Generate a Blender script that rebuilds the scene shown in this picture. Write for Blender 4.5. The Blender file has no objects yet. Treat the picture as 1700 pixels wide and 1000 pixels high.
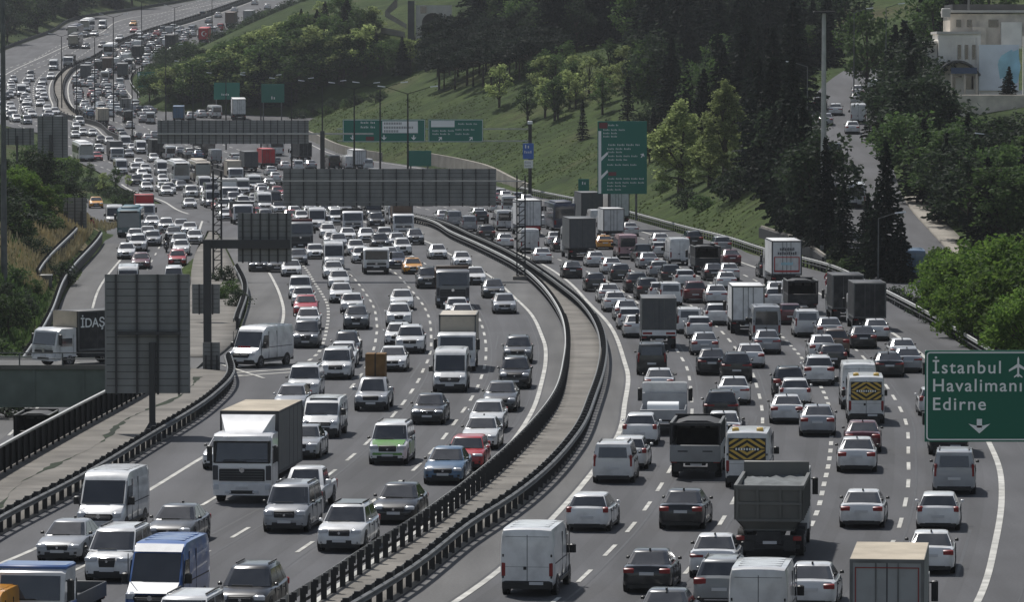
import bpy, bmesh, math, random
from mathutils import Vector, Matrix
random.seed(7)
R = math.radians
scene = bpy.context.scene
col = scene.collection
# ------------------------------------------------------------------ camera, sky, sun, exposure
CAM_H, FPX = 18.3, 8000.0
TILT = math.atan(388.0 / FPX)
cam = bpy.data.cameras.new("camera"); cam_o = bpy.data.objects.new("camera", cam); col.objects.link(cam_o)
cam.sensor_width = 36.0; cam.lens = 36.0 * FPX / 1700.0
cam.clip_start = 1.0; cam.clip_end = 6000.0
cam_o.location = (0, 0, CAM_H); cam_o.rotation_euler = (math.pi / 2 - TILT, 0, 0)
scene.camera = cam_o
SUN_EL, SUN_AZ = R(54), R(-26)          # azimuth measured from +Y (view direction) towards +X
sd = Vector((math.sin(SUN_AZ) * math.cos(SUN_EL), math.cos(SUN_AZ) * math.cos(SUN_EL), math.sin(SUN_EL)))
world = bpy.data.worlds.new("World"); scene.world = world; world.use_nodes = True
wn = world.node_tree.nodes; wl = world.node_tree.links
sky = wn.new("ShaderNodeTexSky"); sky.sky_type = 'NISHITA'; sky.sun_disc = False
sky.sun_elevation = SUN_EL; sky.sun_rotation = SUN_AZ; sky.air_density = 1.0; sky.dust_density = 0.6
bg = wn["Background"]; bg.inputs["Strength"].default_value = 0.085
hs_ = wn.new("ShaderNodeHueSaturation"); hs_.inputs["Saturation"].default_value = .62      # thin white cloud over the blue
wl.new(sky.outputs[0], hs_.inputs["Color"]); wl.new(hs_.outputs[0], bg.inputs["Color"])
sun = bpy.data.lights.new("sun", 'SUN'); sun.energy = 4.0; sun.angle = R(1.6); sun.color = (1.0, 0.97, 0.93)
sun_o = bpy.data.objects.new("sun", sun); col.objects.link(sun_o)
sun_o.rotation_euler = (-sd).to_track_quat('-Z', 'Y').to_euler()
scene.view_settings.view_transform = 'Standard'; scene.view_settings.look = 'None'
scene.view_settings.exposure = 0.0; scene.view_settings.gamma = 1.0
scene.cycles.max_bounces = 5; scene.cycles.diffuse_bounces = 2; scene.cycles.glossy_bounces = 2
scene.cycles.transmission_bounces = 2; scene.cycles.volume_bounces = 0
scene.cycles.use_denoising = True

# ------------------------------------------------------------------ materials
M = {}
def mat(name, color, rough=0.6, metal=0.0, spec=0.5, noise=0.0, nscale=3.0, coat=0.0, bump=0.0):
    m = bpy.data.materials.new(name); m.use_nodes = True
    nt = m.node_tree; b = nt.nodes["Principled BSDF"]
    b.inputs["Base Color"].default_value = (*color, 1); b.inputs["Roughness"].default_value = rough
    b.inputs["Metallic"].default_value = metal; b.inputs["Specular IOR Level"].default_value = spec
    b.inputs["Coat Weight"].default_value = coat
    if noise > 0:
        tc = nt.nodes.new("ShaderNodeTexCoord"); nz = nt.nodes.new("ShaderNodeTexNoise")
        nz.inputs["Scale"].default_value = nscale; nz.inputs["Detail"].default_value = 6
        nt.links.new(tc.outputs["Object"], nz.inputs["Vector"])
        mr = nt.nodes.new("ShaderNodeMapRange"); mr.inputs["From Min"].default_value = .3; mr.inputs["From Max"].default_value = .7
        mr.inputs["To Min"].default_value = 1 - noise; mr.inputs["To Max"].default_value = 1 + noise
        nt.links.new(nz.outputs["Fac"], mr.inputs["Value"])
        mx = nt.nodes.new("ShaderNodeMix"); mx.data_type = 'RGBA'; mx.blend_type = 'MULTIPLY'; mx.inputs["Factor"].default_value = 1
        mx.inputs["A"].default_value = (*color, 1); nt.links.new(mr.outputs[0], mx.inputs["B"])
        nt.links.new(mx.outputs["Result"], b.inputs["Base Color"])
        if bump > 0:
            bp = nt.nodes.new("ShaderNodeBump"); bp.inputs["Strength"].default_value = bump
            nt.links.new(nz.outputs["Fac"], bp.inputs["Height"]); nt.links.new(bp.outputs[0], b.inputs["Normal"])
    M[name] = m
    return m
def paint_mat(name, rough, metal, coat):
    """vehicle paint: the colour is the object's own colour, with a little road dirt over it"""
    m = mat(name, (.8, .8, .8), rough, metal, .5, coat=coat)
    nt = m.node_tree; b = nt.nodes["Principled BSDF"]
    oi = nt.nodes.new("ShaderNodeObjectInfo"); tc = nt.nodes.new("ShaderNodeTexCoord")
    nz = nt.nodes.new("ShaderNodeTexNoise"); nz.inputs["Scale"].default_value = 1.7; nz.inputs["Detail"].default_value = 5
    nt.links.new(tc.outputs["Object"], nz.inputs["Vector"])
    mr = nt.nodes.new("ShaderNodeMapRange"); mr.inputs["From Min"].default_value = .45; mr.inputs["From Max"].default_value = .75
    mr.inputs["To Min"].default_value = 0.0; mr.inputs["To Max"].default_value = .35
    nt.links.new(nz.outputs["Fac"], mr.inputs["Value"])
    mx = nt.nodes.new("ShaderNodeMix"); mx.data_type = 'RGBA'
    nt.links.new(mr.outputs[0], mx.inputs["Factor"]); nt.links.new(oi.outputs["Color"], mx.inputs["A"])
    mx.inputs["B"].default_value = (.16, .15, .14, 1)
    nt.links.new(mx.outputs["Result"], b.inputs["Base Color"])
    return m
paint_mat("car_paint", .28, 0.0, .5)
paint_mat("cargo_paint", .55, 0.0, 0.0)
mat("cab_white", (.72, .72, .72), .35, 0, .5, .12, 2.0, .3)
mat("glass", (.030, .036, .040), .07, 0, 1.0); M["glass"].node_tree.nodes["Principled BSDF"].inputs["IOR"].default_value = 1.62
def glass_painted_reflections():
    """reflections of dashboard and seats, painted as noise into the pane colour"""
    nt = M["glass"].node_tree; b = nt.nodes["Principled BSDF"]
    tc = nt.nodes.new("ShaderNodeTexCoord"); n = nt.nodes.new("ShaderNodeTexNoise"); n.inputs["Scale"].default_value = 1.5; n.inputs["Detail"].default_value = 1.5
    oi = nt.nodes.new("ShaderNodeObjectInfo"); ad = nt.nodes.new("ShaderNodeVectorMath"); ad.operation = 'ADD'
    nt.links.new(tc.outputs["Object"], ad.inputs[0]); nt.links.new(oi.outputs["Location"], ad.inputs[1]); nt.links.new(ad.outputs[0], n.inputs["Vector"])
    r = nt.nodes.new("ShaderNodeValToRGB"); r.color_ramp.elements[0].position = .42; r.color_ramp.elements[0].color = (.010,.012,.014,1)
    r.color_ramp.elements[1].position = .68; r.color_ramp.elements[1].color = (.034,.036,.038,1)
    nt.links.new(n.outputs["Fac"], r.inputs["Fac"]); nt.links.new(r.outputs["Color"], b.inputs["Base Color"])  # lighter patches stand in for dashboard and seat reflections
    bp = nt.nodes.new("ShaderNodeBump"); bp.inputs["Strength"].default_value = .06; nt.links.new(n.outputs["Fac"], bp.inputs["Height"]); nt.links.new(bp.outputs[0], b.inputs["Normal"])
glass_painted_reflections()
mat("tyre", (.012, .012, .012), .85)
mat("rim", (.25, .25, .26), .35, .6)
mat("plastic", (.02, .02, .021), .6)
mat("headlamp", (.55, .57, .6), .12, 0, .8)
mat("taillamp", (.23, .008, .008), .4)
mat("plate", (.6, .6, .6), .5)
mat("chrome", (.6, .6, .62), .2, .9)
mat("seam", (.05, .05, .055), .6)
mat("chassis", (.025, .025, .026), .7, noise=.3)
mat("sign_back", (.235, .238, .23), .6, 0, .4, .16, .8)
mat("sign_frame", (.045, .045, .045), .6, 0)
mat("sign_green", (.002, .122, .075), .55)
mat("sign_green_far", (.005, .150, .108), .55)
mat("sign_white", (.85, .86, .85), .5)
mat("sign_red", (.16, .028, .035), .5)
mat("sign_blue", (.03, .13, .48), .5)
mat("steel", (.125, .128, .125), .6, .15, .4, .3, 1.2)
mat("steel_dark", (.035, .035, .036), .6, .3, .4, .2, 1.5)
mat("steel_pale", (.42, .42, .40), .45, .4, .5, .15, 1.5)
mat("concrete", (.195, .182, .162), .92, 0, .2, .3, .3, bump=.25)
mat("concrete_pale", (.30, .275, .235), .9, 0, .2, .2, .4)
mat("marking", (.47, .46, .42), .7, 0, .3, .34, .8)
mat("mesh_dark", (.016,.016,.016), .9, 0, .2)
mat("straw", (.52, .44, .26), .9, 0, .1, .35, .4)
mat("bark", (.06, .048, .038), .9, 0, .2, .3, 2)
mat("shop_blue", (.06,.09,.16), .6)
mat("bridge_paint", (.165, .19, .165), .6, 0, .3, .2, .8)
mat("stone", (.66, .59, .50), .9, 0, .2, .25, .7)
mat("facade", (.86, .82, .75), .85, 0, .2, .12, .6)
mat("facade_blue", (.80, .85, .89), .8, 0, .2, .15, .3)
mat("mural_blue", (.42, .70, .78), .8, 0, .2, .25, .4)
mat("roof_beige", (.46, .40, .31), .8, 0, .2, .2, .7)
mat("roof_pale", (.6, .57, .52), .8, 0, .2, .15, .5)
mat("roof_dark", (.10, .10, .10), .8, 0, .2, .2, .5)
mat("hood_yellow", (.62, .40, .07), .5)
mat("black_trim", (.012, .012, .012), .5)
mat("carton", (.20, .115, .05), .8, 0, .2, .2, 2)
mat("skin", (.35, .2, .14), .6)
mat("jacket_red", (.30, .02, .03), .7)
mat("cloth_dark", (.02, .02, .025), .8)
mat("text_red", (.45, .03, .03), .5)
mat("text_grey", (.12, .12, .13), .5)
mat("soil_load", (.16, .17, .17), .9, 0, .2, .3, 1.2)

def leaf_mat(name, c1, c2, thin=.42):
    m = mat(name, c1, .75, 0, .25)
    nt = m.node_tree; b = nt.nodes["Principled BSDF"]
    g = nt.nodes.new("ShaderNodeNewGeometry"); oi = nt.nodes.new("ShaderNodeObjectInfo")
    mx = nt.nodes.new("ShaderNodeMix"); mx.data_type = 'RGBA'
    mx.inputs["A"].default_value = (*c1, 1); mx.inputs["B"].default_value = (*c2, 1)
    nt.links.new(g.outputs["Random Per Island"], mx.inputs["Factor"])
    hs = nt.nodes.new("ShaderNodeHueSaturation")
    mr = nt.nodes.new("ShaderNodeMapRange"); mr.inputs["To Min"].default_value = .7; mr.inputs["To Max"].default_value = 1.3
    nt.links.new(oi.outputs["Random"], mr.inputs["Value"]); nt.links.new(mr.outputs[0], hs.inputs["Value"])
    nt.links.new(mx.outputs["Result"], hs.inputs["Color"]); nt.links.new(hs.outputs[0], b.inputs["Base Color"])
    # thin leaves let some light through
    tr = nt.nodes.new("ShaderNodeBsdfTranslucent"); nt.links.new(hs.outputs[0], tr.inputs["Color"])
    ms = nt.nodes.new("ShaderNodeMixShader"); ms.inputs[0].default_value = thin
    out = nt.nodes["Material Output"]
    nt.links.new(b.outputs[0], ms.inputs[1]); nt.links.new(tr.outputs[0], ms.inputs[2]); nt.links.new(ms.outputs[0], out.inputs[0])
    return m
leaf_mat("needles_dark", (.006, .011, .008), (.015, .024, .014))
leaf_mat("needles_pine", (.008, .015, .010), (.020, .031, .017))
leaf_mat("leaves_light", (.14, .185, .06), (.36, .42, .17), .55)
leaf_mat("leaves_mid", (.034, .066, .022), (.095, .15, .046))
leaf_mat("weed", (.034,.050,.014), (.060,.080,.022), .6)
leaf_mat("leaves_bright", (.048, .100, .018), (.155, .24, .046), .5)
leaf_mat("leaves_dull", (.018, .030, .017), (.042, .064, .030))

def ground_mat():
    m = mat("ground_grass", (.06, .09, .03), .95, 0, .1)
    nt = m.node_tree; b = nt.nodes["Principled BSDF"]
    g = nt.nodes.new("ShaderNodeNewGeometry")
    def noise(scale, det=8):
        n = nt.nodes.new("ShaderNodeTexNoise"); n.inputs["Scale"].default_value = scale; n.inputs["Detail"].default_value = det
        nt.links.new(g.outputs["Position"], n.inputs["Vector"]); return n
    n1, n2, n3 = noise(.03), noise(.35), noise(1.6)
    r = nt.nodes.new("ShaderNodeValToRGB")
    for e in list(r.color_ramp.elements)[1:]: r.color_ramp.elements.remove(e)
    r.color_ramp.elements[0].position = .3; r.color_ramp.elements[0].color = (.022, .034, .011, 1)
    for p, c in ((.45, (.033, .053, .014, 1)), (.56, (.045, .066, .018, 1)), (.72, (.070, .066, .031, 1))):
        e = r.color_ramp.elements.new(p); e.color = c
    nt.links.new(n1.outputs["Fac"], r.inputs["Fac"])
    mr = nt.nodes.new("ShaderNodeMapRange"); mr.inputs["From Min"].default_value = .3; mr.inputs["From Max"].default_value = .7
    mr.inputs["To Min"].default_value = .6; mr.inputs["To Max"].default_value = 1.35
    nt.links.new(n2.outputs["Fac"], mr.inputs["Value"])
    mx = nt.nodes.new("ShaderNodeMix"); mx.data_type = 'RGBA'; mx.blend_type = 'MULTIPLY'; mx.inputs["Factor"].default_value = 1
    nt.links.new(r.outputs["Color"], mx.inputs["A"]); nt.links.new(mr.outputs[0], mx.inputs["B"])
    bp = nt.nodes.new("ShaderNodeBump"); bp.inputs["Strength"].default_value = .8; bp.inputs["Distance"].default_value = .4
    nt.links.new(n3.outputs["Fac"], bp.inputs["Height"]); nt.links.new(bp.outputs[0], b.inputs["Normal"])
    nt.links.new(mx.outputs["Result"], b.inputs["Base Color"])
ground_mat()
mat("dry_grass", (.20, .17, .10), .95, 0, .1, .5, .35, bump=.6)
def asphalt_mat(name, base, streak=True):
    m = mat(name, base, .82, 0, .35)
    nt = m.node_tree; b = nt.nodes["Principled BSDF"]
    g = nt.nodes.new("ShaderNodeNewGeometry")
    mp = nt.nodes.new("ShaderNodeMapping"); mp.inputs["Scale"].default_value = (.55, .02, 1)
    nt.links.new(g.outputs["Position"], mp.inputs["Vector"])
    n1 = nt.nodes.new("ShaderNodeTexNoise"); n1.inputs["Scale"].default_value = 1; n1.inputs["Detail"].default_value = 4
    nt.links.new(mp.outputs[0], n1.inputs["Vector"])
    n2 = nt.nodes.new("ShaderNodeTexNoise"); n2.inputs["Scale"].default_value = .09; n2.inputs["Detail"].default_value = 8
    nt.links.new(g.outputs["Position"], n2.inputs["Vector"])
    n3 = nt.nodes.new("ShaderNodeTexNoise"); n3.inputs["Scale"].default_value = 9; n3.inputs["Detail"].default_value = 3
    nt.links.new(g.outputs["Position"], n3.inputs["Vector"])
    def rng(n, a, c):
        mr = nt.nodes.new("ShaderNodeMapRange"); mr.inputs["From Min"].default_value = .3; mr.inputs["From Max"].default_value = .7
        mr.inputs["To Min"].default_value = a; mr.inputs["To Max"].default_value = c
        nt.links.new(n.outputs["Fac"], mr.inputs["Value"]); return mr
    a1, a2, a3 = rng(n1, .72, 1.22), rng(n2, .80, 1.16), rng(n3, .84, 1.16)
    mu = nt.nodes.new("ShaderNodeMath"); mu.operation = 'MULTIPLY'; nt.links.new(a1.outputs[0], mu.inputs[0]); nt.links.new(a2.outputs[0], mu.inputs[1])
    mu2 = nt.nodes.new("ShaderNodeMath"); mu2.operation = 'MULTIPLY'; nt.links.new(mu.outputs[0], mu2.inputs[0]); nt.links.new(a3.outputs[0], mu2.inputs[1])
    mx = nt.nodes.new("ShaderNodeMix"); mx.data_type = 'RGBA'; mx.blend_type = 'MULTIPLY'; mx.inputs["Factor"].default_value = 1
    mx.inputs["A"].default_value = (*base, 1); nt.links.new(mu2.outputs[0], mx.inputs["B"])
    nt.links.new(mx.outputs["Result"], b.inputs["Base Color"])
asphalt_mat("asphalt", (.072, .072, .076))
mat("tar", (.032,.032,.034), .6, 0, .4, .3, 1.0)
asphalt_mat("asphalt_worn", (.062,.062,.065))
asphalt_mat("asphalt_patch", (.052,.052,.055))
asphalt_mat("asphalt_pale", (.105, .103, .10))

# ------------------------------------------------------------------ mesh builder
class MB:
    def __init__(s): s.v = []; s.f = []; s.m = []
    def add(s, vs, fs, m):
        o = len(s.v); s.v += [tuple(p) for p in vs]
        for f in fs: s.f.append(tuple(i + o for i in f)); s.m.append(m)
        return s
    def quad(s, pts, m): return s.add(pts, [tuple(range(len(pts)))], m)
    def box(s, x0, x1, y0, y1, z0, z1, m):
        vs = [(x0,y0,z0),(x1,y0,z0),(x1,y1,z0),(x0,y1,z0),(x0,y0,z1),(x1,y0,z1),(x1,y1,z1),(x0,y1,z1)]
        return s.add(vs, [(3,2,1,0),(4,5,6,7),(0,1,5,4),(1,2,6,5),(2,3,7,6),(3,0,4,7)], m)
    def cbox(s, x0, x1, y0, y1, z0, z1, m, c=.04):
        """box with chamfered vertical and top edges"""
        r0 = [(x0+c,y0,),(x1-c,y0),(x1,y0+c),(x1,y1-c),(x1-c,y1),(x0+c,y1),(x0,y1-c),(x0,y0+c)]
        rings = [[(x,y,z0) for x,y in r0], [(x,y,z1-c) for x,y in r0]]
        cx, cy = (x0+x1)/2, (y0+y1)/2
        rings.append([(x-(c if x>cx else -c), y-(c if y>cy else -c), z1) for x,y in r0])
        return s.loft(rings, m)
    def loft(s, rings, m, cap0=True, cap1=True):
        n = len(rings[0]); vs = [p for r in rings for p in r]; fs = []
        for k in range(len(rings)-1):
            for i in range(n):
                j = (i+1) % n
                fs.append((k*n+i, k*n+j, (k+1)*n+j, (k+1)*n+i))
        if cap0: fs.append(tuple(range(n-1,-1,-1)))
        if cap1: fs.append(tuple((len(rings)-1)*n+i for i in range(n)))
        return s.add(vs, fs, m)
    def prism(s, poly, y0, y1, m, c=.06, k=.985):
        """polygon in (x,z) extruded along y with chamfered ends"""
        cx = sum(p[0] for p in poly)/len(poly); cz = sum(p[1] for p in poly)/len(poly)
        def ring(y, kk): return [(cx+(x-cx)*kk, y, cz+(z-cz)*kk) for x,z in poly]
        return s.loft([ring(y0,k), ring(y0+c,1), ring(y1-c,1), ring(y1,k)], m)
    def cyl(s, p, q, r, m, n=10, r2=None):
        p, q = Vector(p), Vector(q); a = (q-p).normalized()
        u = a.cross(Vector((0,0,1)) if abs(a.z)<.9 else Vector((1,0,0))).normalized(); w = a.cross(u)
        r2 = r if r2 is None else r2
        rings = [[p+(u*math.cos(2*math.pi*i/n)+w*math.sin(2*math.pi*i/n))*r for i in range(n)],
                 [q+(u*math.cos(2*math.pi*i/n)+w*math.sin(2*math.pi*i/n))*r2 for i in range(n)]]
        return s.loft(rings, m)
    def ext(s, o):
        k = len(s.v); s.v += o.v; s.f += [tuple(i+k for i in f) for f in o.f]; s.m += o.m; return s
    def mesh(s, name, smooth=35, recalc=True):
        me = bpy.data.meshes.new(name); me.from_pydata([tuple(p) for p in s.v], [], s.f)
        names = []
        for x in s.m:
            if x not in names: names.append(x)
        for x in names: me.materials.append(M[x])
        idx = [names.index(x) for x in s.m]
        me.polygons.foreach_set("material_index", idx)
        if recalc:
            bm = bmesh.new(); bm.from_mesh(me); bmesh.ops.recalc_face_normals(bm, faces=bm.faces); bm.to_mesh(me); bm.free()
        if smooth:
            me.polygons.foreach_set("use_smooth", [True]*len(me.polygons)); me.set_sharp_from_angle(angle=R(smooth))
        me.update()
        return me
def tag(o, label=None, cat=None, group=None, kind=None):
    if label: o["label"] = label
    if cat: o["category"] = cat
    if group: o["group"] = group
    if kind: o["kind"] = kind
    return o
def link(name, me, parent=None, loc=None, rz=0):
    o = bpy.data.objects.new(name, me); col.objects.link(o)
    if parent: o.parent = parent
    if loc is not None: o.location = loc
    if rz: o.rotation_euler = (0,0,rz)
    return o
def empty(name, loc=(0,0,0), rz=0):
    o = bpy.data.objects.new(name, None); o.empty_display_size = .2; col.objects.link(o)
    o.location = loc; o.rotation_euler = (0,0,rz); return o

# ------------------------------------------------------------------ curves and profiles
def pchip(pts):
    pts = sorted(pts); xs = [p[0] for p in pts]; ys = [p[1] for p in pts]; n = len(xs)
    h = [max(1e-6, xs[i+1]-xs[i]) for i in range(n-1)]; dl = [(ys[i+1]-ys[i])/h[i] for i in range(n-1)]
    d = [0]*n
    d[0] = dl[0]; d[-1] = dl[-1]
    for i in range(1, n-1):
        d[i] = (dl[i-1]*h[i]+dl[i]*h[i-1])/(h[i-1]+h[i])
    def f(x):
        if x <= xs[0]: return ys[0]+(x-xs[0])*d[0]
        if x >= xs[-1]: return ys[-1]+(x-xs[-1])*d[-1]
        lo, hi = 0, n-1
        while hi-lo > 1:
            mid = (lo+hi)//2
            if xs[mid] <= x: lo = mid
            else: hi = mid
        t = (x-xs[lo])/h[lo]; t2 = t*t; t3 = t2*t
        return (2*t3-3*t2+1)*ys[lo]+(t3-2*t2+t)*h[lo]*d[lo]+(-2*t3+3*t2)*ys[lo+1]+(t3-t2)*h[lo]*d[lo+1]
    return f
zr = pchip([(0,0),(400,0),(600,0),(690,0.02),(775,1.15),(830,2.4),(930,5.3),(985,7.3),(1150,14.3),(1240,19.3),(1370,27.0),(1500,33.7),(1650,41.4),(1900,54.5),(2300,75)])
_ct, _st = math.cos(TILT), math.sin(TILT)
def ray(px, py):
    a, b = px-850.0, 500.0-py
    return Vector((a, FPX*_ct + b*_st, -FPX*_st + b*_ct))
def onY(px, py, Y):
    d = ray(px, py); t = Y/d.y
    return Vector((d.x*t, Y, CAM_H+d.z*t))
def hit(px, py, f, y0=110.0, y1=2300.0, step=3.0):
    d = ray(px, py); Y = y0; prev = None
    while Y < y1:
        t = Y/d.y; z = CAM_H+d.z*t
        if z <= f(d.x*t, Y):
            if prev is None: break
            lo, hi = prev, Y
            for _ in range(18):
                mid = (lo+hi)/2; t = mid/d.y
                if CAM_H+d.z*t <= f(d.x*t, mid): hi = mid
                else: lo = mid
            Y = hi; break
        prev = Y; Y += step
    t = Y/d.y
    return Vector((d.x*t, Y, f(d.x*t, Y)))
def road_z(X, Y): return zr(Y)
def at(px, py): return hit(px, py, road_z)
def C(pts, extra=()):
    w = [at(*p) for p in pts]
    return pchip([(p.y, p.x) for p in w] + list(extra))
# ------------------------------------------------------------------ road guides, as X over distance Y (ground metres)
ML = C([(440,1060),(550,990),(600,955),(700,890),(800,812),(870,745),(920,680),(937,620),(940,590),(935,550),(915,510),(890,480),(860,455),(800,422),(751,399),
        (705,375),(620,358),(540,338),(450,316),(370,293),(300,271),(240,250),(183,226),(156,208),(117,199),(94,171),(89,156),(99,126),(117,112),(143,103),(191,75),(235,57),(320,31),(400,3),(470,-25)])
MR = C([(560,1060),(680,984),(784,901),(850,857),(961,745),(990,677),(1003,633),(1006,594),(990,545),(967,516),(936,490),(900,463),(855,434),(790,403),
        (730,377),(640,357),(560,337),(470,315),(388,292),(316,270),(254,248),(197,225),(168,209),(126,190),(110,172),(106,158),(112,130),(128,114),(152,104),(200,77),(244,59),(330,32),(412,3),(485,-25)])
RG = C([(1880,950),(1830,800),(1760,690),(1608,580),(1560,550),(1500,516),(1440,485),(1375,455),(1270,428),(1210,408),(1140,390),(1055,366),(960,341),(870,322),
        (690,276),(600,263),(522,236),(480,214),(450,192),(330,188),(261,184),(231,160),(218,131),(232,118),(303,97),(338,81),(364,66),(403,51),(419,44),(500,10),(570,-25)])
Mline = C([(450,1060),(524,1000),(602,945),(706,872),(784,806),(846,740),(884,682),(899,636),(906,596),(905,575),(899,557),(881,521),(855,495),(812,458),(750,424),(709,402),(640,380)])
RL = C([(720,1025),(816,958),(914,865),(982,787),(1029,716),(1037,672),(1042,620),(1037,602),(1011,539),(980,506),(941,466),(902,440),(840,412),(780,388)])
LA = C([(200,1020),(330,926),(393,889),(545,790),(580,762),(654,689),(671,668),(685,648),(696,630),(703,614),(710,600),(714.6,584),(715.6,556),(712.5,529),(703,508),(680,479),(654,452),(600,420)])
LBn = C([(380,1000),(489,921),(605,843),(680,787),(733,732),(751,708),(766,687),(781,665),(792,645),(798,630),(804,611),(807,582),(806,568),(800,541),(790,519),(765,487),(720,448),(680,422)])
LC = C([(120,950),(225,900),(318,850),(525,703),(576,652),(605,615),(619,585),(624.6,559),(626,546),(625,533),(622,515),(614,498),(602,481),(586,461),(560,440),(500,408)])
LE = C([(505,605),(525,590),(538,565),(542,548),(545,525),(543,505),(537,493),(521,468),(508,447),(480,420)])
RA = C([(880,1030),(955,972),(998,930),(1037,889),(1067,852),(1092,815),(1110,785),(1149,682),(1148,662),(1144,626),(1139,608),(1131,594),(1100,548),(1046,493),(1000,463),(936,435),(870,405)])
RB = C([(1080,1000),(1124,966),(1187,884),(1209,848),(1266,702),(1265,680),(1256,641),(1250,622),(1220,577),(1195,548),(1150,510),(1090,470),(1020,437),(950,408)])
RC = C([(1255,1000),(1303,943),(1357,849),(1368,805),(1376,769),(1380,730),(1373,665),(1366,649),(1331,595),(1304,565),(1255,520),(1185,473),(1110,436),(1020,402)])
RD = C([(1440,970),(1490,884),(1500,849),(1507,813),(1508,760),(1504,702),(1483,659),(1471,641),(1426,586),(1365,535),(1290,485),(1200,442),(1100,408)])
RE = C([(1600,1040),(1623,1000),(1653,899),(1663,828),(1659,778),(1644,740),(1600,668),(1530,589),(1478,551),(1380,497),(1242,440),(1076,388),(960,352)])
LG = C([(-110,960),(0,890),(120,826),(240,752),(350,680),(385,640),(380,612)])
# slip road (dips under the bridge)
def rz(Y):
    if Y >= 500: return zr(Y)
    if Y <= 350: return -6.2
    t = (500-Y)/150.0
    return -6.2*(t*t*(3-2*t)*.35+t*.65)
SL = pchip([(120,-31.5),(200,-33),(300,-36),(358,-37.5),(415,-39.5),(441,-41),(500,-42.5),(540,-45.5),(600,-54)])
SR = pchip([(120,-23.4),(200,-23.4),(300,-23.6),(358,-25),(400,-27),(435,-29.2),(487,-32),(515,-33),(574,-36)])
FENCE = pchip([(120,-24.4),(187,-23.6),(216,-22.9),(240,-21.9),(268,-20.6),(294,-19.8)])
PL = pchip([(120,-23.6),(294,-19.0),(302,-18.6),(318,-18.4),(344,-19.3),(387,-21.2),(427,-24.2),(480,-28.3),(536,-32.8),(574,-36.5),(610,-42.4),(668,-49.5),(712,-57),(770,-65),(853,-79),
            (890,-84),(930,-90),(965,-101),(985,-107),(1080,-121),(1172,-131),(1278,-137),(1392,-133),(1497,-133),(1560,-122),(1650,-108),(1800,-92),(2000,-70)])
# frontage road climbing on the far side
SX = pchip([(330,31),(390,34.2),(445,35.0),(480,35.2),(540,38),(585,40.3),(620,42.5),(650,45),(700,52),(760,64)])
SZ = pchip([(330,-.3),(390,.3),(425,1.4),(480,4.3),(540,8.0),(585,10.2),(620,12.2),(650,14.2),(700,17.5),(760,21)])
SW = 4.4
def sm(a, b, x):
    t = min(1, max(0, (x-a)/(b-a))); return t*t*(3-2*t)
def bank(u):
    if u < .8: return 0
    u -= .8
    return .43*min(u,40)+.2*max(0,min(u-40,120)) + .06*max(0,u-160)
def nz(x, y): return math.sin(x*.11+1.3)*math.cos(y*.073)+.6*math.sin(x*.23+y*.19)
def terrain(X, Y):
    z0 = zr(Y); xr = RG(Y)
    if X > xr+.3:
        u = X-xr; z = z0+bank(u)
        w = 1-sm(680,820,Y) if Y > 360 else 1
        if w > 0:
            sx, sz = SX(max(330,Y)), SZ(max(330,Y)); d = X-sx
            if abs(d) <= SW+1.2: zs = sz-.25
            elif d < 0:
                t = min(1,max(0,(X-xr-.8)/max(1.0,(sx-SW-1.2)-xr-.8))); zs = z0+(sz-z0)*t
            else: zs = sz+.05*min(d-SW-1.2,4)+.16*max(0,d-SW-5)
            z = z*(1-w)+zs*w
        z += nz(X,Y)*.25*sm(2,9,u)*(0.0 if (w>0 and abs(X-SX(max(330,Y)))<SW+2.5) else 1)
        return z
    pl = PL(Y)
    if X > pl-.3: return z0-.25
    if Y < 575:
        sl, sr = SL(Y), SR(Y)
        if X > sr+.6: return -.12 if Y > 301 else -.25
        if X > sl-.6: return rz(Y)-.25
        u = sl-.6-X
        z = rz(Y)+min(.62*u, 4.2-min(0,rz(Y))*.9)+.03*u+nz(X,Y)*.2
        return z
    if Y < 730:
        # collector street on the left joins here
        k = sm(575,600,Y)
        u = pl-X; base = -.2+0*u
        q = max(0,u-24)
        return z0+base*(1-sm(24,30,u))+.22*q+nz(X,Y)*.15*sm(24,32,u)
    u = pl-X
    k = sm(730,860,Y)
    return z0-.2*(1-sm(.5,2,u))+k*(.30*min(max(0,u-2.0),60)+.12*max(0,u-62))+(1-k)*.22*max(0,u-24)+nz(X,Y)*.25*sm(2,6,u)
def gnd(px, py): return hit(px, py, terrain)
# ground sheet
def grid_mesh(name, xs, ys, f, m):
    mb = MB(); nx = len(xs)
    mb.v = [(x,y,f(x,y)) for y in ys for x in xs]
    for j in range(len(ys)-1):
        for i in range(nx-1):
            mb.f.append((j*nx+i, j*nx+i+1, (j+1)*nx+i+1, (j+1)*nx+i)); mb.m.append(m)
    return mb.mesh(name, smooth=180, recalc=False)
xs = [-420+i*20 for i in range(9)]+[-235+i*6 for i in range(13)]+[-160+i*2.5 for i in range(101)]+[93+i*4 for i in range(12)]+[142+i*20 for i in range(14)]
ys = [100+i*3 for i in range(380)]+[1240+i*10 for i in range(61)]+[1850+i*50 for i in range(14)]
def terr2(X, Y): return terrain(X,Y)+(.10*max(0,Y-1750))
g = link("ground", grid_mesh("ground", xs, ys, terr2, "ground_grass")); tag(g, kind="structure")

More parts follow.
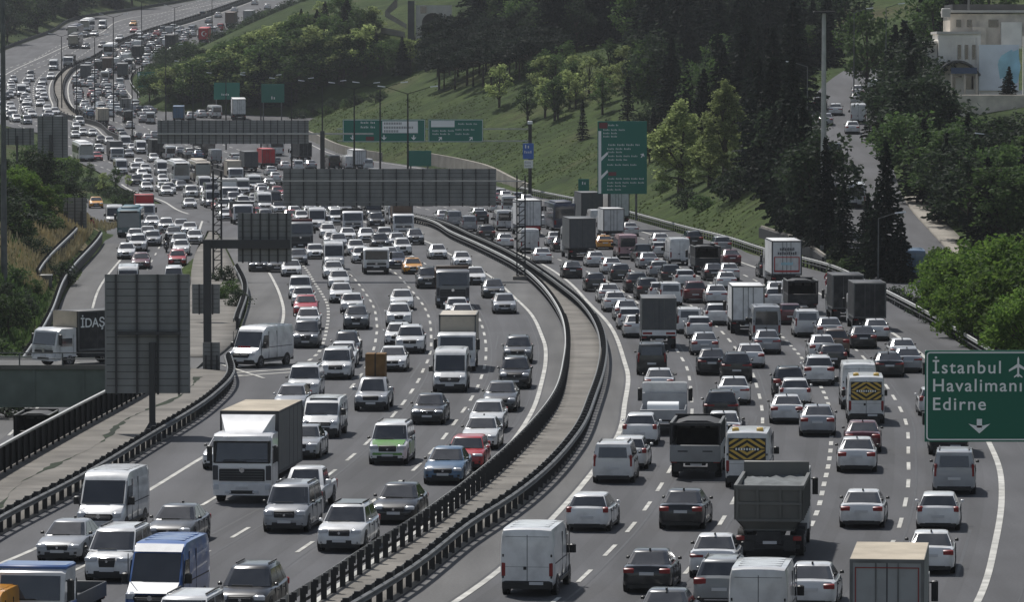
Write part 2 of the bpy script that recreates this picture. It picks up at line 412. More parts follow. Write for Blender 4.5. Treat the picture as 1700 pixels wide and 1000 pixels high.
def strip(name, fl, fr, y0, y1, z, m, off=0.0, n=6, step=3.0, kind="structure", thick=0.0):
    mb = MB(); rows = max(2,int((y1-y0)/step)+1)
    for j in range(rows):
        Y = y0+(y1-y0)*j/(rows-1)
        for i in range(n+1):
            x = fl(Y)+(fr(Y)-fl(Y))*i/n; mb.v.append((x,Y,z(Y)+off))
    for j in range(rows-1):
        for i in range(n):
            mb.f.append((j*(n+1)+i, j*(n+1)+i+1, (j+1)*(n+1)+i+1, (j+1)*(n+1)+i)); mb.m.append(m)
    if thick:
        mb.v += [(x,y,zz-thick) for x,y,zz in mb.v[:rows*(n+1)]]; k = rows*(n+1)
        for j in range(rows-1):
            a = j*(n+1); b = (j+1)*(n+1); mb.f.append((a,b,b+k,a+k)); mb.m.append(m)
            a += n; b += n; mb.f.append((b,a,a+k,b+k)); mb.m.append(m)
        for i in range(n): mb.f.append((i+1,i,i+k,i+1+k)); mb.m.append(m)
    return tag(link(name, mb.mesh(name, smooth=180, recalc=False)), kind=kind)
lg = lambda Y: LG(Y) if Y < 290 else PL(Y)
strip("road", lg, lambda Y: ML(Y)+.2, 120, 2000, zr, "asphalt", 0.0, 8)
strip("road", lambda Y: MR(Y)-.2, RG, 120, 2000, zr, "asphalt", 0.0, 8)
strip("median", lambda Y: ML(Y)+.1, lambda Y: MR(Y)-.1, 120, 2000, zr, "concrete", .13, 3, thick=.2)
strip("slip_road", SL, SR, 120, 576, rz, "asphalt", 0.0, 5)
strip("side_road", lambda Y: SX(Y)-SW, lambda Y: SX(Y)+SW, 335, 758, SZ, "asphalt", 0.0, 4)
strip("pavement", lambda Y: SX(Y)+SW+.1, lambda Y: SX(Y)+SW+2.2, 425, 492, SZ, "concrete_pale", .13, 2, thick=.3)
strip("verge", lambda Y: FENCE(min(Y,294)), lambda Y: lg(Y)-.05, 120, 291, zr, "concrete", .10, 5, thick=.4)
strip("verge", lambda Y: SR(Y)+.25, lambda Y: PL(Y)-.2, 303, 535, lambda Y: 0.0, "concrete", .06, 4, thick=.3)
# collector street with bus and taxi, on the left
strip("side_street", lambda Y: PL(Y)-22-14*sm(600,720,Y)+6, lambda Y: PL(Y)+.1, 540, 650, zr, "asphalt", -.012, 5)
strip("side_street", lambda Y: PL(Y)-18-8*sm(650,720,Y), lambda Y: PL(Y)-9, 650, 735, zr, "asphalt", -.012, 5)
# shoulders (paler worn strip between edge line and rail)
strip("road_shoulder", lambda Y: Mline(Y)+.2, lambda Y: ML(Y)-.1, 130, 560, zr, "asphalt_pale", .008, 2)
strip("road_shoulder", lambda Y: MR(Y)+.1, lambda Y: RL(Y)-.25, 130, 545, zr, "asphalt_pale", .008, 2)
strip("road_shoulder", lambda Y: PL(Y)+.05, lambda Y: LE(Y)-3.6, 322, 520, zr, "asphalt_pale", .008, 2)
strip("road_shoulder", lambda Y: SL(Y)+.05, lambda Y: SL(Y)+2.8, 300, 500, rz, "asphalt_pale", .008, 2)
# tall dry grass on the left bank, and weeds over the outbound grass slope
def tufts(name, n, pick, m, h0, h1, w, seed):
    rv = random.Random(seed); V = []; F = []
    for _ in range(n):
        q = pick(rv)
        if not q: continue
        X, Y = q; z = terrain(X,Y); a = rv.uniform(0,3.14); h = rv.uniform(h0,h1); ww = w*rv.uniform(.5,1.4); lx, ly = rv.uniform(-.35,.35)*h, rv.uniform(-.35,.35)*h
        k = len(V); c, s_ = math.cos(a)*ww, math.sin(a)*ww
        V += [(X-c,Y-s_,z-.05),(X+c,Y+s_,z-.05),(X+c*.35+lx,Y+s_*.35+ly,z+h),(X-c*.5+lx,Y-s_*.5+ly,z+h*.85)]; F.append((k,k+1,k+2,k+3))
    me = bpy.data.meshes.new(name); me.from_pydata(V,[],F); me.materials.append(M[m]); me.update()
    return tag(link(name,me),kind="stuff")
def pick_dry(rv):
    Y = rv.uniform(428,560); X = SL(min(Y,520))-1.5-rv.random()**1.2*15
    if math.sin(X*.5+Y*.05)+.7*math.sin(Y*.11+X*.2) < rv.uniform(-1.2,.2): return None
    return X, Y
def drymesh():
    mb = MB(); nx = 12; rows = 40
    for j in range(rows+1):
        Y = 436+j*(556-436)/rows
        for i in range(nx+1):
            X = SL(min(Y,520))-1.6-i*1.3+.8*math.sin(Y*.3+i); mb.v.append((X,Y,terrain(X,Y)+.05))
    for j in range(rows):
        for i in range(nx):
            if nz(i*4,j*6) > -.3: mb.f.append((j*(nx+1)+i+1, j*(nx+1)+i, (j+1)*(nx+1)+i, (j+1)*(nx+1)+i+1)); mb.m.append("dry_grass")
    return mb.mesh("bare_ground", smooth=180)
tag(link("bare_ground", drymesh()), kind="structure")
tufts("dry_grass", 26000, pick_dry, "straw", .35, 1.05, .10, 5)
def pick_weed(rv):
    Y = rv.uniform(470,1000); u = 1.5+rv.random()*44; X = RG(Y)+u
    if Y < 700 and X > SX(Y)-SW-1: return None
    if math.sin(X*.21+Y*.043)+math.sin(Y*.09-X*.12)+.5*math.sin(X*.9) < rv.uniform(-1.0,1.2): return None
    return X, Y
tufts("grass", 26000, pick_weed, "weed", .05, .20, .22, 6)
def pick_left(rv):
    Y = rv.uniform(330,470); X = SL(Y)-1.0-rv.random()*9
    return X, Y
tufts("grass", 9000, pick_left, "leaves_mid", .2, .7, .14, 7)
vg = MB(); rv = random.Random(8); prev = None
for k in range(110):
    Yq = 150+k*1.22; c_ = FENCE(Yq)+1.9+.35*math.sin(Yq*.17)+rv.uniform(-.08,.08); hw_ = max(.0,.06+.12*math.sin(Yq*.29+1)+rv.uniform(-.12,.12))
    cur = [(c_-hw_,Yq,.107),(c_+hw_+.01,Yq,.107)]
    if prev: vg.quad([prev[0],prev[1],cur[1],cur[0]],"leaves_dull")
    prev = cur
tag(link("grass", vg.mesh("grass",0)), kind="stuff")
# tar seams between the lanes and a few patched areas
sm_ = MB()
def seam(fx, y0, y1, w, dx=0):
    Yq = y0
    while Yq < y1:
        sm_.quad([(fx(Yq)+dx-w/2,Yq,.007),(fx(Yq)+dx+w/2,Yq,.007),(fx(Yq+4)+dx+w/2,Yq+4,.007),(fx(Yq+4)+dx-w/2,Yq+4,.007)],"tar"); Yq += 4
for f_ in (LA,LBn,LC,RA,RB,RD): seam(f_,150,470,.10,.35)
def track(fa, fb, y0, y1):
    for u in (.26,.74):
        Yq = y0
        while Yq < y1:
            g = lambda Y: fa(Y)+(fb(Y)-fa(Y))*u
            w_ = .62
            sm_.quad([(g(Yq)-w_/2,Yq,.003),(g(Yq)+w_/2,Yq,.003),(g(Yq+5)+w_/2,Yq+5,.003),(g(Yq+5)-w_/2,Yq+5,.003)],"asphalt_worn"); Yq += 5
for fa, fb, y1 in ((LBn,Mline,400),(LA,LBn,400),(LC,LA,400),(RL,RA,400),(RA,RB,400),(RB,RC,400),(RC,RD,400),(RD,RE,400)): track(fa,fb,155,y1)
seam(RE,150,450,.06,1.4); seam(Mline,150,450,.06,-.45)
rv = random.Random(3)
for k in range(26):
    Yq = rv.uniform(160,420); xq = rv.uniform(lg(Yq)+2,ML(Yq)-3) if k%2 else rv.uniform(MR(Yq)+3,RG(Yq)-2)
    dx_ = (ML(Yq+4)-ML(Yq))/4; ln_ = rv.uniform(5,22); w_ = rv.choice((.08,.12,1.6))
    if w_ > 1: ln_ *= .5
    sm_.quad([(xq,Yq,.0055),(xq+w_,Yq,.0055),(xq+w_+dx_*ln_,Yq+ln_,.0055),(xq+dx_*ln_,Yq+ln_,.0055)],"tar" if w_ < 1 else "asphalt_patch")
Yq = 152
while Yq < 560:
    a, b = ML(Yq)+.3, MR(Yq)-.3; sm_.quad([(a,Yq,.135),(b,Yq,.135),(b,Yq+.07,.135),(a,Yq+.07,.135)],"tar"); Yq += 6.0+rv.uniform(-.6,.6)
Yq = 152
while Yq < 288:
    a, b = FENCE(Yq)+.2, lg(Yq)-.3; sm_.quad([(a,Yq,.105),(b,Yq,.105),(b,Yq+.06,.105),(a,Yq+.06,.105)],"tar"); Yq += 5.5+rv.uniform(-.6,.6)
tag(link("road_seams", sm_.mesh("road_seams",0,False)), kind="structure")
# ---- painted markings
mk = MB()
def paint(fx, y0, y1, w, z=zr, step=2.0, off=.016):
    n = max(1,int((y1-y0)/step)); 
    pts = []
    for j in range(n+1):
        Y = y0+(y1-y0)*j/n; pts.append((fx(Y),Y,z(Y)+off))
    for a, b in zip(pts, pts[1:]):
        mk.quad([(a[0]-w/2,a[1],a[2]),(a[0]+w/2,a[1],a[2]),(b[0]+w/2,b[1],b[2]),(b[0]-w/2,b[1],b[2])], "marking")
def dashes(fx, y0, y1, w=.17, per=9.2, ln=4.2, ph=0.0):
    Y = y0+ph
    while Y < y1: paint(fx, Y, Y+ln, w, step=ln/2); Y += per
paint(Mline, 130, 575, .24); paint(RL, 130, 560, .26); paint(RE, 130, 640, .26)
dashes(LA, 150, 500); dashes(LBn, 150, 520, ph=3.5); dashes(LC, 172, 540, ph=1); dashes(LE, 300, 520, .22, 4.6, 2.2)
dashes(RA, 150, 560, ph=2.2); dashes(RB, 150, 580, ph=5); dashes(RD, 150, 600, ph=4); dashes(RC, 150, 600, .2, 4.6, 2.3)
# left edge line of the main carriageway
EL = C([(-60,962),(52,915),(224,828),(335,761),(420,712),(505,640),(520,606)])
paint(EL, 155, 297, .22, off=.012)
EX = C([(456,565),(469,535),(471,520),(466,494),(455,468),(445,450)]); paint(EX, 322, 433, .22)
for k in range(3): paint(lambda Y, k=k: -14.6-(Y-283)*(.25+.30*k)*1.0, 283+k*2, 296+k*3, .22, off=.027+.004*k)
mk.quad([(-16.5,285,.021),(-11.6,291,.021),(-11.4,290.5,.021),(-16.4,284.4,.021)], "marking")
mk.quad([(-17.0,288,.024),(-11.9,293.5,.024),(-11.7,293,.024),(-16.9,287.4,.024)], "marking")
# far lane lines
for k in range(1,5): dashes(lambda Y, k=k: ML(Y)-1.2-3.5*k, 560, 1700, .2, 9.2, 4.2)
paint(lambda Y: ML(Y)-1.0, 575, 1800, .28); paint(lambda Y: MR(Y)+1.0, 560, 1800, .28)
paint(lambda Y: PL(Y)+.7, 602, 735, .3); paint(lambda Y: PL(Y)+6+8*sm(1150,1300,Y), 980, 1750, .3)
for k in range(1,5): dashes(lambda Y, k=k: MR(Y)+1.2+3.5*k, 620, 1100, .2, 9.2, 4.2)
paint(lambda Y: RG(Y)-1.6, 640, 900, .25); paint(lambda Y: RG(Y)-1.8, 1085, 1700, .28)
# slip road lines
paint(lambda Y: SL(Y)+3.0, 320, 505, .22, rz); paint(lambda Y: SR(Y)-.9, 320, 574, .24, rz)
Y = 330
while Y < 560: paint(lambda Y: (SL(Y)+3.0+SR(Y)-.9)/2, Y, Y+3, .16, rz); Y += 9
tag(link("road_markings", mk.mesh("road_markings", smooth=0, recalc=False)), kind="structure")

# ---- guard rails
def wallmesh(fx, y0, y1, zb, zt, w, m, step=4):
    mb = MB(); n = int((y1-y0)/step); rings = []
    for j in range(n+1):
        Y = y0+(y1-y0)*j/n; x = fx(Y)
        rings.append([(x-w/2,Y,zb(Y)),(x+w/2,Y,zb(Y)),(x+w/2,Y,zt(Y)),(x-w/2,Y,zt(Y))])
    return mb.loft(rings, m)

def rail_beam(fx, y0, y1, z, h, w, mm, zt=.28, step=4.0, dx=0.0):
    """corrugated beam following the curve"""
    mb = MB(); n = int((y1-y0)/step)
    prof = [(-.02,h-zt),(w,h-zt+.05),(w,h-zt*.62),(w*.35,h-zt*.5),(w,h-zt*.38),(w,h-.04),(-.02,h)]
    rings = []
    for j in range(n+1):
        Y = y0+(y1-y0)*j/n
        rings.append([(fx(Y)+dx+(a if w>0 else a), Y, z(Y)+b) for a,b in prof])
    mb.loft(rings, mm); return mb
def guard_rail(name, label, fx, y0, y1, z=zr, h=.82, side=1, posts=True, pitch=2.0, mrail="steel", mpost="steel_dark", group="guard rails along the motorway", double=False, pw=.09, rub=False, ptop=.06, solid=False):
    root = empty(name, (fx(y0), y0, z(y0))); tag(root, label, "guard rail", group)
    inv = Matrix.Translation(-Vector(root.location))
    def place(nm, mb, sm_=35):
        me = mb.mesh(nm, smooth=sm_); me.transform(inv); return link(nm, me, root)
    place("rail_beam", rail_beam(fx, y0, y1, z, h, .09*side, mrail))
    if solid: place("barrier_panel", wallmesh(lambda Y: fx(Y), y0, y1, lambda Y: z(Y)+.05, lambda Y: z(Y)+h*.8, .12, mpost))
    if double: place("rail_beam", rail_beam(fx, y0, y1, z, h, -.09*side, mrail, dx=-.32*side))
    if rub: place("lower_rail", rail_beam(fx, y0, y1, z, h*.5, .06*side, mpost, zt=.12))
    if posts:
        n = int((y1-y0)/pitch); rest = MB()
        pm = MB(); pm.box(-pw,pw,-.07,.07,0,h+ptop,mpost); pm.box(-.16 if side>0 else -.02,.02 if side>0 else .16,-.06,.06,h-.3,h-.02,mpost)
        pme = pm.mesh("post")
        for k in range(n+1):
            Y = y0+k*pitch; x = fx(Y)-.12*side
            if k < 100:
                o = link("post", pme, root); o.location = (x-root.location.x, Y-root.location.y, z(Y)+.1-root.location.z)
            else:
                t = MB(); t.box(x-pw,x+pw,Y-.07,Y+.07,z(Y),z(Y)+h+.06,mpost); rest.ext(t)
        if rest.v:
            o = place("post", rest, 0); o["kind"] = "stuff"
    return root
guard_rail("guard_rail", "dark steel guard rail with closely set posts beside the oncoming lanes of the median", ML, 140, 640, h=.95, side=-1, double=False, pw=.10, rub=True, ptop=-.10, mrail="steel_pale")
guard_rail("guard_rail", "dark steel guard rail with spacer blocks beside the outbound lanes of the median", MR, 140, 640, h=.9, side=1, double=True, pw=.11)
guard_rail("guard_rail", "long steel guard rail at the foot of the grass bank and conifers", RG, 150, 700, h=.95, side=-1, pw=.07, mrail="steel_pale", rub=True)
guard_rail("guard_rail", "steel guard rail between concrete verge and oncoming lanes below the single post sign", lambda Y: LG(Y)+.1, 160, 292, h=.85, side=1, double=True, pw=.10)
guard_rail("guard_rail", "steel guard rail around the wedge between exit lane and slip road", lambda Y: PL(Y)-.1, 335, 425, h=.85, side=1, double=True, pw=.09)
guard_rail("guard_rail", "steel guard rail on the dry grass side of the slip road", lambda Y: SL(Y)-.15, 372, 502, z=rz, h=1.15, side=1, pw=.09, solid=True, mrail="steel_pale")
guard_rail("guard_rail", "short second parapet rail on the dry grass outside the slip road rail", lambda Y: SL(Y)-2.3, 440, 492, z=lambda Y: rz(Y)+.9, h=1.3, side=1, pw=.09, solid=True, mrail="steel_pale")
guard_rail("guard_rail", "steel guard rail along the slip road edge beside the bridge", lambda Y: SR(Y)+.2, 305, 420, z=rz, h=.9, side=-1, pw=.09)
guard_rail("guard_rail", "distant guard rail on the oncoming side of the curving median", ML, 642, 1750, h=1.0, side=-1, pitch=6, mrail="steel_dark", pw=.12, solid=True)
guard_rail("guard_rail", "distant guard rail on the outbound side of the curving median", MR, 642, 1750, h=1.0, side=1, pitch=6, mrail="steel_dark", pw=.12, solid=True)
guard_rail("guard_rail", "distant guard rail below the wooded hill at the bend beyond the gantries", RG, 1085, 1700, h=1.0, side=-1, pitch=6, mrail="steel_pale", pw=.12)
guard_rail("guard_rail", "distant guard rail on the outer edge of the empty oncoming lanes", lambda Y: PL(Y)-.2, 1180, 1700, h=1.0, side=1, pitch=6, mrail="steel_dark", pw=.12, solid=True)
# mesh fence along the concrete verge above the lower road, on its retaining wall
o = link("retaining_wall", wallmesh(lambda Y: FENCE(Y)-.2, 130, 291, lambda Y: rz(Y)-.3, lambda Y: .12, .3, "concrete").mesh("retaining_wall"))
tag(o, "concrete retaining wall under the dark fence above the lower road", "wall")
fr = empty("safety_fence", (FENCE(160),160,0)); tag(fr, "dark panel fence with pale top rail above the lower road", "fence")
def under(me, root): me.transform(Matrix.Translation(-Vector(root.location))); return me
link("panel", under(wallmesh(lambda Y: FENCE(Y), 130, 293, lambda Y: .20, lambda Y: 1.28, .05, "mesh_dark").mesh("panel"), fr), fr)
link("top_rail", under(wallmesh(lambda Y: FENCE(Y), 130, 293, lambda Y: 1.28, lambda Y: 1.38, .14, "steel_pale").mesh("top_rail"), fr), fr)
pm = MB().box(-.05,.05,-.09,.09,.1,1.27,"mesh_dark").mesh("post")
for k in range(80):
    Y = 132+2*k
    if Y < 293: link("post", pm, fr, (FENCE(Y)+.1-fr.location.x, Y-fr.location.y, 0))
# noise barrier end by the outbound guard rail; its lit top edge is painted pale
b = MB(); b.loft([[(25.2,488,0),(25.4,488,0),(25.4,488,2.3),(25.2,488,2.3)],[(27.3,452,0),(27.5,452,0),(27.5,452,2.2),(27.3,452,2.2)],[(28.0,432,0),(28.2,432,0),(28.2,432,1.5),(28.0,432,1.5)]], "concrete_pale")
b.loft([[(25.0,488,.2),(25.19,488,.2),(25.19,488,2.1),(25.0,488,2.1)],[(27.1,452,.2),(27.29,452,.2),(27.29,452,2.0),(27.1,452,2.0)],[(27.8,432,.2),(27.99,432,.2),(27.99,432,1.3),(27.8,432,1.3)]], "steel_dark")
tag(link("noise_barrier", b.mesh("noise_barrier")), "short dark barrier wall with lit top edge painted pale beside the tall mast", "barrier")
# beige retaining wall behind the wide gantry sign, and parapet further on
RWf = lambda Y: RG(Y)+1.6
o = link("retaining_wall", wallmesh(RWf, 702, 810, lambda Y: zr(Y)-.5, lambda Y: zr(Y)+1.3+1.0*sm(702,760,Y), .5, "concrete_pale").mesh("retaining_wall"))
tag(o, "beige retaining wall at the foot of the grass slope behind the widest sign back", "wall")
o = link("parapet_wall", wallmesh(lambda Y: RG(Y)+.3, 825, 960, lambda Y: zr(Y)-.5, lambda Y: zr(Y)+1.5, .4, "concrete_pale").mesh("parapet_wall"))
tag(o, "pale concrete parapet below the grass slope beside the far queue", "wall")

# ---- bridge carrying the exit over the lower road
br = empty("road_bridge", (-30,296,0)); tag(br, "green grey girder bridge carrying a side road over the lower road", "bridge")
def bpart(nm, mb, s=35): return link(nm, under(mb.mesh(nm, smooth=s), br), br)
bpart("deck", MB().box(-75,-19.2,291.3,303,-.35,.02,"asphalt_pale"))
gb = MB().box(-75,-21.2,290.95,291.28,-2.15,.12,"bridge_paint"); gb.box(-75,-21.2,290.8,291.45,-2.25,-2.1,"bridge_paint"); gb.box(-75,-21.2,290.8,291.0,.05,.3,"concrete")
for k in range(18): gb.box(-74+3*k,-73.85+3*k,290.88,290.96,-2.1,.05,"bridge_paint")
bpart("girder", gb)
bpart("girder", MB().box(-75,-24.5,302.7,303,-2.15,.12,"bridge_paint"))
rb = MB()
for z in (1.0,.62): rb.box(-75,-21.5,291.02,291.10,z,z+.06,"steel")
bpart("railing", rb)
pm = MB().box(-.04,.04,-.04,.04,.3,1.05,"steel").mesh("post")
for k in range(20): link("railing_post", pm, br, (-22+30-2.6*k, 291.06-296, 0))
bpart("abutment", MB().box(-24.6,-21.0,291.5,302.8,-6.5,-.36,"concrete"))
# ------------------------------------------------------------------ vehicles (local: +X is forward, z=0 the road)
COL = dict(w=(.74,.74,.73), s=(.36,.37,.385), g=(.085,.09,.095), k=(.010,.011,.013), b=(.075,.15,.25), r=(.46,.018,.025), bd=(.11,.014,.02),
           y=(.78,.34,.02), c=(.52,.46,.37), n=(.018,.027,.06), gn=(.13,.33,.07), br=(.12,.075,.05), tl=(.02,.10,.13), p=(.55,.34,.36), bl=(.05,.13,.36), gt=(.30,.31,.31), dg=(.105,.107,.10))
WORD = dict(w="white", s="silver", g="grey", k="black", b="blue", r="red", bd="maroon", y="yellow", c="beige", n="dark blue", gn="green", br="brown", tl="teal", p="pink", bl="blue", gt="light grey", dg="grey")

def cab_ring(x, w, zb, zt, top=.86):
    h = zt-zb
    p = [(0,zb),(w*.82,zb),(w*.965,zb+.09*h),(w,zb+.34*h),(w*.99,zb+.66*h),(w*.955,zt-.10*h),(w*top,zt-.01*h),(w*.5,zt+.012),(0,zt+.02)]
    return [(x,y,z) for y,z in p]+[(x,-y,z) for y,z in reversed(p[1:-1])]
def wheel(r, w):
    mb = MB(); mb.cyl((0,-w/2,0),(0,w/2,0),r,"tyre",16)
    mb.cyl((0,-w/2-.012,0),(0,w/2+.012,0),r*.64,"rim",12); mb.cyl((0,-w/2-.02,0),(0,w/2+.02,0),r*.2,"plastic",8)
    for k in range(5):
        a = 2*math.pi*k/5
        mb.box(math.cos(a)*r*.42-.05,math.cos(a)*r*.42+.05,-w/2-.016,w/2+.016,math.sin(a)*r*.42-.05,math.sin(a)*r*.42+.05,"plastic")
    return mb
def wheel_split(r, w):
    """tyre and rim apart, for the vehicles seen large"""
    t = MB(); t.cyl((0,-w/2,0),(0,w/2,0),r,"tyre",16); a = wheel(r,w); n = len(t.v); b = MB(); b.v = a.v[n:]; nf = len(t.f)
    b.f = [tuple(i-n for i in f) for f in a.f[nf:]]; b.m = a.m[nf:]
    return t, b
def lamp(x0, x1, y0, y1, z0, z1, m, c=.03): 
    return MB().cbox(x0,x1,y0,y1,z0,z1,m,c)
def off_quad(p, m, e=.008, inset=0.0):
    p = [Vector(q) for q in p]; n = (p[1]-p[0]).cross(p[2]-p[0]).normalized()
    return [tuple(q+n*e) for q in p]
def pane(mb, p, m="glass", e=.010):
    """glass pane: a thin slab just proud of the body; p counter-clockwise seen from outside"""
    p = [Vector(q) for q in p]; n = (p[1]-p[0]).cross(p[2]-p[0]).normalized()
    mb.loft([[q-n*.01 for q in p],[q+n*e for q in p]], m)

def car(kind, var=0):
    """returns [(part, MB, colour role, parent index or None)]"""
    P = []
    if kind == "sedan":
        L,W,H = 4.55,1.80,1.46
        st = [(-2.27,.60,.38,.66),(-2.25,.72,.30,.86),(-2.16,.82,.25,.98),(-1.9,.87,.21,1.02),(-1.5,.89,.20,1.0),(-1,.90,.19,.97),(0,.90,.19,.95),(.9,.90,.19,.95),(1.45,.89,.2,.88),(1.9,.87,.21,.78),(2.13,.81,.23,.68),(2.24,.70,.28,.58),(2.275,.56,.33,.50)]
        gh = (1.02,.22,-1.0,-1.72,.80,.60,.93,1.41,1.46); rw = .315; wx = (1.38,-1.33)
    elif kind == "hatch":
        L,W,H = 4.15,1.77,1.48
        st = [(-2.07,.60,.36,.70),(-2.05,.74,.28,.95),(-1.95,.84,.23,1.03),(-1.6,.88,.2,1.0),(-1,.885,.19,.97),(0,.885,.19,.95),(.8,.885,.19,.96),(1.3,.87,.2,.90),(1.75,.85,.21,.80),(1.95,.79,.23,.70),(2.05,.68,.28,.60),(2.075,.54,.33,.50)]
        gh = (.98,.20,-1.55,-1.98,.79,.60,.93,1.43,1.48); rw = .31; wx = (1.27,-1.25)
    elif kind == "suv":
        L,W,H = 4.45,1.86,1.68
        st = [(-2.22,.64,.42,.78),(-2.20,.78,.34,1.05),(-2.1,.87,.28,1.14),(-1.7,.92,.25,1.10),(-1,.93,.24,1.07),(0,.93,.24,1.05),(.8,.93,.24,1.07),(1.4,.92,.25,1.02),(1.9,.89,.26,.93),(2.12,.83,.29,.82),(2.2,.72,.33,.70),(2.225,.58,.38,.58)]
        gh = (1.08,.38,-1.72,-2.12,.83,.64,1.03,1.61,1.68); rw = .36; wx = (1.36,-1.32)
    else:  # compact van
        L,W,H = 4.4,1.80,1.83
        st = [(-2.2,.72,.36,.9),(-2.18,.82,.28,1.14),(-2.1,.88,.24,1.18),(-1.5,.90,.22,1.15),(-1,.90,.2,1.12),(0,.90,.2,1.1),(.9,.90,.2,1.12),(1.45,.89,.21,1.06),(1.85,.86,.22,.95),(2.1,.80,.25,.80),(2.18,.70,.3,.66),(2.2,.58,.34,.55)]
        gh = (1.35,.72,-2.08,-2.17,.84,.72,1.08,1.76,1.83); rw = .32; wx = (1.40,-1.32)
    if var:
        # a second make of each body: taller nose, different roof line
        st = [(x,hw,zb,zt+(.045 if x > L/2-.5 else .02 if x < -L/2+.5 else 0)) for x,hw,zb,zt in st]
        a_ = list(gh)
        if kind == "sedan": a_[0] -= .08; a_[1] -= .02; a_[2] += .10; a_[3] += .16
        elif kind == "hatch": a_[1] += .12; a_[2] -= .12; a_[5] += .03
        elif kind == "suv": a_[1] -= .16; a_[2] -= .18; a_[5] -= .03
        else: a_[0] += .12; a_[1] -= .10
        gh = tuple(a_)
    body = MB(); body.loft([cab_ring(*s) for s in st], "car_paint")
    xf0,xf1,xr1,xr0,w0,w1,z0,z1,z2 = gh
    def outline(xf,xr,w,z,c=.13):
        return [(xf,w*.80,z),(xf-c,w,z),((xf+xr)/2,w*1.01,z),(xr+c,w,z),(xr,w*.80,z),(xr,-w*.80,z),(xr+c,-w,z),((xf+xr)/2,-w*1.01,z),(xf-c,-w,z),(xf,-w*.80,z)]
    mid = lambda a,b,t: a+(b-a)*t
    rings = [outline(xf0,xr0,w0,z0), outline(mid(xf0,xf1,.5),mid(xr0,xr1,.5),mid(w0,w1,.47),mid(z0,z1,.5)), outline(xf1,xr1,w1,z1), outline(xf1-.16,xr1+.12,w1*.86,z2-.012,.1), outline(xf1-.5,xr1+.4,w1*.5,z2,.1)]
    body.loft(rings, "car_paint")
    # sills, door seams, wheel arches
    for s in (-1,1):
        for x in wx: body.cyl((x,s*(W/2-.16),rw+.03),(x,s*(W/2-.012),rw+.03),rw+.075,"black_trim",16)
        for x in ((.62,-.42,-1.25) if kind!="mpv" else (.7,-.35,-1.4)):
            body.box(x-.008,x+.008,s*(W/2-.03),s*(W/2+.002),.33,z0-.03,"seam")
        for x in (.05,-.95): body.box(x-.09,x+.09,s*(W/2-.02),s*(W/2+.018),z0-.16,z0-.125,"plastic")
        body.box(wx[1]+rw+.06,wx[0]-rw-.06,s*(W/2-.05),s*(W/2-.005),.17,.26,"black_trim")
    if kind in ("suv","mpv"):
        for s in (-1,1):
            body.box(xr1+.25,xf1-.45,s*w1*.86-.02,s*w1*.86+.02,z2+.01,z2+.055,"plastic")
    if kind == "sedan": body.box(-.95,-.75,-.03,.03,z2-.005,z2+.06,"plastic")
    P.append(("body", body, 0))
    # panes
    def gp(xa,wa,za,xb,wb,zb,sgn):   # front / rear pane between two levels
        mb = MB()
        ta,tb = .07,.93
        x1,wy1,zz1 = mid(xa,xb,ta),mid(wa,wb,ta)*.80*.97,mid(za,zb,ta)
        x2,wy2,zz2 = mid(xa,xb,tb),mid(wa,wb,tb)*.80*.96,mid(za,zb,tb)
        c = [(x1,-wy1,zz1),(x1,wy1,zz1),(x2,wy2,zz2),(x2,-wy2,zz2)]
        if sgn < 0: c = c[::-1]
        pane(mb, c)
        for s in (-1,1):   # pane wraps round the corner
            d = [(x1,s*wy1,zz1),(x1-sgn*.09,s*mid(wa,wb,ta)*.95,zz1),(x2-sgn*.09,s*mid(wa,wb,tb)*.95,zz2),(x2,s*wy2,zz2)]
            if s*sgn < 0: d = d[::-1]
            pane(mb, d)
        return mb
    ws = gp(xf0,w0,z0,xf1,w1,z1,1); ws.box(mid(xf0,xf1,.1)-.03,mid(xf0,xf1,.1)+.05,-w0*.6,w0*.25,mid(z0,z1,.1)-.01,mid(z0,z1,.1)+.015,"plastic")
    P.append(("windscreen", ws, 0))
    if kind == "mpv":
        rwn = MB(); pane(rwn, [(xr0-.0,.62,1.16),(xr0-.0,-.62,1.16),(xr1+.0,-.58,1.62),(xr1+.0,.58,1.62)], e=.03)
    else: rwn = gp(xr0,w0,z0+.05,xr1,w1,z1,-1)
    P.append(("rear_window", rwn, 0))
    for s in (-1,1):
        sw = MB()
        def sp(a,b,c2,d2):
            ta,tb = .10,.90
            def pt(t,u): 
                f = mid(xf0,xf1,t)-.20; r = mid(xr0,xr1,t)+.22; x = f+(r-f)*u
                return (x, s*(mid(w0,w1,t)*1.004), mid(z0,z1,t))
            q = [pt(ta,a),pt(ta,b),pt(tb,b),pt(tb,a)]
            if s > 0: q = q[::-1]
            q = q if s<0 else q
            n = (Vector(q[1])-Vector(q[0])).cross(Vector(q[2])-Vector(q[0]))
            if n.y*s < 0: q = q[::-1]
            pane(sw, q, e=.014)
        sp(0,.43,0,0); sp(.48,.80,0,0); sp(.83,1.0,0,0)
        P.append(("side_window", sw, 0))
    e = L/2
    # lamps, grille, bumpers, plates
    hz = {"sedan":(.60,.74),"hatch":(.62,.78),"suv":(.74,.90),"mpv":(.72,.92)}[kind]
    if var: hz = (hz[0]+.05,hz[1]+.02)
    for s in (-1,1):
        a,b = sorted((s*(.36 if var else .44),s*.82)); P.append(("headlight", lamp(e-.24,e-.03,a,b,hz[0],hz[1],"headlamp",.05), 0))
    tz = {"sedan":(.74,.92),"hatch":(.80,1.02),"suv":(.86,1.08),"mpv":(.78,1.30)}[kind]
    if var and kind == "sedan": tz = (.78,.90)
    if var and kind == "hatch": tz = (.84,1.10)
    if var and kind == "suv": tz = (.94,1.06)
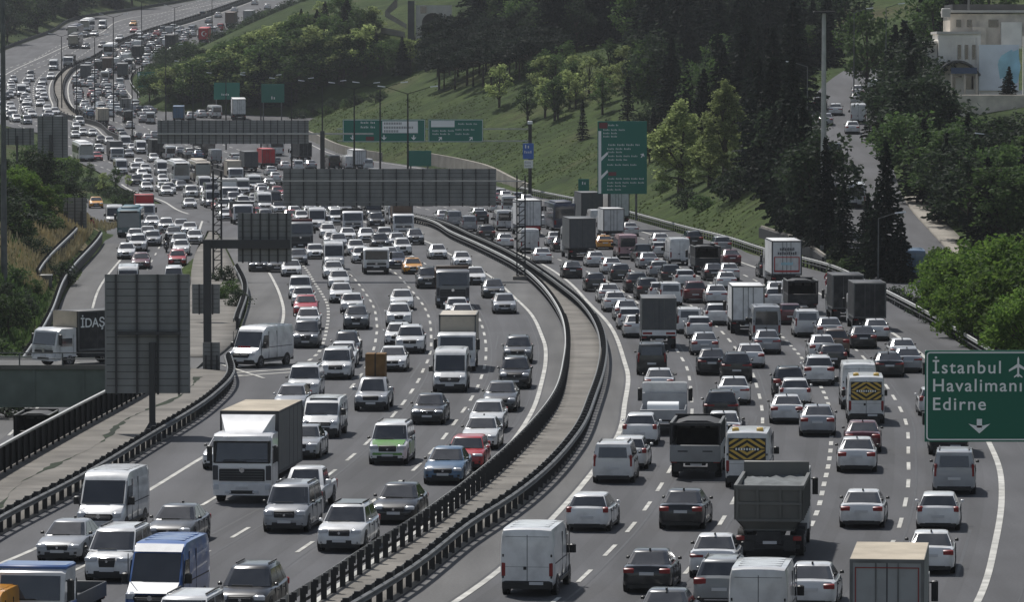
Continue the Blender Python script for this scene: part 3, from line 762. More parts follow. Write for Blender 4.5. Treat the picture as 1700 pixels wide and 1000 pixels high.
    for s in (-1,1):
        a,b = sorted((s*((.30 if var else .42) if kind in("sedan","suv") else .60 if kind=="hatch" else .72),s*(.83 if kind!="suv" else .88)))
        P.append(("tail_light", lamp(-e+(.012 if kind!="mpv" else -.012),-e+.22,a,b,tz[0],tz[1],"taillamp",.04), 0))
    gw = .30 if var else .40
    gr = MB(); gr.cbox(e-.10,e+.012,-gw,gw,hz[0]-(.20 if var else .10),hz[1]-.03,"plastic",.03)
    if var: gr.cbox(e-.06,e+.016,-gw-.03,gw+.03,hz[1]-.05,hz[1]-.02,"chrome",.01)
    for k in range(3): gr.box(e+.0,e+.018,-gw+.02,gw-.02,hz[0]-.07+k*.06,hz[0]-.058+k*.06,"chrome" if k==2 else "plastic")
    gr.cyl((e,0,hz[0]+.0),(e+.03,0,hz[0]+.0),.05,"chrome",10)
    P.append(("grille", gr, 0))
    fb = MB(); fb.cbox(e-.35,e-.0,-.72,.72,.19,.36,"black_trim",.05); fb.cbox(e-.12,e+.008,-.52,.52,.30,.47 if kind!="suv" else .52,"plastic",.05)
    for s in (-1,1): fb.cbox(e-.22,e-.02,*sorted((s*.56,s*.74)),.36,.48,"plastic",.04)
    P.append(("front_bumper", fb, 0))
    rb = MB(); rb.cbox(-e+.0,-e+.35,-.74,.74,.20,.42 if kind in("suv","mpv") else .36,"black_trim",.05); rb.cbox(-e-.012,-e+.05,-.52,.52,.30,.345,"chrome" if kind=="suv" else "black_trim",.01)
    P.append(("rear_bumper", rb, 0))
    P.append(("licence_plate", MB().cbox(e-.05,e+.025,-.26,.26,.40,.51,"plate",.008), 0))
    pz = .78 if kind=="sedan" else .66 if kind=="hatch" else .74
    P.append(("licence_plate", MB().cbox(-e-.025,-e+.04,-.26,.26,pz-.11,pz,"plate",.008), 0))
    for s in (-1,1):
        a,b = sorted((s*(w0+.06),s*(w0+.20)))
        mm = MB().cbox(xf0-.40,xf0-.30,a,b,z0+.04,z0+.15,"black_trim" if kind in ("mpv","sedan") else "car_paint",.03)
        P.append(("door_mirror", mm, 0))
    wm = wheel(rw,.21)
    for x in wx:
        for s in (-1,1): P.append(("wheel", wm, 0, (x,s*(W/2-.115),rw)))
    return P, L

def van(kind):
    P = []
    hi = {"van":2.55,"low":1.97,"mini":2.55}[kind]; L = {"van":5.7,"low":5.0,"mini":6.0}[kind]; W = 2.02 if kind!="low" else 1.94
    e = L/2; w = W/2; nose = 1.06 if kind!="low" else .98
    zb0 = .28
    hs = [(-e,.86,.42,hi-.16),(-e+.03,.96,.34,hi-.05),(-e+.12,.99,.30,hi),(-e+.6,1,.28,hi+.015),(0,1,.28,hi+.02),(e-2.0,1,.28,hi+.0),(e-1.72,.99,.28,hi-.10),(e-1.5,.985,.28,hi-.28 if hi>2.2 else hi-.18),(e-.92,.985,.28,nose+.24),(e-.80,.985,.28,nose+.16),(e-.35,.96,.29,nose-.04),(e-.12,.90,.31,nose-.22),(e-.03,.80,.34,.72),(e,.66,.40,.58)]
    body = MB(); body.loft([cab_ring(x,f*w,zb,zt,.90) for x,f,zb,zt in hs], "car_paint")
    wx = (e-.95,-e+1.05); rw = .345
    for s in (-1,1):
        for x in wx: body.cyl((x,s*(w-.18),rw+.02),(x,s*(w-.004),rw+.02),rw+.085,"black_trim",16)
        body.cbox(wx[1]+.45,wx[0]-.45,*sorted((s*(w-.05),s*(w+.012))),.42,.56,"black_trim",.02)
        for x in (e-1.0,e-2.05,e-3.2): body.box(x-.01,x+.01,*sorted((s*(w-.03),s*(w+.004))),.5,hi-.3,"seam")
        body.box(-e+.35,e-2.1,*sorted((s*(w-.02),s*(w+.008))),1.22,1.26,"seam")
    # rear door seams and roof ribs
    body.box(-e-.006,-e+.03,-.012,.012,.5,hi-.22,"seam")
    body.box(-e-.004,-e+.03,-.80,.80,hi-.30,hi-.285,"seam"); body.box(-e-.005,-e+.03,-.80,.80,1.12,1.13,"seam")
    body.cbox(-e-.03,-e+.02,.03,.14,1.02,1.14,"plastic",.01)
    for k in range(4): body.box(-e+.7+k*.7,-e+1.1+k*.7,-.72,.72,hi+.02,hi+.036,"car_paint")
    for s in (-1,1):
        for z in (.7,1.5): body.cbox(-e-.02,-e+.03,*sorted((s*.86,s*.92)),z,z+.10,"black_trim",.01)
    P.append(("body", body, 0))
    zt1 = hi-.34 if hi>2.2 else hi-.22
    x1,z1,x2,z2 = e-.90,nose+.245,e-1.47,zt1
    ws = MB(); pane(ws, [(x1,-w*.86,z1),(x1,w*.86,z1),(x2,w*.83,z2),(x2,-w*.83,z2)], e=.03)
    ws.box(x1-.06,x1+.05,-.7,.3,z1,z1+.03,"plastic")
    P.append(("windscreen", ws, 0))
    for s in (-1,1):
        sw = MB(); y = s*(w*.99)
        zt = hi-.55 if hi>2.2 else hi-.42
        q = [(e-1.05,y,nose+.16),(e-1.45,y*.985,zt),(e-2.0,y*.985,zt),(e-2.0,y,nose+.12)]
        n = (Vector(q[1])-Vector(q[0])).cross(Vector(q[2])-Vector(q[0]))
        if n.y*s < 0: q = q[::-1]
        pane(sw, q, e=.02)
        if kind == "mini":
            for k in range(3):
                a = e-2.2-k*1.15; b = a-1.05
                q = [(a,y,1.3),(b,y,1.3),(b,y*.985,zt+.1),(a,y*.985,zt+.1)]
                n = (Vector(q[1])-Vector(q[0])).cross(Vector(q[2])-Vector(q[0]))
                if n.y*s < 0: q = q[::-1]
                pane(sw, q, e=.02)
        P.append(("side_window", sw, 0))
    if kind != "van":
        rwn = MB(); zt = hi-.34; zl = 1.3 if kind=="mini" else 1.1
        pane(rwn, [(-e+.002,w*.80,zl),(-e+.002,-w*.80,zl),(-e+.012,-w*.74,zt),(-e+.012,w*.74,zt)], e=.03)
        P.append(("rear_window", rwn, 0))
    for s in (-1,1):
        a,b = sorted((s*.56,s*.90)); P.append(("headlight", lamp(e-.34,e-.06,a,b,nose-.26,nose-.02,"headlamp",.07), 0))
        a,b = sorted((s*.80,s*.945)); P.append(("tail_light", lamp(-e-.012,-e+.1,a,b,.78,1.28,"taillamp",.02), 0))
    gr = MB(); gr.cbox(e-.2,e+.012,-.60,.60,nose-.46,nose-.13,"plastic",.08); gr.cyl((e,0,nose-.22),(e+.035,0,nose-.22),.09,"chrome",12)
    gr.box(e,e+.02,-.5,.5,nose-.28,nose-.262,"chrome")
    P.append(("grille", gr, 0))
    fb = MB(); fb.cbox(e-.5,e+.03,-.91,.91,.25,.60,"black_trim",.10); fb.cbox(e-.2,e+.04,-.6,.6,.60,.66,"car_paint",.03); P.append(("front_bumper", fb, 0))
    rb = MB(); rb.cbox(-e-.06,-e+.3,-.93,.93,.30,.60,"black_trim",.06); P.append(("rear_bumper", rb, 0))
    P.append(("licence_plate", MB().cbox(e-.02,e+.05,-.26,.26,.42,.53,"plate",.008), 0))
    P.append(("licence_plate", MB().cbox(-e-.085,-e+.0,-.60,-.08,.46,.57,"plate",.008), 0))
    for s in (-1,1):
        a,b = sorted((s*(w+.02),s*(w+.26))); P.append(("door_mirror", MB().cbox(e-1.28,e-1.10,a,b,nose+.18,nose+.52,"black_trim",.04), 0))
    wm = wheel(rw,.24)
    for x in wx:
        for s in (-1,1): P.append(("wheel", wm, 0, (x,s*(w-.125),rw)))
    return P, L

def truck(kind):
    """cab-over lorries: box, tir (curtain sided with deflector), dump, tub (open stake bed), flat"""
    P = []
    big = kind in ("tir","dump","bigbox")
    L = {"box":7.2,"bigbox":9.5,"tir":9.0,"dump":8.3,"tub":6.6,"flat":6.2}[kind]
    W = 2.5 if big else 2.25; w = W/2; cl = 1.95 if big else 1.7; Hc = 2.95 if big else 2.35
    H = {"box":3.35,"bigbox":3.95,"tir":3.75,"dump":2.75,"tub":2.5,"flat":1.15}[kind]
    e = L/2; xb = e-cl; fl = 1.12 if big else .92
    cab = MB(); zf = 1.72 if big else 1.28
    cab.prism([(xb,.55),(e-.06,.55),(e,.72),(e,zf),(e-.22,Hc-.16),(e-.5,Hc),(xb,Hc)], -w, w, "car_paint", .14, .955)
    for s in (-1,1):
        cab.box(xb+.25,xb+.27,*sorted((s*(w-.05),s*(w+.004))),.75,Hc-.4,"seam"); cab.box(e-.35,e-.33,*sorted((s*(w-.05),s*(w+.004))),.75,zf,"seam")
    P.append(("cab", cab, 0))
    ws = MB(); pane(ws, [(e,-w*.88,zf+.04),(e,w*.88,zf+.04),(e-.20,w*.86,Hc-.26),(e-.20,-w*.86,Hc-.26)], e=.02)
    ws.box(e-.02,e+.05,-.8,.2,zf+.06,zf+.09,"plastic"); P.append(("windscreen", ws, 0))
    for s in (-1,1):
        sw = MB(); y = s*(w+.0); q = [(e-.38,y,zf-.05),(e-.5,y*.985,Hc-.42),(xb+.35,y*.985,Hc-.42),(xb+.35,y,zf-.05)]
        n = (Vector(q[1])-Vector(q[0])).cross(Vector(q[2])-Vector(q[0]))
        if n.y*s < 0: q = q[::-1]
        pane(sw, q, e=.012); P.append(("side_window", sw, 0))
    gr = MB(); gr.cbox(e-.1,e+.03,-w*.80,w*.80,.96 if big else .85,zf-.22,"plastic",.06)
    for k in range(4): gr.box(e+.02,e+.045,-w*.72,w*.72,(1.02 if big else .88)+k*.11,(1.045 if big else .9)+k*.11,"steel")
    gr.cyl((e+.02,0,zf-.3),(e+.055,0,zf-.3),.11,"chrome",14); P.append(("grille", gr, 0))
    fb = MB(); fb.cbox(e-.5,e+.06,-w+.02,w-.02,.36,.92 if big else .76,"cab_white" if kind in("tir","box") else "chassis",.09)
    fb.cbox(e-.3,e+.075,-.55,.55,.42,.58,"plastic",.03); P.append(("front_bumper", fb, 0))
    for s in (-1,1):
        a,b = sorted((s*.78*w,s*.97*w)); P.append(("headlight", lamp(e-.05,e+.085,a-.0,b,.60,.82,"headlamp",.03), 0))
    P.append(("licence_plate", MB().cbox(e+.04,e+.095,-.26,.26,.62,.73,"plate",.008), 0))
    for s in (-1,1):
        a,b = sorted((s*(w+.05),s*(w+.27))); mb = MB().cbox(e-.34,e-.18,a,b,zf+.05,zf+.72,"black_trim",.04)
        mb.cyl((e-.3,s*(w-.05),zf+.65),(e-.26,s*(w+.15),zf+.65),.025,"black_trim",6); P.append(("door_mirror", mb, 0))
    if kind in ("tir",):
        su = MB(); su.cbox(e-.06,e+.012,-w*.93,w*.93,zf-.02,zf+.06,"black_trim",.01)
        for s in (-1,1): su.cbox(e-.24,e+.0,*sorted((s*w*.87,s*w*.97)),zf,Hc-.3,"black_trim",.02)
        su.cbox(e-.2,e+.05,-w*.94,w*.94,.36,.56,"chassis",.06)
        P.append(("windscreen_surround", su, 0))
        de = MB(); de.loft([[(e-.55,-w*.62,Hc),(e-.55,w*.62,Hc),(xb+.1,w*.9,Hc),(xb+.1,-w*.9,Hc)],[(xb+.45,-w*.88,H-.15),(xb+.45,w*.88,H-.15),(xb+.12,w*.92,H-.12),(xb+.12,-w*.92,H-.12)]], "cab_white")
        P.append(("roof_deflector", de, 0))
        vi = MB(); vi.cbox(e-.42,e+.12,-w*.94,w*.94,Hc-.30,Hc-.05,"cab_white",.05); P.append(("sun_visor", vi, 0))
    if big:
        wp = MB()
        for y in (-.75,.05,.7): wp.box(e+.0,e+.03,y-.02,y+.55,zf+.12,zf+.14,"plastic")
        for s in (-1,1):
            wp.cbox(e-.1,e+.02,*sorted((s*w*.80,s*w*.99)),1.0,zf-.1,"seam",.03)
            wp.cbox(e-.12,e+.09,*sorted((s*.45,s*.72)),.44,.56,"headlamp",.02)
        P.append(("wiper", wp, 0))
    ch = MB(); ch.box(-e+.1,xb,-.45,.45,.62,fl-.06,"chassis"); ch.box(-e+.15,-e+.25,-w+.1,w-.1,.42,.56,"chassis"); ch.box(-e+.12,-e+.3,-w+.05,w-.05,.72,.92 if big else .8,"chassis")
    for s in (-1,1):
        ch.box(-e+2.2,xb-.4,*sorted((s*.7,s*(w-.06))),.5,.85,"chassis")
        ch.box(-e+.05,-e+.11,*sorted((s*.55,s*.97)),.35,.72,"plastic")
    P.append(("chassis", ch, 0))
    for s in (-1,1):
        a,b = sorted((s*.72*w,s*.97*w)); P.append(("tail_light", lamp(-e+.05,-e+.14,a,b,.74,.9 if big else .84,"taillamp",.02), 0))
    P.append(("licence_plate", MB().cbox(-e+.06,-e+.13,-.3,.22,.60,.71,"plate",.008), 0))
    rw = .5 if big else .42; wm = wheel(rw,.30)
    axles = [e-.95-(.35 if big else .2)]+([-e+1.9,-e+3.2] if kind in("dump",) else [-e+1.7])
    for k, x in enumerate(axles):
        for s in (-1,1): P.append(("wheel", wm, 0, (x,s*(w-.16),rw)))
    x0, x1 = -e, xb-.14
    if kind in ("box","bigbox","tir"):
        cg = MB(); cg.cbox(x0,x1,-w,w,fl,H,"cargo_paint",.03)
        # frame edges, door seam, locking bars, hinges
        f = "seam" if kind!="box" else "steel"
        for s in (-1,1):
            cg.box(x0-.025,x0+.06,*sorted((s*(w-.09),s*(w+.008))),fl,H+.004,f)
            cg.box(x1-.06,x1+.02,*sorted((s*(w-.09),s*(w+.008))),fl,H+.004,f)
            cg.box(x0,x1,*sorted((s*(w-.02),s*(w+.012))),fl-.03,fl+.10,f); cg.box(x0,x1,*sorted((s*(w-.05),s*(w+.01))),H-.08,H+.006,f)
            for k in range(4): cg.box(x0+.2+k*1.2,x0+.23+k*1.2,*sorted((s*(w-.02),s*(w+.006))),fl+.1,H-.08,"seam")
        cg.box(x0-.03,x0+.05,-w,w,H-.10,H+.008,f); cg.box(x0-.03,x0+.05,-w,w,fl-.02,fl+.10,f)
        cg.box(x0-.012,x0+.02,-.02,.02,fl+.1,H-.1,"seam")
        for y in (-.34,.34): cg.box(x0-.03,x0,y-.02,y+.02,fl+.1,H-.1,"steel")
        cg.box(x1,x1+.02,-w,w,H-.1,H+.006,f)
        P.append(("cargo_box", cg, 1))
    elif kind in ("dump","tub"):
        cg = MB(); t = .07
        zb, zt = fl, H
        def slab(v, n):
            v = [Vector(q) for q in v]; n = Vector(n)*t
            cg.loft([v,[q+n for q in v]], "cargo_paint")
        if kind == "dump":
            wa, wm_, zm = w*.74, w*.985, zb+.36; xs0, xm, xs1 = x0+.45, x0+.22, x0
            for s in (-1,1):
                slab([(xs0,s*wa,zb),(x1,s*wa,zb),(x1,s*wm_,zm),(xm,s*wm_,zm)],(0,-s,0))
                slab([(xm,s*wm_,zm),(x1,s*wm_,zm),(x1,s*w,zt),(xs1,s*w,zt)],(0,-s,0))
                for k in range(7):
                    u = k/6; xa = xm+.1+(x1-xm-.2)*u
                    cg.box(xa-.05,xa+.05,*sorted((s*(wm_-.04),s*(w+.05))),zm,zt-.02,"cargo_paint")
                cg.box(xs1,x1,*sorted((s*(w-.07),s*(w+.05))),zt-.10,zt+.05,"cargo_paint")
            slab([(xs0,-wa,zb),(xs0,wa,zb),(xm,wm_,zm),(xm,-wm_,zm)],(1,0,0))
            slab([(xm,-wm_,zm),(xm,wm_,zm),(xs1,w,zt),(xs1,-w,zt)],(1,0,0))
            slab([(x1,-wa,zb),(x1,wa,zb),(x1,w,zt),(x1,-w,zt)],(-1,0,0))
            cg.box(xs1-.05,xs1+.08,-w-.04,w+.04,zt-.12,zt+.045,"cargo_paint")
            def rx(z): return xm+(xs1-xm)*(z-zm)/(zt-zm)
            for y in (-w*.94,-.42,.42,w*.94):
                cg.loft([[(rx(zm)-.07,y-.05,zm),(rx(zm)-.07,y+.05,zm),(rx(zt)-.07,y+.05,zt),(rx(zt)-.07,y-.05,zt)],[(rx(zm)+.03,y-.05,zm),(rx(zm)+.03,y+.05,zm),(rx(zt)+.03,y+.05,zt),(rx(zt)+.03,y-.05,zt)]], "cargo_paint")
            for z in (zm,(zm+zt)/2): cg.box(rx(z)-.08,rx(z)+.02,-w*.96,w*.96,z-.05,z+.05,"cargo_paint")
            cg.box(xs0,x1,-wa,wa,zb-.06,zb+.02,"cargo_paint")
            P.append(("cargo_bed", cg, 1))
            hd = MB(); hd.cbox(x1-.1,x1+.85,-w*.9,w*.9,zt+.0,zt+.10,"cargo_paint",.03); hd.cbox(x1-.12,x1+.0,-w,w,zt-.2,zt+.46,"cargo_paint",.03)
            P.append(("headboard", hd, 1))
            ld = MB(); nx, ny = 14, 8
            ld.v = [(xs1+.12+(x1-xs1-.25)*i/nx, (-w+.1)+(2*w-.2)*j/ny, zt-.16+.10*math.sin(i*.9+j)*math.cos(j*1.7+i*.3)+.10*(1-abs(j-ny/2)/(ny/2))) for j in range(ny+1) for i in range(nx+1)]
            for j in range(ny):
                for i in range(nx): ld.f.append((j*(nx+1)+i,j*(nx+1)+i+1,(j+1)*(nx+1)+i+1,(j+1)*(nx+1)+i)); ld.m.append("soil_load")
            P.append(("load", ld, 0))
        else:
            zg = fl+.62
            cg.box(x0,x1,-w,w,fl-.10,fl,"cargo_paint")
            cg.cbox(x0-.04,x0+.03,-w,w,fl-.12,zg,"cargo_paint",.015)
            for y in (-.55,.55): cg.box(x0-.055,x0-.03,y-.22,y+.22,zg-.3,zg-.24,"seam")
            for s in (-1,1): cg.cbox(x0,x1,*sorted((s*(w-.05),s*w)),fl,zg,"cargo_paint",.015)
            P.append(("cargo_bed", cg, 1))
            sd_ = MB()
            for s in (-1,1):
                sd_.box(x0+.05,x1,*sorted((s*(w-.07),s*(w-.02))),zg,H-.05,"chassis")
                for k in range(5):
                    xa = x0+.06+(x1-x0-.12)*k/4; sd_.box(xa-.04,xa+.04,*sorted((s*(w-.09),s*(w+.01))),zg,H,"chassis")
                sd_.box(x0,x1,*sorted((s*(w-.10),s*(w+.015))),H-.06,H+.03,"steel")
            sd_.box(x1-.08,x1,-w,w,fl,H+.1,"chassis"); sd_.box(x0,x0+.09,-w,w,H-.10,H+.03,"steel_dark")
            for y in (-.7,0,.7): sd_.box(x1-.10,x1-.08,y-.25,y+.25,H-.55,H-.2,"steel")
            P.append(("side_boards", sd_, 0))
            tp = MB(); n = 8
            tp.loft([[(xa,-w+.05,H-.16),(xa,-w*.4,H+.02),(xa,w*.4,H+.02),(xa,w-.05,H-.16),(xa,w-.05,H-.20),(xa,-w+.05,H-.20)] for xa in (x0+1.6,x1-.1)],"chassis")
            P.append(("tarpaulin", tp, 0))
    else:  # flat
        cg = MB(); cg.box(x0,x1,-w,w,fl-.1,fl,"cargo_paint")
        for s in (-1,1): cg.cbox(x0,x1,*sorted((s*(w-.05),s*w)),fl,fl+.38,"cargo_paint",.015)
        cg.cbox(x0-.03,x0+.03,-w,w,fl-.12,fl+.38,"cargo_paint",.012); cg.cbox(x1-.06,x1,-w,w,fl,fl+.95,"cargo_paint",.02)
        P.append(("cargo_bed", cg, 1))
    return P, L

def pickup():
    P, _ = car("suv"); L = 5.2; Q = []
    # one-box cab on a load bed
    W = 1.82; w = W/2; e = L/2
    st = [(-e,.80,.48,.98),(-e+.05,.88,.42,1.02),(-e+.3,.90,.36,1.02),(-.55,.90,.34,1.02),(-.5,.90,.3,1.03),(.2,.91,.3,1.03),(1.1,.91,.3,1.04),(1.6,.90,.3,1.0),(2.15,.88,.32,.92),(2.45,.82,.34,.82),(2.57,.72,.38,.70),(2.6,.58,.42,.58)]
    body = MB(); body.loft([cab_ring(*s) for s in st], "car_paint")
    def outline(xf,xr,ww,z,c=.12): return [(xf,ww*.8,z),(xf-c,ww,z),(xr+c,ww,z),(xr,ww*.8,z),(xr,-ww*.8,z),(xr+c,-ww,z),(xf-c,-ww,z),(xf,-ww*.8,z)]
    body.loft([outline(1.3,-.78,.83,1.0),outline(.62,-.62,.66,1.68),outline(.45,-.5,.55,1.74)], "car_paint")
    for s in (-1,1):
        for x in (1.62,-1.45): body.cyl((x,s*(w-.16),.39),(x,s*(w-.002),.39),.45,"black_trim",16)
    body.box(-e+.12,-.72,-.74,.74,1.0,1.05,"chassis")
    Q.append(("body", body, 0))
    ws = MB(); pane(ws, [(1.27,-.64,1.05),(1.27,.64,1.05),(.66,.52,1.63),(.66,-.52,1.63)], e=.03); Q.append(("windscreen", ws, 0))
    rwn = MB(); pane(rwn, [(-.77,.6,1.08),(-.77,-.6,1.08),(-.63,-.5,1.6),(-.63,.5,1.6)], e=.03); Q.append(("rear_window", rwn, 0))
    for s in (-1,1):
        sw = MB()
        for a,b in ((1.0,.2),(.12,-.55)):
            q = [(a,s*.835,1.06),(b,s*.835,1.06),(b,s*.69,1.6),(min(a,.5),s*.69,1.6)]
            n = (Vector(q[1])-Vector(q[0])).cross(Vector(q[2])-Vector(q[0]))
            if n.y*s < 0: q = q[::-1]
            pane(sw, q, e=.015)
        Q.append(("side_window", sw, 0))
        a,b = sorted((s*.5,s*.84)); Q.append(("headlight", lamp(e-.25,e-.02,a,b,.70,.88,"headlamp",.05), 0))
        a,b = sorted((s*.72,s*.89)); Q.append(("tail_light", lamp(-e-.01,-e+.1,a,b,.62,.98,"taillamp",.02), 0))
        a,b = sorted((s*.86,s*1.1)); Q.append(("door_mirror", MB().cbox(.82,.96,a,b,1.06,1.26,"car_paint",.03), 0))
    Q.append(("grille", MB().cbox(e-.15,e+.012,-.42,.42,.62,.86,"plastic",.04), 0))
    Q.append(("front_bumper", MB().cbox(e-.3,e+.03,-.82,.82,.30,.56,"black_trim",.07), 0))
    Q.append(("rear_bumper", MB().cbox(-e-.05,-e+.2,-.82,.82,.36,.52,"black_trim",.04), 0))
    Q.append(("licence_plate", MB().cbox(e+.0,e+.045,-.26,.26,.40,.51,"plate",.008), 0))
    Q.append(("licence_plate", MB().cbox(-e-.03,-e+.0,-.26,.26,.62,.73,"plate",.008), 0))
    wm = wheel(.37,.25)
    for x in (1.62,-1.45):
        for s in (-1,1): Q.append(("wheel", wm, 0, (x,s*(w-.13),.37)))
    return Q, L

def bus():
    P = []; L, W, H = 11.5, 2.5, 3.15; e, w = L/2, W/2
    body = MB(); body.prism([(-e,.5),(-e,2.9),(-e+.2,H),(e-.5,H),(e-.12,2.9),(e,1.2),(e,.4),(-e+.1,.4)], -w, w, "car_paint", .1, .97)
    body.cbox(-e+1.2,e-2.5,-.9,.9,H,H+.22,"cargo_paint",.08)
    for s in (-1,1):
        for x in (e-2.6,-e+3.1): body.cyl((x,s*(w-.2),.5),(x,s*(w+.004),.5),.58,"black_trim",16)
    P.append(("body", body, 0))
    ws = MB(); pane(ws, [(e,-w*.9,1.15),(e,w*.9,1.15),(e-.12,w*.9,2.72),(e-.12,-w*.9,2.72)], e=.03); P.append(("windscreen", ws, 0))
    rwn = MB(); pane(rwn, [(-e,w*.86,1.5),(-e,-w*.86,1.5),(-e,-w*.84,2.75),(-e,w*.84,2.75)], e=.03); P.append(("rear_window", rwn, 0))
    for s in (-1,1):
        sw = MB()
        for k in range(7):
            a = e-.7-k*1.5; b = a-1.42; y = s*w
            q = [(a,y,1.35),(b,y,1.35),(b,y,2.6),(a,y,2.6)]
            n = (Vector(q[1])-Vector(q[0])).cross(Vector(q[2])-Vector(q[0]))
            if n.y*s < 0: q = q[::-1]
            pane(sw, q, e=.02)
        P.append(("side_window", sw, 0))
        a,b = sorted((s*.72,s*1.12)); P.append(("headlight", lamp(e-.1,e+.03,a,b,.62,.86,"headlamp",.04), 0))
        a,b = sorted((s*.95,s*1.18)); P.append(("tail_light", lamp(-e-.03,-e+.1,a,b,.8,1.3,"taillamp",.03), 0))
        a,b = sorted((s*(w+.02),s*(w+.3))); P.append(("door_mirror", MB().cbox(e-.05,e+.2,a,b,2.0,2.6,"black_trim",.04), 0))
    P.append(("destination_board", MB().cbox(e-.16,e+.02,-.9,.9,2.74,2.96,"black_trim",.02), 0))
    P.append(("front_bumper", MB().cbox(e-.3,e+.05,-w+.03,w-.03,.36,.6,"black_trim",.06), 0))
    P.append(("licence_plate", MB().cbox(e+.03,e+.075,-.26,.26,.42,.53,"plate",.008), 0))
    wm = wheel(.5,.3)
    for x in (e-2.6,-e+3.1):
        for s in (-1,1): P.append(("wheel", wm, 0, (x,s*(w-.15),.5)))
    return P, L

def motorbike():
    P = []
    fr = MB(); fr.cyl((-.5,0,.62),(.35,0,.72),.11,"car_paint",8); fr.cyl((.35,0,.72),(.62,0,.95),.09,"car_paint",8); fr.cbox(-.78,-.15,-.14,.14,.70,.84,"plastic",.04); fr.cbox(-.1,.35,-.16,.16,.68,.92,"car_paint",.06); fr.cbox(-.25,.3,-.17,.17,.28,.58,"chassis",.05)
    fr.cyl((.62,-.0,.98),(.82,0,.32),.045,"steel",6); fr.cyl((.56,-.36,1.06),(.56,.36,1.06),.02,"chassis",6); fr.cbox(.55,.78,-.17,.17,.78,1.18,"car_paint",.06)
    P.append(("body", fr, 0)); P.append(("headlight", MB().cbox(.72,.81,-.09,.09,.86,1.0,"headlamp",.03), 0)); P.append(("tail_light", MB().cbox(-.83,-.76,-.08,.08,.72,.80,"taillamp",.02), 0))
    P.append(("top_case", MB().cbox(-1.0,-.62,-.24,.24,.86,1.2,"plastic",.05), 0))
    wm = wheel(.31,.13)
    for x in (.82,-.62): P.append(("wheel", wm, 0, (x,0,.31)))
    return P, 2.1

BUILD = {"sd":("sedan_car",lambda:car("sedan"),"sedan"), "hb":("hatchback_car",lambda:car("hatch"),"hatchback"), "suv":("suv",lambda:car("suv"),"SUV"), "mpv":("compact_van",lambda:car("mpv"),"compact van"),
         "van":("panel_van",lambda:van("van"),"panel van"), "low":("delivery_van",lambda:van("low"),"delivery van"), "mini":("minibus",lambda:van("mini"),"minibus"),
         "box":("box_truck",lambda:truck("box"),"box truck"), "bbx":("box_truck",lambda:truck("bigbox"),"tall box truck"), "tir":("curtain_side_truck",lambda:truck("tir"),"curtain sided truck"), "dump":("dump_truck",lambda:truck("dump"),"dump truck"),
         "tub":("open_bed_truck",lambda:truck("tub"),"open bed truck"), "flat":("flatbed_truck",lambda:truck("flat"),"flatbed truck"), "pk":("pickup_truck",pickup,"pickup truck"), "bus":("coach_bus",bus,"coach"), "moto":("motorcycle",motorbike,"motorcycle")}
CAT = {"sd":"car","hb":"car","suv":"car","mpv":"van","van":"van","low":"van","mini":"minibus","box":"truck","bbx":"truck","tir":"truck","dump":"truck","tub":"truck","flat":"truck","pk":"pickup truck","bus":"bus","moto":"motorcycle"}
_cache = {}; _split = {}
for k_, n_ in (("sd","sedan"),("hb","hatch"),("suv","suv"),("mpv","mpv")):
    BUILD[k_+"2"] = (BUILD[k_][0], (lambda n_=n_: car(n_,1)), BUILD[k_][2]); CAT[k_+"2"] = CAT[k_]
def kind_parts(k):
    if k not in _cache:
        P, L = BUILD[k][1]()
        parts = []; wm = None; merged = MB()
        for p in P:
            nm, mb, role = p[0], p[1], p[2]; loc = p[3] if len(p) > 3 else None
            t = MB(); t.ext(mb)
            if loc: t.v = [(a+loc[0],b+loc[1],c+loc[2]) for a,b,c in t.v]
            # in the one-mesh copies the cab of a two-coloured lorry keeps its white
            if CAT[k]=="truck" and role == 0: t.m = ["cab_white" if q=="car_paint" else q for q in t.m]
            merged.ext(t)
            if nm == "wheel":
                if wm is None: wm = mb.mesh("wheel", 40)
                parts.append((nm, wm, role, loc)); nv = max(z for _,_,z in mb.v)
                if k not in _split:
                    wd = max(y for _,y,_ in mb.v)-.02; q_ = wheel_split(nv, wd*2); _split[k] = (q_[0].mesh("wheel",40), q_[1].mesh("rim",40))
            else: parts.append((nm, mb.mesh(nm, 38), role, None))
        fm = merged.mesh(BUILD[k][0]+"_far", 38)
        _cache[k] = (parts, L, fm)
    return _cache[k]
VEH = []
def slope(f, Y): return (f(Y+2)-f(Y-2))/4.0
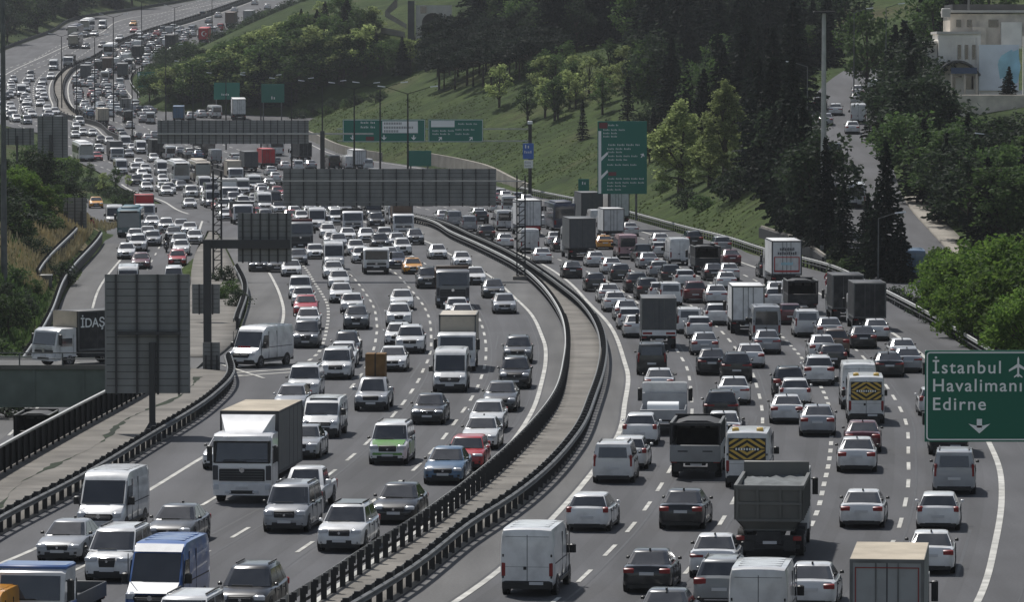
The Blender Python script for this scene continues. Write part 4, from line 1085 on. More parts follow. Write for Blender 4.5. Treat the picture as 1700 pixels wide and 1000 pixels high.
def vehicle(k, c, px, py, way, label=None, short=None, c2=None, head=None, detail=True, zf=zr, P=None):
    """way F: towards the camera on the main road, R: away; S slip road (F), X frontage road (R), Y frontage road (F)"""
    kq = k+"2" if (k in ("sd","hb","suv","mpv") and (int(px*7+py*3)%5) < 2 and (px,py) not in ((643,773),(563,919))) else k
    parts, L, fm = kind_parts(kq)
    if P is None: P = hit(px, py, (lambda X,Y: zf(Y)))
    else: P = Vector(P)
    if head is None:
        if way == "F": s = slope(ML,P.y)*.65+slope(PL,P.y)*.35 if P.y > 330 else slope(ML,P.y)
        elif way == "R":
            a = max(0,min(1,(P.x-MR(P.y))/max(4,RG(P.y)-MR(P.y)))); s = slope(MR,P.y)*(1-a)+slope(RG,P.y)*a
        elif way == "S": s = slope(SR,P.y) if P.y < 560 else slope(PL,P.y)
        else: s = slope(SX,P.y)
    else: s = math.tan(R(head))
    dirv = Vector((s,1)).normalized()            # away from the camera
    c0 = Vector((P.x,P.y))+dirv*(L/2-.05)
    ang = math.atan2(dirv.y,dirv.x)+(math.pi if way in "FSY" else 0)
    z = zf(c0.y); pitch = math.atan((zf(c0.y+L*.4)-zf(c0.y-L*.4))/(L*.8))*(1 if way in "RX" else -1)
    rot = (0, -pitch, ang)
    ca, cb = COL[c], COL[c2 or ("w" if CAT[k]=="truck" else c)]
    if CAT[k]=="truck": ca, cb = cb, ca           # trucks: c is the cargo, c2 the cab
    nm = BUILD[k][0]
    jit = random.uniform(.9,1.06)
    f = lambda q: (q[0]*jit,q[1]*jit,q[2]*jit,1)
    if detail:
        root = empty(nm, (c0.x,c0.y,z)); root.rotation_euler = rot
        for pn, me, role, loc in parts:
            o = bpy.data.objects.new(pn, me); col.objects.link(o); o.parent = root
            if loc: o.location = loc
            o.color = f(cb if role else ca)
            if pn == "wheel" and py > 560 and k != "moto":
                o.data = _split[kq][0]; link("rim", _split[kq][1], o)
        root.color = f(ca)
    else:
        root = bpy.data.objects.new(nm, fm); col.objects.link(root); root.location = (c0.x,c0.y,z); root.rotation_euler = rot
        root.color = f(cb if CAT[k]=="truck" else ca)
    root.scale = (random.uniform(.96,1.05), random.uniform(.98,1.03), random.uniform(.96,1.05)) if CAT[k] not in ("truck",) else (1,1,1)
    if k in ("van","low","mini"): root.scale = tuple(q*.945 for q in root.scale)
    if P.y > 980: root.scale = tuple(q*1.12 for q in root.scale)
    root["category"] = "taxi" if (k=="sd" and c=="y") else CAT[k]
    VEH.append(dict(o=root,k=k,c=c,x=c0.x,y=c0.y,way=way,label=label,short=short,px=px,py=py,L=L))
    return root
# ------------------------------------------------------------------ the traffic: kind colour x y of the near end; | label # short name for neighbours
ONCOMING = """
low y -64 1090 | yellow van cut off at the lower corner beside the flatbed recovery truck # yellow van in the corner
mpv w 290 1098 | white van showing only its roof at the lower edge beside the blue and white van
sd s 95 936 | pale silver sedan between the flatbed recovery truck and the small white van # pale silver sedan
mpv w 178 968 | small white van with faded bonnet just behind the blue sided van
van w 163 892 | white high roof panel van with black grille nearest the verge guard rail # tall white van by the verge
sd g 278 909 | dark grey sedan half hidden behind the blue and white van # dark grey sedan
suv k 398 1036 | black car with roof rails and bright headlights on the open lane # black car with roof rails
mpv s 472 886 | silver compact van with roof rails ahead of the big white lorry # silver compact van
pk w 497 851 | white pickup tucked behind the silver compact van # white pickup
suv w 563 919 | white SUV with black roof and black bumper in the middle lane # white SUV with black roof
sd k 653 872 | black sedan with chrome grille beside the median guard rail # black sedan with chrome grille
sd b 735 806 | pale blue sedan with low nose beside the red hatchback # pale blue sedan
hb r 770 782 | bright red hatchback close to the median behind the pale blue sedan # red hatchback
sd w 795 748 | white sedan with dark grille directly behind the red hatchback # white sedan behind the red hatchback
hb w 806 719 | white hatchback second behind the red hatchback by the median
mpv w 643 773 | white compact van with green bonnet and sides and a white badge # green and white van
tir g 402 837 | white lorry with dark grey curtain sides and cream roof # big white lorry
low w 530 729 | white delivery van with black grille beside the grey curtain side lorry # white delivery van
sd s 497 764 | silver car half hidden behind the grey curtain side of the lorry
sd w 366 781 | white car almost hidden on the verge side of the big lorry
pk s 615 684 | silver pickup truck carrying a tall brown carton # pickup with carton
van w 746 653 | white high roof panel van in front of the cream box truck # white panel van in front of the cream box
box c 758 618 | small truck with cream box following the white panel van # cream box truck
sd k 709 706 | black sedan alone in its lane behind the green and white van # lone black sedan
sd g 829 685 | dark grey sedan next to the median behind two white cars # dark grey sedan by the median
suv k 854 647 | black SUV with round headlights in the lane along the median # black SUV by the median
suv g 859 605 | dark grey SUV following the black SUV in the median lane # grey SUV by the median
hb s 838 522 | silver hatchback alone in the median lane of the bend # silver hatchback in the bend
sd k 820 496 | black sedan with bright headlights at the bend beside the dump truck # black sedan at the bend
sd w 790 474 | white sedan peeping out beside the tall dark dump truck
dump g 752 513 | grey dump truck with brown load box heading to the camera # grey dump truck
suv k 711 480 | black SUV with white bonnet edge beside the grey dump truck
hb w 759 529
sd w 767 540
sd y 686 456 | yellow taxi among the oncoming cars before the grey dump truck # oncoming yellow taxi
sd w 728 431
sd w 768 445
sd n 660 447 | dark blue sedan next to the oncoming yellow taxi # dark blue sedan
flat g 625 456 | grey flatbed truck in the clear middle lane # grey flatbed truck
suv w 669 424
hb s 660 411
suv g 690 407
box br 670 391 | truck with brown grey box and white cab below the widest sign back # brown box truck
sd w 667 516
suv w 662 544
hb w 660 576
suv w 680 588
sd w 650 618 | white sedan seen past the brown carton on the pickup # white sedan beyond the carton
suv g 591 548 | grey SUV with dark grille leading the white cars in its lane # grey SUV
sd w 563 481
sd w 566 504
hb w 584 521
sd w 554 464
mpv w 498 497 | white compact van first behind the red sedan in the exit lane
sd r 507 526 | red sedan in the exit lane between white cars # red sedan in the exit lane
hb w 503 510
hb w 511 549
mpv g 507 579 | dark grey compact van leading the exit lane # grey van leading the exit lane
mpv w 557 631 | white car with grey bumper leading its lane toward the delivery van # white car by the gore
hb w 567 611
suv k 573 600
mpv w 503 664 | white van just beyond the silver car hidden by the big lorry # white van behind the lorry
hb s 480 688 | silver car whose roof shows above the cream lorry roof
sd w 484 460
hb k 460 453
hb g 495 441
dump bd 499 418 | dark red truck with pale roof beside the mid sized sign back # dark red truck
hb w 524 431
mini w 555 449
suv w 540 383
hb w 545 396
sd w 552 409
tub g 586 386 | dark fronted truck under the widest sign back # dark truck under the sign
van w 527 383
sd w 492 363
van w 618 363
suv k 626 379
sd w 609 403
suv k 632 415
hb w 592 425
hb w 601 438
hb k 430 452
hb s 563 414
sd w 578 402
hb w 640 402
sd w 648 436
sd w 316 347 | white sedan alone on the clear grey road past the slip road # lone white sedan far back
mpv w 319 329
hb s 346 336
sd w 278 326
sd w 245 319
hb w 246 306
suv k 228 309
sd w 237 296
mini w 271 293
sd w 272 306
hb k 293 314
bus w 302 304 | white coach with dark windscreen behind the lone white sedan # white coach
bus c 337 302 | cream sided coach next to the other white coach # cream coach
van w 342 322
mini w 203 291
sd w 232 278
sd w 243 288
hb s 226 287
van w 236 256
van w 210 248
sd w 183 241
suv w 165 255
hb r 163 267
bus w 143 268 | white coach with big dark windscreen beside the tall narrow sign back # far white coach
box g 195 268
sd w 128 216
hb w 126 230
sd w 139 226
sd w 155 227
hb k 168 239
sd w 30 203
mpv s 47 207
sd w 54 196
sd w 43 180
hb w 46 190
sd w 17 188
hb k 18 199
mini w 36 161
sd g 40 171
sd w 66 154
hb w 66 165
sd w 67 177
sd w 79 187
sd w 92 192
hb k 9 166
sd k 43 142
pk g 50 131
sd w 84 132
van w 88 117
tub k 113 111
bus k 122 80 | dark coach with white roof in the empty far lanes # dark far coach
bus n 121 63
bus w 141 52
sd k 140 62
sd w 155 60
van w 169 48
sd g 141 81
sd g 169 79
sd w 197 68
sd y 220 43 | far yellow taxi on the nearly empty lanes at the bend # far yellow taxi
sd r 221 54
sd w 229 60
sd w 378 367
hb w 465 355
tub bd 404 373 | truck with dark red bed behind the cantilever sign # dark red truck by the mast
van w 441 353
sd w 455 334
mini w 425 319
sd w 449 313
box w 382 339
box c 392 304
hb s 438 327
hb k 300 296
sd w 257 270
hb w 268 281
sd s 215 262
sd w 222 252
hb g 205 232
mpv w 190 254
sd w 290 284
hb w 356 312
sd s 372 322
hb w 416 345
"""
SLIP = """
van w 212 490 | white panel van largely hidden by the big single post sign back # van behind the sign
mpv w 288 480 | white compact van beside the panel van above the big sign back
sd bd 233 447 | maroon sedan on the slip road behind the hidden white van # maroon sedan
hb r 294 443 | bright red hatchback on the slip road by its edge line # red hatchback on the slip road
sd w 209 431
sd w 300 425
hb s 297 413
suv w 228 419
hb w 223 404
sd w 244 398
hb s 252 409
suv w 275 387
sd w 252 379
hb s 300 386
sd w 314 391
hb w 322 406
hb g 287 400
bus tl 214 395 | city bus with white roof and dark teal front joining the slip road # teal city bus
box r 241 372 | truck with red box behind the teal city bus # red box truck by the bus
sd y 160 346 | yellow taxi on the street beside the trees # yellow taxi on the street
van w 189 377 | white panel van between the yellow taxi and teal bus
"""
OUTBOUND = """
van w 874 993 | white high roof panel van with lit tail light in the median lane # big white van
sd k 1073 987 | black square backed sedan beside the big white panel van # black square sedan
sd k 1130 881 | dark sedan with wide red tail lights in the second lane # dark sedan with red lights
hb w 975 884 | white hatchback with black bumper strip by the median edge line # white hatchback with black strip
sd w 1183 963 | white sedan just ahead of the blue grey SUV # white sedan by the dump truck
suv gt 1194 1012 | blue grey SUV with black bumper behind the dump truck # blue grey SUV
van w 1258 1078 | white van whose back fills the lower edge beside the box truck
sd w 1345 1014 | white sedan with dark rear window beside the beige roofed box truck
box gt 1472 1112 | box truck with beige roof and grey double doors at the lower edge # beige roofed box truck
sd w 1545 956 | white sedan peeping out ahead of the beige roofed box truck
sd g 1100 1062 | grey car showing only its roof at the lower edge
dump dg 1276 931 | grey dump truck carrying a covered grey load # grey tipper outbound
van w 1240 813 | white van with yellow and black chevrons near the grey tipper # chevron van by the tipper
tub gt 1154 797 | open bed truck with pale tailgate and dark slatted sides # open bed truck
mpv w 1017 804 | white compact van with black rear window by the median # white compact van by the median
hb w 1043 781
hb w 1062 741
flat s 1100 724 | silver flatbed truck carrying white rolls # flatbed with white rolls
sd w 1200 739
sd w 1094 657
sd w 1218 673
suv k 1197 707 | black car ahead of the chevron van by the tipper # black car in the second lane
sd w 1422 786 | white sedan with bright red tail lights in the fourth lane # white sedan with red lights
sd bd 1432 753 | maroon sedan just ahead of a white sedan with red lights # maroon outbound sedan
hb w 1552 692 | white hatchback half hidden behind the near green sign
mini k 1575 758 | dark van whose lower part shows under the near green sign # dark van under the sign
mpv s 1584 823 | silver compact van in the outer lane below the green sign # silver van below the sign
hb w 1557 883 | white hatchback with slim lights behind the silver compact van
sd w 1430 879 | white sedan with boot spoiler alone in its lane # lone white sedan
sd s 1357 726 | silver sedan beside the chevron van in the queue # silver sedan
van w 1426 682 | plain white van just ahead of the chevron van in the queue # plain white van
van w 1438 706 | white van with yellow and black chevrons behind the plain white van # chevron van in the queue
sd w 1306 705
hb w 1320 676
suv k 1310 663
suv w 1360 641 | white SUV with red lights and green plate beside the plain van # white SUV
hb k 1383 612
sd w 1366 599
suv br 1387 593
sd s 1378 567
sd k 1434 580 | black sedan with pale plate ahead of the plain white van # black sedan with pale plate
sd w 1456 567
sd w 1500 602
sd s 1508 620
sd k 1477 627
mpv w 1341 561
hb bd 1313 540
box k 1408 534
box k 1444 550 | black box truck in the outer lane by the guard rail # outer black box truck
tub k 1333 523 | dark truck with pale frame beside the motorcycle # dark truck by the motorcycle
bbx w 1306 479 | tall white box truck with red lettering on its doors # box truck with red lettering
mini s 1273 572 | silver minibus with wide black rear window beside white box truck # silver minibus
box w 1242 556 | white box truck with two grey doors in the middle lanes # white box truck
sd s 1170 591
sd s 1274 589
sd w 1246 612
sd k 1182 624
suv k 1223 635
mpv k 1082 624 | black compact van alone in its lane below the dark backed box truck # black compact van
box g 1094 581 | box truck with dark grey back and red marker stripes # dark backed box truck
mpv w 1145 555
hb w 1161 563
sd w 1190 507
hb w 1190 541
sd w 1057 562
hb w 1046 548
sd s 1040 534
sd w 1022 519
sd w 1012 504
hb w 1096 501
mpv w 1114 509
suv bd 1155 504
hb w 1138 478
suv k 1115 472
sd k 1186 467
sd w 1212 467
sd w 1207 482
suv k 1076 499
suv k 1058 487
hb k 1031 469
hb s 1095 461
hb k 989 485
sd k 951 463
sd w 1017 456
sd w 990 444
tub k 1175 457 | green grey covered truck low in the dense outbound queue # covered dark truck
sd bd 1216 442
suv s 1200 421
van w 1129 441 | white van with square back in the dense outbound queue # square white van
suv k 1153 411
sd w 1098 412
hb w 1097 427
pk k 1072 437
sd s 1078 447
mini p 1043 431 | pink sided minibus behind the outbound taxi # pink minibus
sd w 1048 393
sd y 1005 415 | yellow taxi among the outbound trucks # outbound yellow taxi
box w 1019 399 | grey doored box truck just ahead of the outbound taxi
bbx w 1027 376
bbx g 983 377
van w 994 385
bbx g 967 432 | grey box truck with pale side left of the outbound taxi # grey box truck near the lattice mast
sd w 923 410
sd k 933 419
sd w 901 438
van w 880 421
bbx w 880 393 | tall white box truck with a red stripe behind the lattice mast # tall white truck by the mast
hb w 907 378
bus n 938 385 | navy blue coach on the outbound side below the grass slope # navy coach
mini w 839 384
mini w 845 357
sd w 839 413
suv k 809 400
sd w 797 365
hb k 800 372
mpv s 780 385
mpv s 755 377
sd w 738 370
sd w 826 353
sd w 1290 501
hb w 1288 512
hb k 1277 462
mpv w 1236 525
box g 417 286 | grey box truck seen from behind beyond the red truck # far grey box truck
box r 446 281 | red box truck in the far outbound queue # far red box truck
bus w 460 259
suv bd 384 282
van s 360 271
hb w 392 269
bus k 346 263
sd b 331 264
sd w 475 283
hb g 460 276
mpv w 496 284
sd w 452 292
box k 507 269
sd s 518 281
mini k 556 282
van w 583 283
box w 597 283
mpv w 612 283
sd s 300 257
hb w 316 260
mini w 284 267
box k 262 264
suv s 201 228
sd bd 186 222
sd w 217 214
mini k 213 205
box c 172 208 | cream box truck beside the small sign back at the bend # far cream box truck
hb b 150 195
sd w 142 179
suv k 132 161
sd w 135 144
mini w 174 138
hb w 163 159
sd k 161 150
sd w 195 149
suv k 190 167
box g 142 134
box g 203 131
box br 178 121
mini w 213 115
sd w 197 104
hb s 212 103
bus w 180 96
sd c 205 91
box k 227 100
sd w 250 79
hb w 262 85
mini w 274 106
mini s 235 77
suv k 255 69
bbx k 283 85 | dark truck with yellow top among the far queue # far dark truck
bbx r 338 73 | red truck with white crescent emblem on its back doors # red truck with crescent
sd s 366 61
sd w 394 52
bbx br 382 45
bbx gt 412 42
suv k 336 28
sd w 361 29
sd w 388 20
sd s 345 38
hb s 298 75
sd w 304 70
sd w 443 15
van w 462 23
sd s 238 204
mini w 250 206
sd k 231 233
sd w 246 235
sd s 257 231
sd w 218 196
hb w 226 178
bbx w 397 200 | white truck on the merging ramp above the long sign back # white truck on the merging ramp
sd w 338 196
mini w 360 197
sd w 318 199
box b 296 204
suv s 430 30
hb w 422 8
mpv w 480 10
hb g 320 50
sd w 240 112
hb w 255 96
"""
FRONTAGE = """
sd w 1415 223 X | white sedan alone on the upper side road between the conifers # white sedan on the side road
sd w 1387 192 X
van w 1425 206 X | white panel van climbing the side road # white van on the side road
sd w 1423 173 X
sd w 1424 161 X
van w 1452 162 X
sd s 1371 209 X
suv k 1361 183 X
pk k 1386 266 X | dark pickup on the side road beside the tall mast # dark pickup on the side road
mini w 1422 346 X | white minibus half hidden behind the nearer conifers on the side road
van b 1519 464 X | dark blue van between the conifer and bright green tree
"""
def load(txt, way):
    for ln in txt.strip().splitlines():
        short = label = None
        if "#" in ln: ln, short = ln.split("#")
        if "|" in ln: ln, label = ln.split("|")
        q = ln.split(); k, c, x, y = q[0], q[1], float(q[2]), float(q[3]); w = way if len(q) < 5 else q[4]
        if way == "X": zf = lambda Y: SZ(Y)
        elif way == "S": zf = rz
        else: zf = zr
        vehicle(k, c, x, y, w, label and label.strip(), short and short.strip(), zf=zf, detail=y > 398 or w in "X" and y > 180)
load(ONCOMING, "F"); load(SLIP, "S"); load(OUTBOUND, "R"); load(FRONTAGE, "X")

# the far queues are packed: more cars fill the free lane places between those already standing
fr_ = random.Random(5)
def fill(way, y0, y1, lanes, gap, maxn, skip=.15):
    n = 0; Yq = y0
    while Yq < y1 and n < maxn:
        for ln in lanes:
            Y = Yq+fr_.uniform(-2.5,2.5)+ (ln%2)*4
            if fr_.random() < skip: continue
            if way == "F": X = ML(Y)-2.9-3.5*ln+fr_.uniform(-.35,.35); ok = X > PL(Y)+2.5
            else: X = MR(Y)+2.9+3.5*ln+fr_.uniform(-.35,.35); ok = X < RG(Y)-2.2
            if not ok: continue
            cy = Y+2.2
            if any(abs(v["x"]-X) < 2.3 and abs(v["y"]-cy) < (v["L"]+5.2)/2+1.2 for v in VEH): continue
            q = fr_.random(); k = "sd" if q<.42 else "hb" if q<.72 else "suv" if q<.80 else "mpv" if q<.93 else "van"
            q = fr_.random(); c = "w" if q<.56 else "s" if q<.74 else "g" if q<.84 else "k" if q<.96 else "r"
            d = Vector((X,Y,zr(Y))); pxl = 850+X*FPX/Y; pyl = 112+(CAM_H-zr(Y))*FPX/Y
            vehicle(k,c,pxl,pyl,way,detail=False,P=d); n += 1
        Yq += gap
fill("F",560,960,range(0,5),9.5,44,.22)
fill("F",965,1260,range(0,5),12,34,.25)
fill("R",640,1000,range(0,7),8.5,70,.15)
fill("R",1000,1720,range(0,5),9.5,120,.12)
def find(px, py): return min(VEH, key=lambda v: abs(v["px"]-px)+abs(v["py"]-py))
# --- odd ones out
# van leaving by the exit, seen at an angle
vehicle("van","w",398,612,"F","white delivery van turning off toward the bridge with red bonnet lettering","turning white van",head=24)
# recovery truck: white and blue cab with a low bed
vehicle("flat","g",50,1066,"F","blue and white flatbed recovery truck at the lower edge","flatbed recovery truck",c2="w")
vehicle("van","bl",248,1036,"F","blue sided panel van with white front beside the small white van","blue sided van")
# bridge and lower road
vehicle("box","k",0,0,"F","white truck with black lettered box crossing the girder bridge","truck on the bridge",head=44,zf=lambda Y: .02,P=(-28.6,294.2,0.02))
vehicle("tub","k",0,0,"R","black open truck on the lower road below the bridge","truck on the lower road",c2="k",head=2,zf=lambda Y:-6.2,P=(-30.4,304,-6.2))
def part(v, name, mb, color=None, sm_=35):
    o = link(name, mb.mesh(name, sm_), v["o"])
    if color: o.color = (*color,1)
    return o
def parts_of(v, nm): return [o for o in v["o"].children if o.name.split(".")[0]==nm]
# carton on the pickup
v = find(615,684); cp = v["o"].matrix_basis @ Vector((-1.35,0,1.0))
o = link("cardboard_carton", MB().cbox(-.6,.6,-.54,.54,.06,1.92,"carton",.02).ext(MB().box(-.61,.61,-.04,.04,.06,1.93,"bark")).mesh("cardboard_carton"), None, cp, v["o"].rotation_euler.z)
tag(o, "tall brown carton standing on the bed of the silver pickup", "carton"); 
# white roof on the green hatchback, black roof on the white SUV, white bonnets
def roof_panel(v, w1, xa, xb, z, color, nm="roof_panel"):
    part(v, nm, MB().cbox(xa,xb,-w1,w1,z-.02,z+.018,"car_paint",.012), color)
v = find(643,773)
gp_ = MB()
def hoodq(pts):
    for (x1,y1,z1),(x2,y2,z2) in zip(pts,pts[1:]): gp_.loft([[(x1,-y1,z1+.012),(x1,y1,z1+.012),(x1,y1,z1-.01),(x1,-y1,z1-.01)],[(x2,-y2,z2+.012),(x2,y2,z2+.012),(x2,y2,z2-.01),(x2,-y2,z2-.01)]],"car_paint")
hoodq([(1.36,.76,1.095),(1.46,.755,1.075),(1.86,.72,.968),(2.09,.62,.82)])
part(v,"bonnet_panel",gp_,COL["gn"])
for s_ in (-1,1): part(v,"side_panel",MB().cbox(-1.0,.95,*sorted((s_*.86,s_*.912)),.42,.96,"car_paint",.015),COL["gn"])
for o in parts_of(v,"front_bumper"): o.color=(*COL["gn"],1)
part(v,"front_panel",MB().cbox(2.0,2.215,-.70,.70,.46,.60,"car_paint",.05),COL["gn"])
part(v,"bonnet_badge",MB().loft([[(1.60+.20*math.cos(a),.40*math.sin(a),1.062-.245*(.14+.20*math.cos(a))) for a in [2*math.pi*i/14 for i in range(14)]],[(1.60+.20*math.cos(a),.40*math.sin(a),1.075-.245*(.14+.20*math.cos(a))) for a in [2*math.pi*i/14 for i in range(14)]]],"sign_white"))
v = find(563,919); roof_panel(v,.54,-1.6,.22,1.68,COL["k"])
v = find(248,1036); part(v,"bonnet_panel",MB().quad([(2.72,-.86,.99),(2.72,.86,.99),(2.02,.90,1.31),(2.02,-.90,1.31)],"car_paint"),COL["w"]); part(v,"roof_panel",MB().quad([(1.45,-.86,2.28),(1.45,.86,2.28),(1.08,.88,2.52),(1.08,-.88,2.52)],"car_paint"),COL["w"])
v = find(50,1066)
part(v,"roof_panel",MB().cbox(1.38,2.72,-1.13,1.13,2.30,2.42,"car_paint",.05),COL["bl"])
for s in (-1,1): part(v,"side_panel",MB().cbox(1.38,2.98,*sorted((s*1.10,s*1.145)),.70,1.20,"car_paint",.015),COL["bl"])
part(v,"bonnet_panel",MB().cbox(2.85,3.16,-1.02,1.02,.84,1.22,"cab_white",.05))
# chevrons
def chevrons(v, zc0, zc1, w, bars=6):
    xr = -v["L"]/2-.035
    bk = MB().box(xr+.002,xr+.02,-w,w,zc0,zc1,"black_trim"); zc = (zc0+zc1)/2; hh = (zc1-zc0)/2
    part(v,"chevron_panel",bk)
    def cut(poly, a, b_, c):          # keep the part where a*y+b*z <= c
        o = []
        for p, q in zip(poly, poly[1:]+poly[:1]):
            fp, fq = a*p[0]+b_*p[1]-c, a*q[0]+b_*q[1]-c
            if fp <= 0: o.append(p)
            if fp*fq < 0: t = fp/(fp-fq); o.append((p[0]+t*(q[0]-p[0]), p[1]+t*(q[1]-p[1])))
        return o
    ch = MB()
    for sy in (1,-1):
        for sz in (1,-1):
            for lo in (.16,.42,.68,.94):
                q = cut(cut([(0,.03),(w-.03,.03),(w-.03,hh-.03),(0,hh-.03)],.62,1,lo+.13),-.62,-1,-lo)
                if len(q) > 2: ch.quad([(xr-.006, sy*y, zc+sz*z) for y,z in q],"hood_yellow")
    part(v,"chevron_stripes",ch,sm_=0)
    wd = MB()
    for k in range(9): wd.box(xr-.010,xr-.004,-w*.62+k*w*.145,-w*.62+k*w*.145+w*.085,zc-.05,zc+.05,"sign_white")
    part(v,"lettering",wd,sm_=0)
for xy in ((1240,813),(1438,706)):
    v = find(*xy); chevrons(v,1.30,2.28,.84)
    part(v,"warning_beacon",MB().cbox(-2.4,-2.1,-.7,-.4,2.56,2.72,"hood_yellow",.04).cbox(-2.4,-2.1,.4,.7,2.56,2.72,"hood_yellow",.04))
# rolls on the flatbed
v = find(1100,724)
for y in (0,.72):
    o = link("fabric_roll", MB().cyl((0,-.78,0),(0,.78,0),.34,"sign_white",16).mesh("fabric_roll",50), None, v["o"].matrix_basis @ Vector((-2.3+y,0,1.27)), v["o"].rotation_euler.z)
    tag(o, "white roll lying on the bed of the silver flatbed truck", "roll", "white rolls on the flatbed")
# lettering on vehicles
def text(body, size, parent, loc, rot, m, name="lettering", ext=.004, align='CENTER', bold=0.0, sp=1.0):
    cu = bpy.data.curves.new(name,'FONT'); cu.body = body; cu.size = size; cu.extrude = ext; cu.align_x = align; cu.offset = bold; cu.space_character = sp
    cu.materials.append(M[m]); t_ = bpy.data.objects.new(name, cu); col.objects.link(t_)
    me = bpy.data.meshes.new_from_object(t_.evaluated_get(bpy.context.evaluated_depsgraph_get())); bpy.data.objects.remove(t_); bpy.data.curves.remove(cu)
    o = link(name, me, parent, loc); o.rotation_euler = rot
    return o
v = find(0,0)
tb = [q for q in VEH if q["short"]=="truck on the bridge"][0]
for o in parts_of(tb,"cargo_box"): o.color=(*COL["k"],1)
text("İDAŞ",.80,tb["o"],(.62,1.145,2.35),(R(90),0,R(180)),"sign_white",bold=.01)
part(tb,"cargo_front",MB().box(1.86,1.90,-1.1,1.1,2.36,3.33,"roof_beige")); 
v = find(1306,479)
lt = MB(); xr=-v["L"]/2-.03
lt.box(xr-.012,xr,-1.05,1.05,1.35,1.5,"text_red"); lt.box(xr-.012,xr,-1.05,1.05,2.55,2.62,"text_red")
for s in (-1,1): lt.box(xr-.012,xr,s*1.02-.04,s*1.02+.04,1.35,2.6,"text_red")
part(v,"door_stripes",lt,sm_=0)
for z,w,m in ((3.25,.62,"text_grey"),(2.9,.8,"text_grey"),(2.05,.5,"mural_blue")):
    sb = MB()
    for k in range(9): sb.box(xr-.014,xr,-w+k*w/4.5,-w+k*w/4.5+w*.16,z-.10-.03*(k%2),z+.10+.04*(k%3==0),m)
    part(v,"lettering",sb,sm_=0)
v = find(338,73)   # crescent and star
cr = MB(); xr=-v["L"]/2-.04; n=20
oy = []; 
for k in range(n+1):
    a = R(40)+R(280)*k/n; b = R(52)+R(256)*k/n
    oy.append(((.12+.62*math.cos(a), 2.6+.62*math.sin(a)),(.26+.50*math.cos(b),2.6+.50*math.sin(b))))
for (p,q),(p2,q2) in zip(oy,oy[1:]): cr.quad([(xr,-p[0],p[1]),(xr,-q[0],q[1]),(xr,-q2[0],q2[1]),(xr,-p2[0],p2[1])],"sign_white")
st = []
for k in range(10):
    rr = .26 if k%2==0 else .11; a = R(180)+2*math.pi*k/10; st.append((xr,-(.62+rr*math.cos(a)),2.6+rr*math.sin(a)))
cr.quad(st,"sign_white"); part(v,"crescent_emblem",cr,sm_=0)
tv = [q for q in VEH if q["short"]=="turning white van"][0]
text("KARGO",.26,tv["o"],(2.62,0,1.07),(R(35),0,R(90)),"text_red",bold=.006) if False else None
bl = MB()
for k in range(5): bl.box(2.30,2.34,-.42+k*.18,-.30+k*.18,1.22,1.36,"text_red")
part(tv,"bonnet_lettering",bl,sm_=0)
# red stripe on the tall truck by the mast; dark taillight stripes on the dark backed truck
v = find(880,393); part(v,"rear_stripe",MB().box(-v["L"]/2-.05,-v["L"]/2-.03,-1.1,.6,.75,1.12,"text_red"))
v = find(1094,581); part(v,"tailgate_panel",MB().box(-v["L"]/2-.045,-v["L"]/2-.028,-1.1,1.1,.92,1.28,"cab_white")); part(v,"marker_stripe",MB().box(-v["L"]/2-.055,-v["L"]/2-.046,-1.05,-.45,1.0,1.14,"taillamp").box(-v["L"]/2-.055,-v["L"]/2-.046,.45,1.05,1.0,1.14,"taillamp"))
# beige roof sheet on the nearest box truck, cream roofs on the lorry
v = find(1472,1112); part(v,"roof_sheet",MB().box(-3.58,1.72,-1.12,1.12,3.351,3.366,"roof_beige")); xr=-v["L"]/2-.034
part(v,"door_frame",MB().box(xr,xr+.01,-.97,-.94,1.05,3.1,"taillamp").box(xr,xr+.01,.94,.97,1.05,3.1,"taillamp").box(xr,xr+.01,-.97,.97,3.09,3.12,"taillamp"),sm_=0)
v = find(402,837); part(v,"roof_sheet",MB().box(-4.48,2.3,-1.24,1.24,3.751,3.766,"roof_beige"))
for o in parts_of(v,"cab")+parts_of(v,"front_bumper"): o.color=(.72,.72,.72,1)
# taxis: roof sign
for v in VEH:
    if v["c"]=="y" and v["k"]=="sd" and v["py"]>398: part(v,"taxi_sign",MB().cbox(-.2,.0,-.22,.22,1.46,1.60,"sign_white",.03))
    if v["k"] in ("dump","tub") and v["way"]=="F":
        for o in parts_of(v,"cab"): o.color=(.16,.165,.17,1)
v = find(752,513)
for o in parts_of(v,"cargo_bed")+parts_of(v,"headboard"): o.color=(.12,.075,.05,1)
